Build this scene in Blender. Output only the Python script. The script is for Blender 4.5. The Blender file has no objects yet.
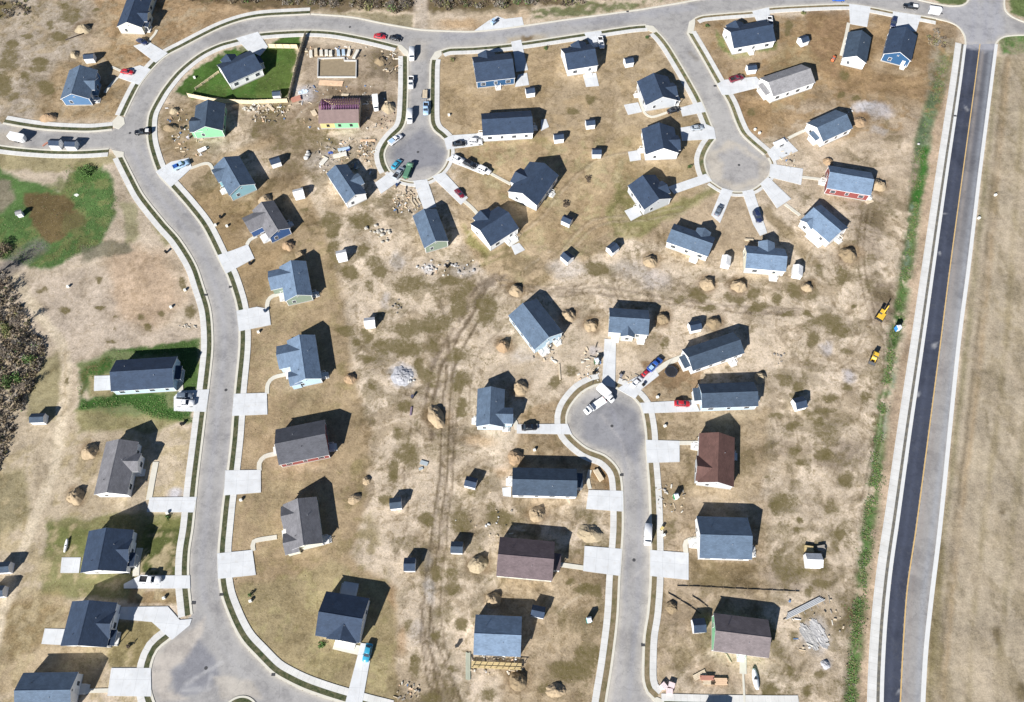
import bpy, math, random
import numpy as np
from mathutils import Vector, Matrix

random.seed(7)
RNG = np.random.default_rng(7)
scene = bpy.context.scene
COL = scene.collection
R = math.radians

# ------------------------------------------------------------------ camera model
CAM_H, TILT, FPX = 214.0, R(26.3), 796.0
ST, CT = math.sin(TILT), math.cos(TILT)

def G(px, py, z=0.0):
    """photo pixel -> point of the world on the level plane z"""
    dx, dy = (px - 512.0) / FPX, (351.0 - py) / FPX
    ry, rz = ST + dy * CT, -CT + dy * ST
    s = (z - CAM_H) / rz
    return Vector((dx * s, ry * s, z))

def g2(px, py):
    p = G(px, py)
    return np.array((p.x, p.y))

def to_px(x, y):
    d = np.maximum(y * ST + CAM_H * CT, 25.0)
    return 512 + FPX * x / d, 351 - FPX * (y * CT - CAM_H * ST) / d

def heading(px, py, deg, z=0.0):
    a, b = G(px, py, z), G(px + 4 * math.cos(R(deg)), py + 4 * math.sin(R(deg)), z)
    return math.atan2(b.y - a.y, b.x - a.x)

# ------------------------------------------------------------------ colours and materials
KSUN = 1.32
def lin(c):
    c = c / 255.0
    return c / 12.92 if c <= 0.04045 else ((c + 0.055) / 1.055) ** 2.4
def alb(r, g, b, k=KSUN):
    return tuple(min(0.82, lin(v) / k) for v in (r, g, b))

MATS = {}
def nodes_of(name):
    m = bpy.data.materials.new(name); m.use_nodes = True
    nt = m.node_tree
    b = nt.nodes['Principled BSDF']
    b.inputs['Specular IOR Level'].default_value = 0.25
    return m, nt, b

def N(nt, typ, **kw):
    n = nt.nodes.new(typ)
    for k, v in kw.items():
        if k in n.inputs: n.inputs[k].default_value = v
        else: setattr(n, k, v)
    return n

def mat(name, rgb, rough=0.8, var=0.12, scale=1.2, fine=14.0, bump=0.0, metal=0.0, spec=0.25, coords='Object'):
    """plain surface with two scales of tone variation"""
    if name in MATS: return MATS[name]
    m, nt, b = nodes_of(name); L = nt.links.new
    b.inputs['Roughness'].default_value = rough
    b.inputs['Metallic'].default_value = metal
    b.inputs['Specular IOR Level'].default_value = spec
    tc = N(nt, 'ShaderNodeTexCoord')
    n1 = N(nt, 'ShaderNodeTexNoise', Scale=scale, Detail=3.0)
    n2 = N(nt, 'ShaderNodeTexNoise', Scale=fine, Detail=2.0)
    L(tc.outputs[coords], n1.inputs['Vector']); L(tc.outputs[coords], n2.inputs['Vector'])
    ad = N(nt, 'ShaderNodeMath', operation='ADD'); L(n1.outputs['Fac'], ad.inputs[0]); L(n2.outputs['Fac'], ad.inputs[1])
    mr = N(nt, 'ShaderNodeMapRange'); mr.inputs['From Min'].default_value = 0.6; mr.inputs['From Max'].default_value = 1.4
    mr.inputs['To Min'].default_value = 1 - var; mr.inputs['To Max'].default_value = 1 + var
    L(ad.outputs[0], mr.inputs['Value'])
    mx = N(nt, 'ShaderNodeMix', data_type='RGBA', blend_type='MULTIPLY'); mx.inputs[0].default_value = 1.0
    mx.inputs[6].default_value = (*rgb, 1); L(mr.outputs[0], mx.inputs[7]); L(mx.outputs[2], b.inputs['Base Color'])
    if bump:
        bp = N(nt, 'ShaderNodeBump', Strength=bump, Distance=0.05); L(n2.outputs['Fac'], bp.inputs['Height']); L(bp.outputs[0], b.inputs['Normal'])
    MATS[name] = m
    return m

def shingle(name, rgb):
    """asphalt shingles: courses down the slope, tabs of slightly different tone, slight weathering"""
    if name in MATS: return MATS[name]
    m, nt, b = nodes_of(name); L = nt.links.new
    b.inputs['Roughness'].default_value = 0.82
    b.inputs['Specular IOR Level'].default_value = 0.3
    tc = N(nt, 'ShaderNodeTexCoord')
    br = N(nt, 'ShaderNodeTexBrick', Scale=1.0)
    br.inputs['Brick Width'].default_value = 0.6; br.inputs['Row Height'].default_value = 0.3; br.inputs['Mortar Size'].default_value = 0.012
    k = lambda f: tuple(min(0.8, c * f) for c in rgb) + (1,)
    br.inputs['Color1'].default_value = k(0.9); br.inputs['Color2'].default_value = k(1.13); br.inputs['Mortar'].default_value = k(0.62)
    L(tc.outputs['Object'], br.inputs['Vector'])
    n1 = N(nt, 'ShaderNodeTexNoise', Scale=0.45, Detail=4.0); L(tc.outputs['Object'], n1.inputs['Vector'])
    mr = N(nt, 'ShaderNodeMapRange'); mr.inputs['From Min'].default_value = 0.3; mr.inputs['From Max'].default_value = 0.7
    mr.inputs['To Min'].default_value = 0.86; mr.inputs['To Max'].default_value = 1.14; L(n1.outputs['Fac'], mr.inputs['Value'])
    mx = N(nt, 'ShaderNodeMix', data_type='RGBA', blend_type='MULTIPLY'); mx.inputs[0].default_value = 1.0
    L(br.outputs['Color'], mx.inputs[6]); L(mr.outputs[0], mx.inputs[7]); L(mx.outputs[2], b.inputs['Base Color'])
    MATS[name] = m
    return m

def siding(name, rgb):
    """lap siding: a shallow step every 18 cm"""
    if name in MATS: return MATS[name]
    m, nt, b = nodes_of(name); L = nt.links.new
    b.inputs['Roughness'].default_value = 0.6
    tc = N(nt, 'ShaderNodeTexCoord')
    w = N(nt, 'ShaderNodeTexWave', bands_direction='Z', wave_profile='SAW', Scale=0.9); L(tc.outputs['Object'], w.inputs['Vector'])
    bp = N(nt, 'ShaderNodeBump', Strength=0.5, Distance=0.02); L(w.outputs['Fac'], bp.inputs['Height']); L(bp.outputs[0], b.inputs['Normal'])
    n1 = N(nt, 'ShaderNodeTexNoise', Scale=0.8, Detail=4.0); L(tc.outputs['Object'], n1.inputs['Vector'])
    mr = N(nt, 'ShaderNodeMapRange'); mr.inputs['To Min'].default_value = 0.88; mr.inputs['To Max'].default_value = 1.1; L(n1.outputs['Fac'], mr.inputs['Value'])
    mx = N(nt, 'ShaderNodeMix', data_type='RGBA', blend_type='MULTIPLY'); mx.inputs[0].default_value = 1.0
    mx.inputs[6].default_value = (*rgb, 1); L(mr.outputs[0], mx.inputs[7]); L(mx.outputs[2], b.inputs['Base Color'])
    MATS[name] = m
    return m

def attr_ground(name, attr='soil', var=0.2, rough=0.95, weeds=True, cracks=False, bump=0.5):
    """ground: its own colour map (soil, turf, gravel) broken up by procedural grain and weed tufts"""
    m, nt, b = nodes_of(name); L = nt.links.new
    b.inputs['Roughness'].default_value = rough; b.inputs['Specular IOR Level'].default_value = 0.1
    at = N(nt, 'ShaderNodeAttribute', attribute_name=attr)
    tc = N(nt, 'ShaderNodeTexCoord')
    def noise(s, d=4.0, rgh=0.6):
        n = N(nt, 'ShaderNodeTexNoise', Scale=s, Detail=d, Roughness=rgh); L(tc.outputs['Object'], n.inputs['Vector']); return n
    a, c, e = noise(0.09, 5.0), noise(0.55, 6.0, 0.75), noise(1.9, 5.0, 0.8)
    s1 = N(nt, 'ShaderNodeMath', operation='ADD'); L(a.outputs['Fac'], s1.inputs[0]); L(c.outputs['Fac'], s1.inputs[1])
    s2 = N(nt, 'ShaderNodeMath', operation='ADD'); L(s1.outputs[0], s2.inputs[0]); L(e.outputs['Fac'], s2.inputs[1])
    mr = N(nt, 'ShaderNodeMapRange'); mr.inputs['From Min'].default_value = 1.05; mr.inputs['From Max'].default_value = 1.95
    mr.inputs['To Min'].default_value = 1 - var; mr.inputs['To Max'].default_value = 1 + var; L(s2.outputs[0], mr.inputs['Value'])
    mx = N(nt, 'ShaderNodeMix', data_type='RGBA', blend_type='MULTIPLY'); mx.inputs[0].default_value = 1.0
    L(at.outputs['Color'], mx.inputs[6]); L(mr.outputs[0], mx.inputs[7])
    last = mx
    if weeds:
        # weathering of the open soil: damp grey-brown drifts and a pale dry crust, as strong as the sheet's 'worked' value says
        wk = N(nt, 'ShaderNodeAttribute', attribute_name='worked')
        for sc_, off_, lo_, hi_, colr in ((.075, 0, .50, .57, (.66, .64, .59)), (.11, 40, .52, .60, (1.20, 1.21, 1.24)), (.42, 80, .54, .60, (.70, .68, .62)), (1.3, 20, .55, .63, (.74, .72, .66)), (.9, 60, .57, .64, (1.16, 1.16, 1.17))):
            mp = N(nt, 'ShaderNodeMapping'); mp.inputs['Location'].default_value = (off_, off_ * .7, 0); L(tc.outputs['Object'], mp.inputs['Vector'])
            nn = N(nt, 'ShaderNodeTexNoise', Scale=sc_, Detail=11.0, Roughness=.66, Distortion=.6); L(mp.outputs[0], nn.inputs['Vector'])
            rr_ = N(nt, 'ShaderNodeMapRange'); rr_.inputs['From Min'].default_value = lo_; rr_.inputs['From Max'].default_value = hi_; L(nn.outputs['Fac'], rr_.inputs['Value'])
            mu = N(nt, 'ShaderNodeMath', operation='MULTIPLY'); L(rr_.outputs[0], mu.inputs[0]); L(wk.outputs['Fac'], mu.inputs[1])
            mm = N(nt, 'ShaderNodeMix', data_type='RGBA', blend_type='MULTIPLY'); L(mu.outputs[0], mm.inputs[0]); L(last.outputs[2], mm.inputs[6]); mm.inputs[7].default_value = (*colr, 1); last = mm
        wd = N(nt, 'ShaderNodeAttribute', attribute_name='weed')
        t, t2 = noise(0.13, 8.0, 0.7), noise(1.1, 6.0, 0.75)
        av = N(nt, 'ShaderNodeMix', data_type='FLOAT'); av.inputs[0].default_value = .52; L(t.outputs['Fac'], av.inputs[2]); L(t2.outputs['Fac'], av.inputs[3])
        th = N(nt, 'ShaderNodeMath', operation='ADD'); L(av.outputs[0], th.inputs[0]); L(wd.outputs['Fac'], th.inputs[1])
        r2 = N(nt, 'ShaderNodeMapRange'); r2.inputs['From Min'].default_value = 0.96; r2.inputs['From Max'].default_value = 1.07; r2.inputs['To Max'].default_value = 0.88
        L(th.outputs[0], r2.inputs['Value'])
        hue0 = noise(0.5, 5.0, 0.75); hue = N(nt, 'ShaderNodeMapRange'); hue.inputs['From Min'].default_value = .35; hue.inputs['From Max'].default_value = .65; L(hue0.outputs['Fac'], hue.inputs['Value'])
        wc = N(nt, 'ShaderNodeMix', data_type='RGBA'); L(hue.outputs[0], wc.inputs[0])
        wc.inputs[6].default_value = (*alb(100, 91, 50), 1); wc.inputs[7].default_value = (*alb(130, 117, 86), 1)
        m2 = N(nt, 'ShaderNodeMix', data_type='RGBA'); L(r2.outputs[0], m2.inputs[0]); L(last.outputs[2], m2.inputs[6]); L(wc.outputs[2], m2.inputs[7])
        # scattered pale clods and pebbles
        v = N(nt, 'ShaderNodeTexVoronoi', Scale=1.3); L(tc.outputs['Object'], v.inputs['Vector'])
        r3 = N(nt, 'ShaderNodeMapRange'); r3.inputs['From Min'].default_value = 0.10; r3.inputs['From Max'].default_value = 0.16
        r3.inputs['To Min'].default_value = 0.35; r3.inputs['To Max'].default_value = 0.0; L(v.outputs['Distance'], r3.inputs['Value'])
        m3 = N(nt, 'ShaderNodeMix', data_type='RGBA'); L(r3.outputs[0], m3.inputs[0]); L(m2.outputs[2], m3.inputs[6]); m3.inputs[7].default_value = (*alb(205, 190, 165), 1)
        last = m3
    if cracks:
        for off_, amt in ((3.0, .80), (17.0, .86)):   # wear and patching in large ragged areas
            mp = N(nt, 'ShaderNodeMapping'); mp.inputs['Location'].default_value = (off_, off_, 0); L(tc.outputs['Object'], mp.inputs['Vector'])
            nn = N(nt, 'ShaderNodeTexNoise', Scale=.06 if off_ < 5 else .3, Detail=10.0, Roughness=.7); L(mp.outputs[0], nn.inputs['Vector'])
            rr_ = N(nt, 'ShaderNodeMapRange'); rr_.inputs['From Min'].default_value = .5; rr_.inputs['From Max'].default_value = .6; L(nn.outputs['Fac'], rr_.inputs['Value'])
            mm = N(nt, 'ShaderNodeMix', data_type='RGBA', blend_type='MULTIPLY'); L(rr_.outputs[0], mm.inputs[0]); L(last.outputs[2], mm.inputs[6]); mm.inputs[7].default_value = (amt, amt, amt + .01, 1); last = mm
        wn = noise(.5, 3.0); wv = N(nt, 'ShaderNodeMix', data_type='VECTOR'); wv.inputs[0].default_value = .25; L(tc.outputs['Object'], wv.inputs[4]); sc = N(nt, 'ShaderNodeVectorMath', operation='SCALE'); sc.inputs['Scale'].default_value = 2.5; L(wn.outputs['Color'], sc.inputs[0])
        ad = N(nt, 'ShaderNodeVectorMath', operation='ADD'); L(tc.outputs['Object'], ad.inputs[0]); L(sc.outputs[0], ad.inputs[1])
        vo = N(nt, 'ShaderNodeTexVoronoi', feature='DISTANCE_TO_EDGE', Scale=.11); L(ad.outputs[0], vo.inputs['Vector'])
        rc = N(nt, 'ShaderNodeMapRange'); rc.inputs['From Min'].default_value = .003; rc.inputs['From Max'].default_value = .010; rc.inputs['To Min'].default_value = .2; rc.inputs['To Max'].default_value = 0; L(vo.outputs['Distance'], rc.inputs['Value'])
        mc = N(nt, 'ShaderNodeMix', data_type='RGBA'); L(rc.outputs[0], mc.inputs[0]); L(last.outputs[2], mc.inputs[6]); mc.inputs[7].default_value = (.10, .10, .105, 1)
        oi = noise(.25, 8.0, .8); ro = N(nt, 'ShaderNodeMapRange'); ro.inputs['From Min'].default_value = .55; ro.inputs['From Max'].default_value = .75; ro.inputs['To Max'].default_value = .35; L(oi.outputs['Fac'], ro.inputs['Value'])
        mo = N(nt, 'ShaderNodeMix', data_type='RGBA'); L(ro.outputs[0], mo.inputs[0]); L(mc.outputs[2], mo.inputs[6]); mo.inputs[7].default_value = (.16, .16, .165, 1); last = mo
    L(last.outputs[2], b.inputs['Base Color'])
    if bump:
        bp = N(nt, 'ShaderNodeBump', Strength=bump, Distance=0.25); L(s2.outputs[0], bp.inputs['Height']); L(bp.outputs[0], b.inputs['Normal'])
    MATS[name] = m
    return m

def concrete(name, rgb, panel=1.6):
    """slab concrete: panels cut every 'panel' metres along the UV, each with its own tone, stains"""
    m, nt, b = nodes_of(name); L = nt.links.new
    b.inputs['Roughness'].default_value = 0.85
    uv = N(nt, 'ShaderNodeUVMap'); tc = N(nt, 'ShaderNodeTexCoord')
    br = N(nt, 'ShaderNodeTexBrick', Scale=1.0, offset=0.0)
    br.inputs['Brick Width'].default_value = panel; br.inputs['Row Height'].default_value = panel * 1.2; br.inputs['Mortar Size'].default_value = 0.03
    k = lambda f: tuple(min(0.82, c * f) for c in rgb) + (1,)
    br.inputs['Color1'].default_value = k(0.97); br.inputs['Color2'].default_value = k(1.02); br.inputs['Mortar'].default_value = k(0.72)
    L(uv.outputs[0], br.inputs['Vector'])
    n1 = N(nt, 'ShaderNodeTexNoise', Scale=0.35, Detail=6.0); L(tc.outputs['Object'], n1.inputs['Vector'])
    mr = N(nt, 'ShaderNodeMapRange'); mr.inputs['From Min'].default_value = 0.3; mr.inputs['From Max'].default_value = 0.7
    mr.inputs['To Min'].default_value = 0.9; mr.inputs['To Max'].default_value = 1.06; L(n1.outputs['Fac'], mr.inputs['Value'])
    mx = N(nt, 'ShaderNodeMix', data_type='RGBA', blend_type='MULTIPLY'); mx.inputs[0].default_value = 1.0
    L(br.outputs['Color'], mx.inputs[6]); L(mr.outputs[0], mx.inputs[7])
    n2 = N(nt, 'ShaderNodeTexNoise', Scale=0.8, Detail=7.0, Roughness=.75); L(tc.outputs['Object'], n2.inputs['Vector'])
    r2 = N(nt, 'ShaderNodeMapRange'); r2.inputs['From Min'].default_value = .52; r2.inputs['From Max'].default_value = .75; r2.inputs['To Max'].default_value = .4; L(n2.outputs['Fac'], r2.inputs['Value'])
    st = N(nt, 'ShaderNodeMix', data_type='RGBA'); L(r2.outputs[0], st.inputs[0]); L(mx.outputs[2], st.inputs[6]); st.inputs[7].default_value = (.40, .35, .28, 1)
    L(st.outputs[2], b.inputs['Base Color'])
    MATS[name] = m
    return m

def patchy(name, c1, c2, scale=.6, lo=.45, hi=.58):
    """thin turf: two tones in ragged patches"""
    m, nt, b = nodes_of(name); L = nt.links.new
    b.inputs['Roughness'].default_value = .95; b.inputs['Specular IOR Level'].default_value = .1
    tc = N(nt, 'ShaderNodeTexCoord'); n = N(nt, 'ShaderNodeTexNoise', Scale=scale, Detail=7.0, Roughness=.75); L(tc.outputs['Object'], n.inputs['Vector'])
    r = N(nt, 'ShaderNodeMapRange'); r.inputs['From Min'].default_value = lo; r.inputs['From Max'].default_value = hi; L(n.outputs['Fac'], r.inputs['Value'])
    x = N(nt, 'ShaderNodeMix', data_type='RGBA'); L(r.outputs[0], x.inputs[0]); x.inputs[6].default_value = (*c1, 1); x.inputs[7].default_value = (*c2, 1); L(x.outputs[2], b.inputs['Base Color'])
    bp = N(nt, 'ShaderNodeBump', Strength=.6, Distance=.1); L(n.outputs['Fac'], bp.inputs['Height']); L(bp.outputs[0], b.inputs['Normal'])
    MATS[name] = m
    return m

# ------------------------------------------------------------------ objects
def tag(o, label=None, cat=None, group=None, kind=None):
    if label: o['label'] = label
    if cat: o['category'] = cat
    if group: o['group'] = group
    if kind: o['kind'] = kind
    return o

def empty(name, loc, rz=0.0, label=None, cat=None, group=None):
    o = bpy.data.objects.new(name, None); COL.objects.link(o)
    o.location = loc; o.rotation_euler = (0, 0, rz); o.empty_display_size = 0.5
    return tag(o, label, cat, group)

class MB:
    """collects faces, then links them as ONE mesh object"""
    def __init__(s): s.v, s.f, s.m = [], [], []
    def add(s, vs, fs, m=0):
        o = len(s.v); s.v += [tuple(p) for p in vs]
        for q in fs: s.f.append(tuple(o + i for i in q)); s.m.append(m)
        return s
    def box(s, x0, x1, y0, y1, z0, z1, m=0):
        v = [(x, y, z) for z in (z0, z1) for y in (y0, y1) for x in (x0, x1)]
        return s.add(v, [(0, 2, 3, 1), (4, 5, 7, 6), (0, 1, 5, 4), (2, 6, 7, 3), (0, 4, 6, 2), (1, 3, 7, 5)], m)
    def obox(s, c, ux, L, W, z0, z1, m=0):
        """box of length L along angle ux"""
        ca, sa = math.cos(ux), math.sin(ux)
        v = []
        for z in (z0, z1):
            for y in (-W / 2, W / 2):
                for x in (-L / 2, L / 2): v.append((c[0] + x * ca - y * sa, c[1] + x * sa + y * ca, z))
        return s.add(v, [(0, 2, 3, 1), (4, 5, 7, 6), (0, 1, 5, 4), (2, 6, 7, 3), (0, 4, 6, 2), (1, 3, 7, 5)], m)
    def tube(s, a, b, r0, r1=None, n=8, m=0, caps=True):
        r1 = r0 if r1 is None else r1
        a, b = Vector(a), Vector(b); d = (b - a).normalized()
        t = d.orthogonal().normalized(); w = d.cross(t)
        vs = []
        for p, r in ((a, r0), (b, r1)):
            for i in range(n):
                an = 2 * math.pi * i / n
                vs.append(p + (t * math.cos(an) + w * math.sin(an)) * r)
        fs = [(i, (i + 1) % n, n + (i + 1) % n, n + i) for i in range(n)]
        if caps: fs += [tuple(range(n - 1, -1, -1)), tuple(range(n, 2 * n))]
        return s.add(vs, fs, m)
    def prism(s, poly, z0, z1, m=0, mside=None):
        """vertical extrusion of an outline [(x,y)] given counter-clockwise"""
        n = len(poly)
        a = sum(poly[i][0] * poly[(i + 1) % n][1] - poly[(i + 1) % n][0] * poly[i][1] for i in range(n))
        if a < 0: poly = poly[::-1]
        vs = [(p[0], p[1], z0) for p in poly] + [(p[0], p[1], z1) for p in poly]
        s.add(vs, [tuple(range(n, 2 * n))], m)
        return s.add(vs, [(i, (i + 1) % n, n + (i + 1) % n, n + i) for i in range(n)], m if mside is None else mside)
    def loft(s, secs, m=0, caps=True):
        """rings of equal length joined in order"""
        n = len(secs[0]); vs = [p for q in secs for p in q]; fs = []
        for k in range(len(secs) - 1):
            for i in range(n):
                fs.append((k * n + i, k * n + (i + 1) % n, (k + 1) * n + (i + 1) % n, (k + 1) * n + i))
        if caps: fs += [tuple(range(n - 1, -1, -1)), tuple((len(secs) - 1) * n + i for i in range(n))]
        return s.add(vs, fs, m)
    def build(s, name, mats, parent=None, smooth=False, loc=None, rz=0.0):
        me = bpy.data.meshes.new(name); me.from_pydata(s.v, [], s.f)
        if not isinstance(mats, (list, tuple)): mats = [mats]
        for q in mats: me.materials.append(q)
        me.polygons.foreach_set('material_index', s.m)
        if smooth: me.polygons.foreach_set('use_smooth', [True] * len(s.f))
        me.update()
        o = bpy.data.objects.new(name, me); COL.objects.link(o)
        if parent: o.parent = parent
        if loc is not None: o.location = loc; o.rotation_euler = (0, 0, rz)
        return o

def children(o): return [c for c in COL.objects if c.parent == o]
def copy_tree(o, kids):
    """kids: {name of an object: its children}"""
    c = o.copy(); COL.objects.link(c)
    for ch in kids.get(o.name, []):
        d = copy_tree(ch, kids); d.parent = c
    return c
def kid_map():
    k = {}
    for o in COL.objects:
        if o.parent: k.setdefault(o.parent.name, []).append(o)
    return k

# ------------------------------------------------------------------ noise (numpy value noise)
_T = RNG.random((256, 256))
def vnoise(x, y):
    xi, yi = np.floor(x).astype(int), np.floor(y).astype(int); fx, fy = x - xi, y - yi
    fx, fy = fx * fx * (3 - 2 * fx), fy * fy * (3 - 2 * fy)
    a, b = _T[yi & 255, xi & 255], _T[yi & 255, (xi + 1) & 255]
    c, d = _T[(yi + 1) & 255, xi & 255], _T[(yi + 1) & 255, (xi + 1) & 255]
    return (a * (1 - fx) + b * fx) * (1 - fy) + (c * (1 - fx) + d * fx) * fy
def fbm(x, y, o=4):
    s, a, t = 0, 1.0, 0
    for i in range(o):
        s = s + a * vnoise(x * 2 ** i + 17.3 * i, y * 2 ** i + 9.1 * i); t += a; a *= 0.55
    return s / t

def crom(pts, step=1.5, closed=False):
    """Catmull-Rom through world points, resampled about every step metres"""
    P = [np.array(p, float) for p in pts]
    if not closed: P = [2 * P[0] - P[1]] + P + [2 * P[-1] - P[-2]]
    else: P = [P[-1]] + P + [P[0], P[1]]
    out = []
    for i in range(1, len(P) - 2):
        d = np.linalg.norm(P[i + 1] - P[i]); n = max(1, int(d / step))
        for k in range(n):
            t = k / n
            # centripetal-ish tangents limited by the segment length
            t0, t1 = (P[i + 1] - P[i - 1]) / 2, (P[i + 2] - P[i]) / 2
            l0, l1 = np.linalg.norm(t0), np.linalg.norm(t1)
            if l0 > d: t0 = t0 * d / l0
            if l1 > d: t1 = t1 * d / l1
            out.append((2 * t**3 - 3 * t**2 + 1) * P[i] + (t**3 - 2 * t**2 + t) * t0 + (-2 * t**3 + 3 * t**2) * P[i + 1] + (t**3 - t**2) * t1)
    if not closed: out.append(P[-2])
    return np.array(out)

def inside(poly, x, y):
    """vectorised point-in-polygon"""
    r = np.zeros(x.shape, bool); n = len(poly)
    for i in range(n):
        x0, y0 = poly[i]; x1, y1 = poly[(i + 1) % n]
        if y0 == y1: continue
        c = ((y0 > y) != (y1 > y)) & (x < (x1 - x0) * (y - y0) / (y1 - y0) + x0)
        r ^= c
    return r
def seg_dist(pl, x, y):
    d = np.full(x.shape, 1e9)
    for (x0, y0), (x1, y1) in zip(pl[:-1], pl[1:]):
        ex, ey = x1 - x0, y1 - y0
        t = np.clip(((x - x0) * ex + (y - y0) * ey) / (ex * ex + ey * ey + 1e-9), 0, 1)
        d = np.minimum(d, np.hypot(x - x0 - t * ex, y - y0 - t * ey))
    return d
# ------------------------------------------------------------------ the ground sheet and its colour map
class Paint:
    """colour map of a sheet: areas of soil, turf, gravel laid over each other, each with a ragged edge"""
    def __init__(s, x, y, base):
        s.x, s.y = x, y
        s.px, s.py = to_px(x, y)
        w = 5.0
        s.wx = s.px + (fbm(x / 5.0, y / 5.0) - 0.5) * 2 * w + (fbm(x / 1.4, y / 1.4, 2) - .5) * 3
        s.wy = s.py + (fbm(x / 5.0 + 50, y / 5.0 + 80) - 0.5) * 2 * w + (fbm(x / 1.4 + 9, y / 1.4 + 3, 2) - .5) * 3
        s.c = np.empty((len(x), 3)); s.c[:] = base
        s.w = np.full(len(x), 0.435)
        s.k = np.full(len(x), .5)
        s.n = fbm(x / 7.0 + 30, y / 7.0 + 11, 5)
        s.n2 = fbm(x / 2.2 + 3, y / 2.2 + 21, 4)
    def mix(s, idx, col, a, weed=None):
        a = np.clip(a, 0, 1)[:, None]
        s.c[idx] = s.c[idx] * (1 - a) + np.array(col) * a
        if weed is not None: s.w[idx] = s.w[idx] * (1 - a[:, 0]) + weed * a[:, 0]
    def box(s, x0, y0, x1, y1, pad):
        return np.nonzero((s.px > x0 - pad) & (s.px < x1 + pad) & (s.py > y0 - pad) & (s.py < y1 + pad))[0]
    def poly(s, pts, col, a=1.0, feather=3.0, weed=None, warp=True, thr=None, spread=0.12):
        xs, ys = [p[0] for p in pts], [p[1] for p in pts]
        i = s.box(min(xs), min(ys), max(xs), max(ys), 14)
        X, Y = (s.wx[i], s.wy[i]) if warp else (s.px[i], s.py[i])
        ins = inside(pts, X, Y); d = seg_dist(list(pts) + [pts[0]], X, Y)
        k = np.clip(0.5 + np.where(ins, d, -d) / (1.0 * feather), 0, 1) * a
        if thr is not None: k = k * np.clip((s.n2[i] * 0.5 + s.n[i] * 0.5 - thr) / spread + 0.5, 0, 1)
        s.mix(i, col, k, weed)
    def blob(s, cx, cy, rx, ry, col, a=1.0, soft=0.35, weed=None, ang=0.0, thr=None, wa=None):
        i = s.box(cx - rx * 1.6, cy - ry * 1.6, cx + rx * 1.6, cy + ry * 1.6, max(rx, ry))
        dx, dy = s.wx[i] - cx, s.wy[i] - cy
        ca, sa = math.cos(R(ang)), math.sin(R(ang))
        r = np.hypot((dx * ca + dy * sa) / rx, (-dx * sa + dy * ca) / ry)
        k = np.clip((1 + soft - r) / (2 * soft), 0, 1) * a
        if thr is not None: k = k * np.clip((s.n2[i] - thr) / 0.15 + 0.5, 0, 1)
        if wa is not None:
            kw = np.clip(k / a, 0, 1); s.w[i] = s.w[i] * (1 - kw * wa) + weed * kw * wa; weed = None
        s.mix(i, col, k, weed)
    def line(s, pts, width, col, a=1.0, weed=None, soft=1.0, thr=None, warp=0.5):
        pts = [tuple(q) for q in crom(pts, 6)]
        xs, ys = [p[0] for p in pts], [p[1] for p in pts]
        i = s.box(min(xs), min(ys), max(xs), max(ys), width + 8)
        X = s.px[i] * (1 - warp) + s.wx[i] * warp; Y = s.py[i] * (1 - warp) + s.wy[i] * warp
        d = seg_dist(pts, X, Y)
        k = np.clip((width / 2 + soft - d) / (2 * soft), 0, 1) * a
        if thr is not None: k = k * np.clip((s.n2[i] - thr) / 0.15 + 0.5, 0, 1)
        s.mix(i, col, k, weed)
    def store(s, me):
        for nm, data, dim in (('soil', s.c, 4), ('weed', s.w, 1), ('worked', s.k, 1)):
            if dim == 4:
                at = me.attributes.new(nm, 'FLOAT_COLOR', 'POINT')
                at.data.foreach_set('color', np.concatenate([s.c, np.ones((len(s.c), 1))], 1).astype(np.float32).ravel())
            else:
                at = me.attributes.new(nm, 'FLOAT', 'POINT'); at.data.foreach_set('value', data.astype(np.float32))

PALE = alb(212, 194, 165); DUST = alb(206, 194, 172); TAN = alb(178, 155, 120); BROWN = alb(152, 120, 80)
OLIVE = alb(118, 106, 68); TRACK = alb(140, 124, 102); STRAW = alb(168, 153, 108); GREEN = alb(74, 110, 38); DKGREEN = alb(54, 98, 30)
GREY = alb(184, 171, 150); FIELD = alb(184, 170, 142); ORANGE = alb(190, 150, 106); GRAVEL = alb(196, 196, 196)
VIV = alb(62, 122, 38)

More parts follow.
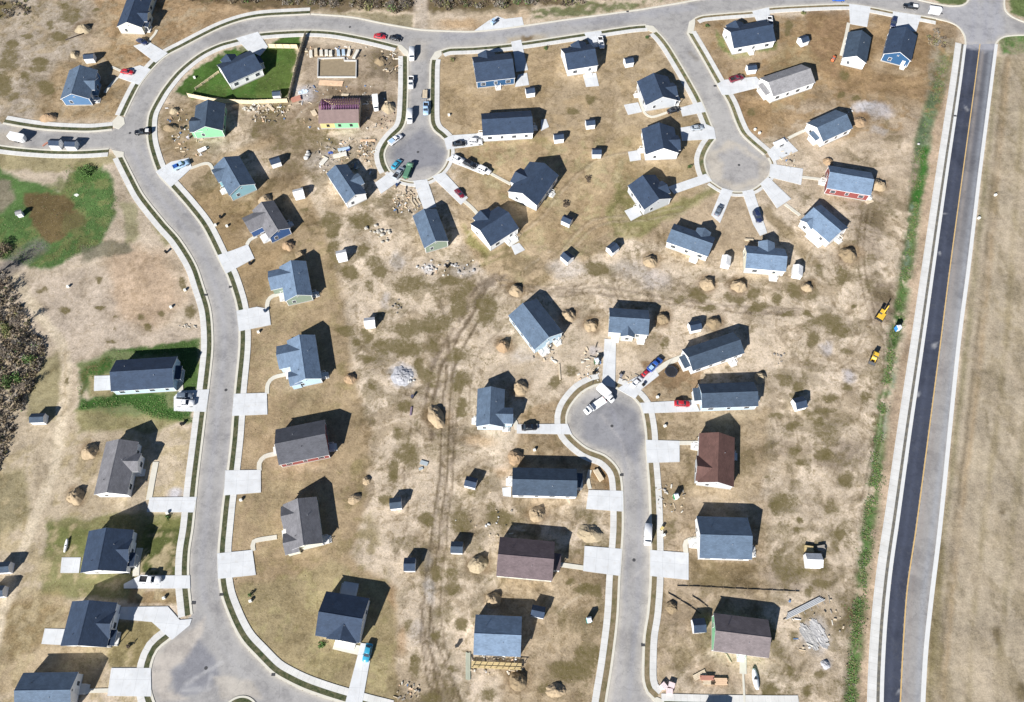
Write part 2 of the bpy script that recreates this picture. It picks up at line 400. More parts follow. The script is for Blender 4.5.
def build_ground():
    xs = np.concatenate([[-4000, -2000, -900, -450, -300, -250], np.arange(-212, 212.1, 0.52), [250, 300, 450, 900, 2000, 4000]])
    ys = np.concatenate([[-2000, -900, -400, -150, -80, -45, -25], np.arange(-8, 272.1, 0.52), [290, 330, 450, 900, 2000, 4000]])
    X, Y = np.meshgrid(xs, ys); x, y = X.ravel(), Y.ravel()
    p = Paint(x, y, PALE)
    P, B, Ln = p.poly, p.blob, p.line
    # broad soil types
    P([(-60, -40), (240, -40), (210, 20), (150, 60), (110, 125), (-60, 110)], TAN, .75, 10, .36)
    P([(-60, -40), (100, -40), (85, 60), (60, 120), (-60, 130)], GREY, .9, 16, .47)
    P([(60, 60), (135, 40), (118, 118), (30, 122)], alb(172, 146, 102), .8, 8, .34)
    P([(90, -10), (300, -20), (300, 14), (200, 32), (140, 70), (105, 40)], alb(172, 142, 98), .8, 6, .3)
    P([(-60, 150), (122, 155), (210, 330), (205, 360), (60, 370), (30, 310), (-60, 270)], alb(197, 181, 155), .9, 8, .38)
    P([(105, 245), (165, 250), (185, 300), (160, 330), (110, 325)], ORANGE, .4, 16, .26)
    P([(30, 280), (100, 265), (130, 330), (200, 330), (205, 355), (60, 360)], alb(196, 180, 158), .7, 8, .3)
    P([(-60, 470), (60, 340), (80, 420), (140, 430), (195, 430), (190, 520), (-60, 720)], alb(188, 172, 140), .7, 10, .3)
    P([(168, 195), (300, 170), (330, 240), (345, 300), (352, 380), (372, 430), (368, 500), (352, 555), (395, 590), (398, 720), (150, 720), (215, 640), (225, 450), (238, 330)], alb(170, 148, 110), .95, 7, .3)
    P([(215, 200), (330, 230), (350, 380), (368, 500), (395, 590), (330, 580), (215, 590), (225, 450), (238, 330)], alb(146, 132, 84), .75, 8, None, True, .54)
    P([(240, 240), (330, 250), (340, 560), (230, 560)], alb(188, 166, 128), .6, 8, None, True, .56)
    P([(150, 140), (200, 140), (250, 200), (290, 240), (260, 300), (215, 250)], alb(160, 134, 90), .6, 8, .4)
    P([(238, 590), (300, 575), (330, 560), (392, 590), (398, 720), (300, 720), (240, 640)], alb(166, 150, 108), .95, 6, .42)
    P([(430, 56), (650, 26), (712, 140), (700, 185), (640, 220), (560, 250), (500, 230), (440, 120)], alb(176, 155, 118), .9, 7, .33)
    P([(440, 56), (560, 48), (540, 110), (520, 130), (440, 125)], alb(174, 151, 112), .7, 6, .3)
    P([(470, 140), (600, 140), (640, 150), (640, 230), (520, 300), (470, 260), (450, 200)], alb(184, 160, 118), .8, 7, .36)
    P([(610, 140), (700, 120), (706, 190), (640, 240), (620, 230)], alb(178, 156, 110), .6, 6, .42)
    P([(690, 20), (960, 10), (962, 60), (940, 110), (900, 140), (780, 140), (740, 130)], alb(166, 143, 107), .95, 6, .32)
    P([(805, 10), (850, 8), (850, 40), (838, 80), (815, 78)], alb(148, 117, 78), .75, 4, .24)
    P([(842, 55), (885, 20), (935, 22), (926, 100), (880, 92), (835, 95)], alb(158, 130, 90), .9, 6, .25)
    P([(770, 60), (800, 30), (820, 60), (800, 110), (760, 112)], alb(160, 142, 96), .6, 6, .4)
    P([(730, 96), (770, 100), (768, 140), (745, 140)], alb(158, 126, 84), .7, 4, .34)
    P([(780, 100), (940, 110), (930, 210), (880, 210), (800, 150)], alb(194, 175, 146), .7, 10, .42)
    P([(640, 195), (740, 190), (770, 240), (740, 260), (640, 240)], alb(174, 152, 116), .7, 6, .35)
    P([(640, 360), (700, 360), (700, 402), (645, 400)], alb(158, 128, 88), .85, 3, .25)
    P([(648, 408), (770, 408), (760, 500), (655, 500)], alb(168, 147, 110), .8, 6, .36)
    P([(655, 500), (770, 500), (770, 600), (655, 690)], alb(170, 148, 114), .6, 8, .36)
    P([(690, 560), (760, 562), (758, 590), (690, 588)], alb(128, 110, 70), .8, 4, .3)
    P([(520, 410), (600, 385), (570, 420), (590, 470), (510, 470)], alb(166, 142, 102), .8, 5, .34)
    P([(582, 465), (612, 458), (614, 490), (586, 490)], alb(158, 126, 80), .9, 3, .2)
    P([(500, 575), (620, 545), (612, 702), (500, 720)], alb(172, 150, 112), .7, 8, .4)
    # field beyond the two-lane road
    P([(925, 740), (962, 350), (1000, 40), (1120, 40), (1120, 740)], FIELD, 1, 3, .2, warp=False)
    for k, (a, wd, c, al) in enumerate([(8, 5, alb(128, 122, 74), .6), (18, 3, alb(104, 88, 56), .75), (23, 5, alb(168, 144, 104), .7), (34, 7, alb(172, 158, 130), .6), (47, 6, alb(150, 136, 96), .6), (60, 9, alb(174, 160, 132), .5), (76, 8, alb(150, 138, 98), .5), (92, 9, alb(170, 156, 128), .5)]):
        f = lambda q: a * (0.72 if q < 200 else 1.0)
        Ln([(992 + f(60), 60), (958 + f(300), 350), (937 + f(600), 525), (924 + f(700), 650), (920 + a, 740)], wd, c, al, .25, 2.5, None, .35)
    P([(930, 480), (945, 500), (938, 720), (924, 720)], alb(118, 106, 56), .6, 4, .4)
    B(997, 633, 4, 9, alb(112, 96, 66), .8); B(1003, 512, 3, 3, alb(112, 96, 66), .7); B(973, 580, 4, 5, alb(130, 116, 84), .7); B(1020, 690, 5, 10, alb(105, 92, 60), .8)
    P([(1000, 34), (1050, 34), (1050, 52), (1000, 54)], VIV, .9, 3, .4); P([(1006, -20), (1050, -20), (1050, 22), (1012, 14)], alb(86, 116, 44), .9, 3, .4)
    P([(905, -20), (970, -20), (964, 5), (940, 4)], alb(84, 110, 48), .9, 2, .4)
    # belt between lots and the two-lane road, with its ditch
    P([(944, 60), (962, 60), (880, 720), (850, 720), (905, 330)], alb(190, 164, 132), .7, 4, .25)
    P([(930, 40), (958, 40), (950, 90), (925, 95)], alb(160, 148, 122), .8, 5, .5)
    Ln([(906, 350), (888, 440), (878, 500), (866, 600), (852, 700)], 9, alb(166, 146, 118), .7, .3, 3)
    D = [(946, 55), (938, 88), (928, 120), (922, 150), (918, 190), (912, 230), (908, 260), (902, 300), (894, 340), (888, 380), (880, 430), (876, 480), (868, 530), (862, 580), (858, 630), (853, 680), (849, 720)]
    Ln(D, 15, alb(112, 122, 76), .8, .4, 3, .42); Ln(D[4:], 8.5, alb(80, 122, 50), .9, .3, 2.5, .36)
    Ln(D[1:4], 13, alb(94, 124, 84), .8, .3, 3)
    Ln([(925, 150), (921, 185), (916, 205)], 8, VIV, .95, .3, 2)
    Ln([(914, 205), (909, 240), (906, 275)], 5, alb(130, 146, 124), .8, .3, 2, .45); Ln([(898, 350), (888, 410), (882, 440)], 4, alb(146, 158, 136), .7, .3, 2, .5)
    # green places
    P([(20, 178), (60, 190), (72, 172), (108, 170), (118, 200), (102, 245), (64, 262), (40, 268), (0, 258), (-60, 240), (-60, 165), (0, 168)], alb(74, 116, 46), .95, 5, .34)
    P([(66, 172), (108, 172), (116, 200), (100, 242), (64, 260), (40, 264), (0, 252), (-40, 230), (24, 214)], alb(122, 128, 72), .8, 5, None, True, .53, .08)
    P([(74, 160), (100, 162), (104, 180), (76, 182)], alb(80, 120, 50), .9, 4, .4)
    P([(22, 194), (64, 194), (86, 222), (60, 240), (50, 242), (34, 226)], alb(112, 94, 58), .95, 3, .4)
    P([(64, 210), (84, 212), (86, 230), (62, 234)], alb(112, 112, 66), .6, 4, .4)
    P([(80, 246), (128, 240), (132, 252), (82, 262)], alb(118, 116, 92), .8, 4, .45); P([(-60, 175), (8, 180), (14, 200), (4, 212), (-60, 215)], alb(150, 136, 116), .8, 4, .3)
    P([(120, 205), (135, 205), (140, 240), (128, 245)], alb(128, 132, 74), .6, 4, .4)
    P([(125, 160), (140, 190), (175, 240), (168, 245), (130, 195), (118, 162)], alb(132, 132, 74), .7, 3, .4)
    P([(-60, 148), (112, 153), (118, 162), (60, 172), (-60, 166)], alb(158, 148, 98), .8, 4, .42)
    P([(173, 92), (200, 66), (236, 46), (252, 55), (266, 44), (301, 33), (287, 102), (190, 97)], GREEN, 1, 2, .3)
    P([(262, 72), (298, 50), (290, 100), (255, 100)], alb(92, 112, 46), .8, 4, .36)
    P([(74, 364), (108, 350), (200, 340), (204, 392), (178, 398), (182, 410), (200, 424), (76, 412), (92, 396)], alb(92, 120, 46), .8, 4, .42)
    P([(78, 372), (90, 362), (112, 356), (110, 372), (92, 380), (82, 400)], DKGREEN, .9, 4, .5)
    P([(80, 398), (150, 392), (166, 396), (168, 408), (192, 412), (192, 422), (150, 418), (130, 404), (80, 410)], DKGREEN, .95, 3, .4)
    P([(112, 350), (198, 340), (200, 390), (178, 390), (178, 356)], alb(70, 104, 40), .9, 3, .3)
    P([(90, 376), (112, 376), (114, 396), (92, 396)], STRAW, .9, 3, .35)
    LATE = 1
    P([(78, 410), (190, 420), (150, 432), (80, 432)], alb(150, 146, 88), .8, 5, .46)
    P([(145, 524), (184, 516), (180, 576), (138, 572)], alb(86, 94, 44), 1, 2, .3)
    P([(50, 520), (140, 512), (192, 514), (190, 524), (150, 530), (130, 600), (40, 596)], alb(126, 128, 68), .85, 5, .46)
    P([(48, 526), (92, 528), (84, 552), (48, 552)], alb(112, 122, 58), .7, 4, .4)
    P([(130, 588), (182, 590), (178, 604), (128, 604)], alb(150, 124, 76), .85, 3, .3)
    P([(112, 622), (150, 620), (166, 634), (150, 668), (108, 668)], alb(140, 128, 76), .9, 3, .34)
    P([(4, 600), (60, 606), (56, 640), (8, 660)], alb(136, 116, 78), .8, 6, .3); P([(0, 600), (60, 590), (110, 650), (100, 690), (-60, 700), (-60, 620)], alb(168, 146, 98), .6, 8, .34)
    P([(-60, 480), (26, 470), (30, 520), (-60, 560)], alb(150, 140, 98), .8, 6, .45); P([(26, 370), (58, 350), (60, 420), (30, 420)], alb(150, 142, 96), .8, 5, .45)
    P([(716, 28), (734, 50), (776, 42), (776, 50), (734, 58), (720, 45)], alb(108, 128, 58), .8, 2.5, .4)
    P([(618, 176), (642, 196), (668, 204), (718, 186), (718, 192), (640, 236), (614, 236), (608, 210)], alb(138, 140, 76), .75, 5, .5)
    P([(466, 226), (490, 250), (486, 262), (468, 244)], alb(140, 140, 68), .75, 4, .45)
    P([(520, 134), (548, 138), (548, 142), (522, 142)], alb(136, 132, 62), .8, 3, .4)
    P([(525, 10), (560, 6), (700, -12), (700, -4), (600, 14), (530, 20)], alb(108, 118, 68), .9, 3, .45, True, .46, .14)
    P([(300, 8), (412, 16), (412, 30), (384, 24), (350, 16)], alb(140, 132, 96), .8, 4, .45)
    P([(430, 4), (530, 2), (530, 12), (435, 12)], alb(130, 118, 88), .8, 4, .45)
    P([(180, -30), (640, -30), (560, 4), (430, 10), (350, 10), (250, 8), (190, 2)], alb(108, 92, 66), .9, 4, .5)
    for pl, c1, c2 in [([(238, 590), (330, 562), (395, 592), (398, 720), (300, 720), (240, 640)], alb(142, 142, 78), alb(192, 172, 128)), ([(112, 622), (150, 620), (166, 634), (150, 668), (108, 668)], alb(122, 124, 58), alb(172, 150, 100)),
            ([(40, 515), (150, 515), (140, 600), (40, 600)], alb(100, 116, 48), None), ([(440, 56), (640, 30), (705, 140), (640, 220), (540, 250), (450, 200)], alb(150, 132, 86), alb(196, 170, 130)), ([(470, 140), (640, 140), (640, 230), (520, 290)], alb(152, 146, 88), alb(200, 182, 140)), ([(690, 20), (960, 10), (940, 110), (880, 140), (740, 130)], alb(132, 108, 64), alb(182, 152, 108)),
            ([(173, 92), (236, 46), (301, 33), (287, 102), (190, 97)], alb(100, 120, 52), alb(60, 92, 30)), ([(640, 360), (770, 408), (770, 600), (655, 690), (645, 410)], alb(142, 124, 84), alb(196, 176, 142)), ([(-40, 480), (60, 430), (190, 430), (180, 720), (-40, 720)], alb(150, 138, 88), alb(206, 186, 146)), ([(500, 410), (620, 400), (615, 720), (500, 720)], alb(144, 124, 84), alb(198, 178, 144)), ([(-60, -40), (260, -40), (110, 125), (-60, 125)], alb(142, 126, 92), alb(196, 176, 142))]:
        P(pl, c1, .6, 6, None, True, .55, .08); P(pl, c2, .55, 6, None, True, .57, .1) if c2 else None
    # dirt roads, ruts, painted tree shade
    Ln([(420, -20), (421, 10), (421, 32)], 13, alb(196, 182, 160), .95, .12, 2, None, .2)
    Ln([(15, 278), (30, 300), (48, 325), (62, 345), (66, 380), (62, 410), (60, 440), (50, 480), (30, 530), (14, 580), (-4, 640), (-10, 720)], 10, alb(218, 202, 170), .95, .1, 2)
    Ln([(64, 350), (65, 400), (63, 420)], 3, alb(176, 154, 112), .4, .2, 1)
    Ln([(-20, 300), (0, 275), (20, 258), (40, 246)], 14, alb(120, 116, 112), .8, .2, 4)  # tree shade painted into the soil colour as a grey band
    for dx in (-4, 4):
        Ln([(452 + dx, 340), (449 + dx, 400), (446 + dx, 470), (440 + dx, 520), (432 + dx, 580), (428 + dx, 640), (440 + dx, 700)], 3.5, TRACK, .75, .35, 1.2, .36)
        Ln([(500, 282 + dx * .5), (540, 290 + dx * .5), (600, 290 + dx * .7), (660, 300 + dx * .7), (720, 308 + dx * .6), (800, 312 + dx * .5)], 3, TRACK, .7, .34, 1.2, .4)
        Ln([(500 + dx, 275), (480 + dx, 290), (462 + dx, 325), (444 + dx, 350), (430 + dx, 400), (432, 440)], 5, TRACK, .85, .3, 1.5, .3)
        Ln([(530, 235 + dx), (508, 250 + dx), (480, 262 + dx)], 3, alb(150, 140, 90), .7, .4, 1.2)
        Ln([(405 + dx, 465), (412 + dx, 490), (402 + dx, 470)], 2, TRACK, .5, .3, 1)
    Ln([(432, 560), (436, 620), (450, 690), (460, 720)], 22, alb(140, 128, 98), .7, .45, 5, .46)
    Ln([(640, 147), (600, 165), (575, 195), (548, 225), (510, 255)], 9, alb(196, 174, 130), .6, .2, 3)
    Ln([(505, 143), (560, 136), (640, 130)], 6, alb(192, 170, 128), .6, .2, 3)
    Ln([(628, 102), (616, 115), (622, 122)], 3, alb(200, 182, 140), .7, .1, 1)
    P([(845, 196), (880, 200), (880, 260), (860, 256)], TRACK, .5, 8, .4); P([(872, 282), (896, 280), (894, 326), (868, 322)], TRACK, .75, 6, .36)
    P([(768, 205), (790, 228), (822, 262), (806, 268), (780, 236), (760, 210)], alb(140, 122, 84), .8, 4, .36)
    P([(768, 440), (870, 440), (862, 470), (820, 470), (768, 452)], TRACK, .55, 8, .45, thr=.42); P([(768, 500), (800, 505), (802, 512), (770, 516)], alb(136, 124, 98), .75, 5, .5)
    P([(768, 560), (800, 570), (802, 590), (768, 590)], TRACK, .5, 6, .4)
    # worked soil: damp grey-brown drifts, weathered cream crust, olive growth
    def drift(poly, sc, col, a, lo, hi, off, weed=None, st=1.0, rot=0.0):
        i = p.box(min(q[0] for q in poly), min(q[1] for q in poly), max(q[0] for q in poly), max(q[1] for q in poly), 10)
        ins = inside(poly, p.wx[i], p.wy[i]); d = seg_dist(list(poly) + [poly[0]], p.wx[i], p.wy[i]); m = np.clip(.5 + np.where(ins, d, -d) / 16, 0, 1)
        ca, sa = math.cos(R(rot)), math.sin(R(rot)); X, Y = x[i] * ca + y[i] * sa, -x[i] * sa + y[i] * ca
        wx_, wy_ = fbm(X / sc + off, Y / sc + 3, 3) - .5, fbm(X / sc + 7, Y / sc + off, 3) - .5
        n = fbm(X / (sc * st) + off * 3 + wx_ * 1.6, Y / sc + off + wy_ * 1.6, 6)
        p.mix(i, col, m * a * np.clip((n - lo) / (hi - lo), 0, 1), weed)
    MIDDLE = [(350, 190), (470, 170), (520, 250), (640, 225), (760, 280), (800, 190), (900, 90), (912, 200), (880, 420), (845, 720), (770, 720), (765, 470), (780, 330), (640, 350), (560, 300), (480, 380), (470, 460), (500, 560), (470, 720), (395, 720), (395, 590), (362, 500), (345, 300), (300, 230)]
    LOTS = [(215, 200), (330, 230), (350, 380), (368, 500), (395, 590), (240, 600), (225, 450), (238, 330)]
    NORTH = [(150, 100), (405, 45), (405, 180), (350, 230), (260, 240), (170, 180)]; BLOCK = [(436, 56), (650, 28), (712, 140), (640, 230), (520, 290), (450, 200)]; EAST = [(690, 20), (950, 20), (930, 140), (900, 210), (800, 200), (720, 110)]
    SOUTH = [(640, 360), (770, 330), (860, 420), (845, 720), (655, 700), (650, 410)]; INNER = [(470, 400), (620, 390), (618, 720), (470, 720)]; WEST = [(-40, 160), (215, 160), (215, 330), (190, 520), (150, 720), (-40, 720)]; CORNER = [(-40, -20), (250, -20), (120, 120), (-40, 125)]
    for k, (pl, st, rot) in enumerate([(MIDDLE, 1.0, 0), (LOTS, 1.0, 0), (NORTH, 1.6, 30), (BLOCK, 1.4, 20), (EAST, 1.2, 0), (SOUTH, 1.0, 0), (INNER, 1.3, 80), (WEST, 1.2, 60), (CORNER, 1.2, 40)]):
        i = p.box(min(q[0] for q in pl), min(q[1] for q in pl), max(q[0] for q in pl), max(q[1] for q in pl), 14)
        ins = inside(pl, p.wx[i], p.wy[i]); d = seg_dist(list(pl) + [pl[0]], p.wx[i], p.wy[i]); m = np.clip(.5 + np.where(ins, d, -d) / 14, 0, 1)
        lev = (1.0, .45, .85, .6, .6, .75, .85, .55, .8)[k]; p.k[i] = p.k[i] * (1 - m) + lev * m
        if k in (0, 2, 5, 6): drift(pl, 6, alb(116, 103, 62), .45, .56, .62, 43 + k, .52, st, rot)
    drift([(925, 740), (962, 350), (1000, 40), (1120, 40), (1120, 740)], 3, alb(138, 124, 88), .5, .48, .62, 5, None, 5, -82); drift([(925, 740), (962, 350), (1000, 40), (1120, 40), (1120, 740)], 4, alb(190, 174, 146), .5, .5, .64, 15, None, 5, -82)
    for pl in ([(173, 92), (236, 46), (301, 33), (287, 102), (190, 97)], [(74, 364), (108, 350), (204, 340), (200, 424), (76, 412)], [(40, 515), (192, 512), (190, 576), (130, 600), (40, 600)], [(0, 170), (118, 170), (118, 200), (64, 262), (0, 258)]):
        i = p.box(min(q[0] for q in pl), min(q[1] for q in pl), max(q[0] for q in pl), max(q[1] for q in pl), 4); p.k[i] = np.where(inside(pl, p.wx[i], p.wy[i]), .3, p.k[i])
    i = p.box(920, 40, 1120, 740, 10); p.k[i] = np.where(inside([(925, 740), (962, 350), (1000, 40), (1120, 40), (1120, 740)], p.px[i], p.py[i]), .14, p.k[i])
    rr = np.random.default_rng(5)
    for (ax, ay, bx, by, n) in [(380, 220, 470, 420, 16), (400, 420, 470, 690, 16), (520, 260, 780, 330, 14), (780, 220, 880, 420, 14), (770, 430, 860, 690, 12), (500, 500, 600, 690, 8), (300, 60, 400, 170, 8), (170, 110, 260, 170, 5)]:
        for _ in range(n):   # tyre tracks wandering over the site
            x0, y0, a = rr.uniform(ax, bx), rr.uniform(ay, by), rr.uniform(0, 6.28); L_ = rr.uniform(25, 70); c_ = rr.uniform(-.02, .02); ps = [(x0, y0)]
            for s_ in range(5): a += c_ * L_ / 5; ps.append((ps[-1][0] + math.cos(a) * L_ / 5, ps[-1][1] + math.sin(a) * L_ / 5))
            for o_ in (-2.6, 2.6): Ln([(q[0] - math.sin(a) * o_, q[1] + math.cos(a) * o_) for q in ps], 1.5, alb(146, 128, 98) if rr.random() < .6 else alb(212, 196, 168), .55, None, .8, .38, .25)
    for (pts, ww, aa) in [([(456, 352), (450, 400), (447, 470), (441, 520), (434, 580), (429, 640), (442, 704)], 2.2, .85), ([(448, 360), (442, 410), (440, 470), (433, 520), (426, 580), (421, 640), (433, 704)], 2.2, .85), ([(462, 380), (455, 430), (452, 480), (446, 540), (440, 600), (446, 650), (462, 704)], 1.8, .7), ([(486, 290), (470, 318), (455, 345), (440, 372), (432, 410)], 2.4, .8), ([(494, 294), (478, 322), (462, 350), (450, 380)], 2.4, .8),
            ([(440, 300), (448, 340), (452, 380)], 1.8, .6), ([(428, 600), (436, 640), (452, 680), (470, 716)], 2, .8), ([(420, 604), (428, 645), (444, 684), (458, 716)], 2, .8), ([(500, 284), (530, 292), (560, 296), (600, 294), (660, 303), (720, 311), (800, 316)], 1.6, .7), ([(500, 278), (530, 286), (565, 290), (605, 288), (664, 297), (724, 305), (804, 310)], 1.6, .7),
            ([(395, 560), (408, 520), (404, 470), (412, 420)], 1.6, .6), ([(480, 440), (470, 400), (476, 360), (500, 330)], 1.6, .5), ([(862, 210), (858, 260), (868, 310), (884, 350), (878, 420), (862, 500)], 1.6, .6), ([(868, 208), (864, 260), (874, 310), (890, 348), (884, 420), (868, 500)], 1.6, .6), ([(776, 330), (800, 360), (830, 372), (868, 366)], 1.6, .5), ([(560, 250), (590, 220), (640, 214), (680, 206)], 1.6, .5), ([(566, 254), (596, 225), (644, 219), (684, 211)], 1.6, .5), ([(290, 120), (310, 103), (330, 95), (372, 93)], 1.8, .7), ([(296, 124), (314, 108), (334, 100), (374, 98)], 1.8, .7), ([(510, 240), (540, 216), (570, 180), (600, 158), (640, 150)], 1.6, .5)]:
        Ln(pts, ww, alb(124, 108, 82), aa, None, .7, None, .3)
        Ln([(q[0] + 2.6, q[1] + .8) for q in pts], 1.6, alb(214, 198, 172), aa * .5, None, .8, None, .3)
    # olive weeds in drifts, placed where the photograph has them
    for (cx, cy, rx, ry) in [(408, 286, 18, 9), (452, 281, 10, 4), (466, 288, 7, 7), (458, 302, 8, 13), (485, 309, 10, 12), (406, 329, 16, 8), (436, 326, 14, 9), (400, 347, 20, 8), (433, 344, 5, 5),
            (350, 274, 6, 6), (369, 286, 4, 7), (380, 270, 6, 4), (343, 330, 8, 4), (355, 342, 4, 4), (366, 336, 4, 6), (380, 347, 6, 3), (330, 224, 10, 9), (333, 232, 6, 6), (305, 210, 4, 3), (362, 220, 10, 8), (334, 252, 6, 9), (363, 250, 6, 6), (375, 262, 8, 5),
            (400, 352, 8, 5), (455, 356, 12, 7), (365, 360, 8, 3), (420, 368, 5, 8), (430, 374, 8, 6), (460, 380, 7, 8), (432, 384, 4, 3), (406, 405, 7, 4), (463, 400, 4, 5), (462, 412, 5, 8), (396, 432, 5, 6), (372, 388, 4, 3), (404, 452, 9, 8), (414, 460, 6, 9), (394, 470, 5, 9), (386, 500, 5, 5),
            (462, 522, 8, 9), (500, 518, 14, 8), (490, 506, 4, 5), (426, 520, 5, 6), (450, 574, 5, 5), (452, 588, 7, 5), (437, 574, 5, 7), (430, 522, 5, 6), (414, 664, 5, 11), (430, 698, 9, 7), (406, 625, 5, 6), (437, 638, 4, 4), (486, 694, 8, 6), (452, 670, 6, 4), (460, 624, 5, 7),
            (588, 652, 12, 7), (572, 672, 16, 9), (585, 662, 12, 9), (586, 590, 10, 5), (597, 590, 4, 8), (571, 580, 4, 4), (546, 688, 7, 5), (570, 370, 7, 5), (555, 382, 8, 5), (592, 268, 12, 6), (610, 272, 10, 4), (573, 113, 6, 4), (592, 100, 6, 4),
            (700, 294, 9, 6), (735, 298, 9, 5), (755, 296, 5, 7), (678, 300, 6, 6), (757, 308, 8, 3), (706, 308, 8, 3), (665, 342, 4, 5), (796, 290, 10, 7), (776, 300, 6, 6), (812, 296, 6, 6), (818, 270, 5, 8), (843, 275, 6, 8), (826, 322, 14, 6), (846, 350, 6, 4), (836, 330, 12, 5), (812, 340, 5, 7), (788, 316, 6, 3), (808, 316, 3, 3), (853, 308, 3, 2),
            (829, 398, 8, 4), (823, 412, 10, 3), (784, 380, 6, 6), (797, 386, 6, 4), (819, 422, 4, 4), (776, 416, 9, 3), (794, 426, 8, 4), (848, 385, 4, 4), (866, 398, 6, 6), (793, 448, 6, 5), (823, 455, 7, 6), (799, 464, 4, 3), (784, 501, 13, 7), (848, 480, 7, 7), (832, 508, 6, 6), (800, 520, 3, 3), (822, 584, 8, 5), (808, 590, 5, 5), (825, 566, 4, 6), (794, 635, 6, 6), (821, 676, 5, 4), (788, 668, 3, 6), (809, 690, 5, 5), (770, 690, 6, 5), (840, 535, 4, 4), (795, 532, 3, 3),
            (141, 318, 4, 4), (163, 315, 4, 4), (150, 328, 4, 3), (190, 312, 5, 6), (100, 308, 4, 3), (117, 317, 3, 2), (116, 328, 2, 2), (111, 339, 5, 3), (97, 280, 4, 3), (182, 283, 5, 6), (66, 310, 5, 4), (42, 291, 5, 3), (67, 379, 3, 5), (62, 415, 2, 2),
            (65, 6, 5, 3), (95, 11, 4, 2), (70, 15, 8, 6), (59, 36, 6, 4), (26, 38, 5, 2), (14, 46, 4, 4), (50, 25, 3, 3), (3, 85, 7, 9), (40, 62, 8, 3), (38, 69, 6, 3), (25, 76, 4, 4), (14, 96, 5, 4), (0, 10, 12, 8), (48, 88, 8, 6), (10, 60, 8, 10),
            (790, 26, 5, 6), (790, 34, 3, 4), (845, 75, 5, 5), (754, 113, 5, 4), (841, 95, 4, 4), (857, 98, 4, 3), (276, 142, 5, 7), (296, 140, 6, 8), (258, 138, 4, 6), (276, 108, 8, 5), (340, 92, 10, 3), (300, 120, 6, 6), (370, 60, 6, 6), (330, 140, 6, 3)]:
        B(cx, cy, rx * 1.1, ry * 1.1, OLIVE, .35, .4, .60, wa=.95)
    P([(256, 108), (290, 104), (320, 130), (330, 170), (290, 180), (256, 160)], alb(150, 130, 98), .6, 8, .5); P([(160, 105), (195, 100), (195, 150), (175, 158), (160, 135)], alb(156, 134, 98), .7, 6, .46)
    P([(302, 44), (400, 52), (400, 120), (360, 130), (300, 120)], alb(166, 148, 122), .8, 6, .42); P([(375, 45), (398, 52), (398, 80), (370, 78)], alb(124, 110, 86), .7, 5, .46)
    Ln([(290, 118), (305, 104), (322, 94), (350, 90), (380, 92)], 7, alb(150, 130, 102), .7, .2, 2); Ln([(292, 122), (308, 107), (330, 97)], 2, alb(190, 176, 150), .6, .1, 1)
    Ln([(222, 160), (250, 148), (270, 140)], 8, alb(176, 152, 112), .7, .2, 3)
    # dust, gravel and spilled rock
    for (cx, cy, rx, ry, c, a) in [(403, 376, 13, 10, alb(190, 194, 200), .85), (426, 269, 7, 5, alb(218, 216, 214), .8), (463, 270, 14, 6, alb(196, 190, 182), .7), (398, 262, 7, 8, alb(190, 186, 180), .6), (385, 300, 5, 8, alb(176, 172, 168), .6),
            (566, 268, 16, 10, alb(214, 206, 194), .7), (655, 280, 14, 9, alb(204, 196, 188), .6), (630, 270, 20, 8, alb(206, 198, 186), .5), (866, 106, 10, 5, alb(222, 222, 224), .8), (880, 110, 14, 8, alb(190, 188, 190), .7), (878, 130, 8, 4, alb(196, 190, 184), .6),
            (850, 376, 6, 5, alb(186, 184, 188), .7), (825, 348, 6, 6, alb(184, 184, 190), .6), (176, 492, 8, 6, alb(196, 196, 200), .8), (816, 636, 12, 15, alb(206, 202, 198), .8), (826, 663, 5, 6, alb(214, 212, 212), .85), (305, 92, 10, 7, alb(206, 204, 204), .7), (388, 108, 8, 6, alb(206, 198, 188), .8),
            (320, 160, 14, 10, alb(206, 198, 184), .6), (415, 262, 10, 5, PALE, .5), (492, 20, 24, 9, alb(206, 184, 150), .8), (460, 24, 22, 6, alb(196, 164, 118), .8), (520, 16, 8, 6, alb(206, 182, 146), .8), (812, 76, 9, 4, alb(196, 168, 126), .8), (862, 118, 7, 7, alb(168, 128, 84), .9),
            (430, 588, 5, 12, alb(190, 186, 180), .6), (428, 560, 4, 10, alb(186, 182, 176), .5), (416, 630, 6, 12, alb(186, 180, 172), .5), (524, 355, 14, 8, alb(206, 198, 188), .6), (594, 352, 6, 5, alb(206, 202, 200), .7), (598, 62, 10, 8, alb(186, 160, 118), .4), (540, 350, 8, 6, alb(190, 168, 132), .5),
            (402, 640, 5, 14, alb(186, 150, 104), .6), (394, 594, 5, 12, alb(176, 142, 98), .6), (478, 440, 16, 6, alb(184, 152, 106), .6), (503, 470, 8, 6, alb(196, 166, 126), .6), (930, 26, 8, 4, alb(206, 178, 140), .7), (722, 672, 30, 16, alb(184, 160, 128), .6), (608, 505, 20, 6, alb(176, 156, 120), .5)]:
        B(cx, cy, rx, ry, c, a, .4, .12)
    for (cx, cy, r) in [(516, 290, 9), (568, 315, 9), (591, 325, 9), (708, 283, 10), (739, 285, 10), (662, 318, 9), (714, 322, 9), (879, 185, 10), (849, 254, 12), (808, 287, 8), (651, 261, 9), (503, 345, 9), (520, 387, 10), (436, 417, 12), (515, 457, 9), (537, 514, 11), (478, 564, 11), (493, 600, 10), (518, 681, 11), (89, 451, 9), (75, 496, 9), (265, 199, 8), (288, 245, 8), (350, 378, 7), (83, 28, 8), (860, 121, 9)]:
        B(cx + 1, cy, r * 1.15, r, alb(142, 118, 82), .75, .35, .35)
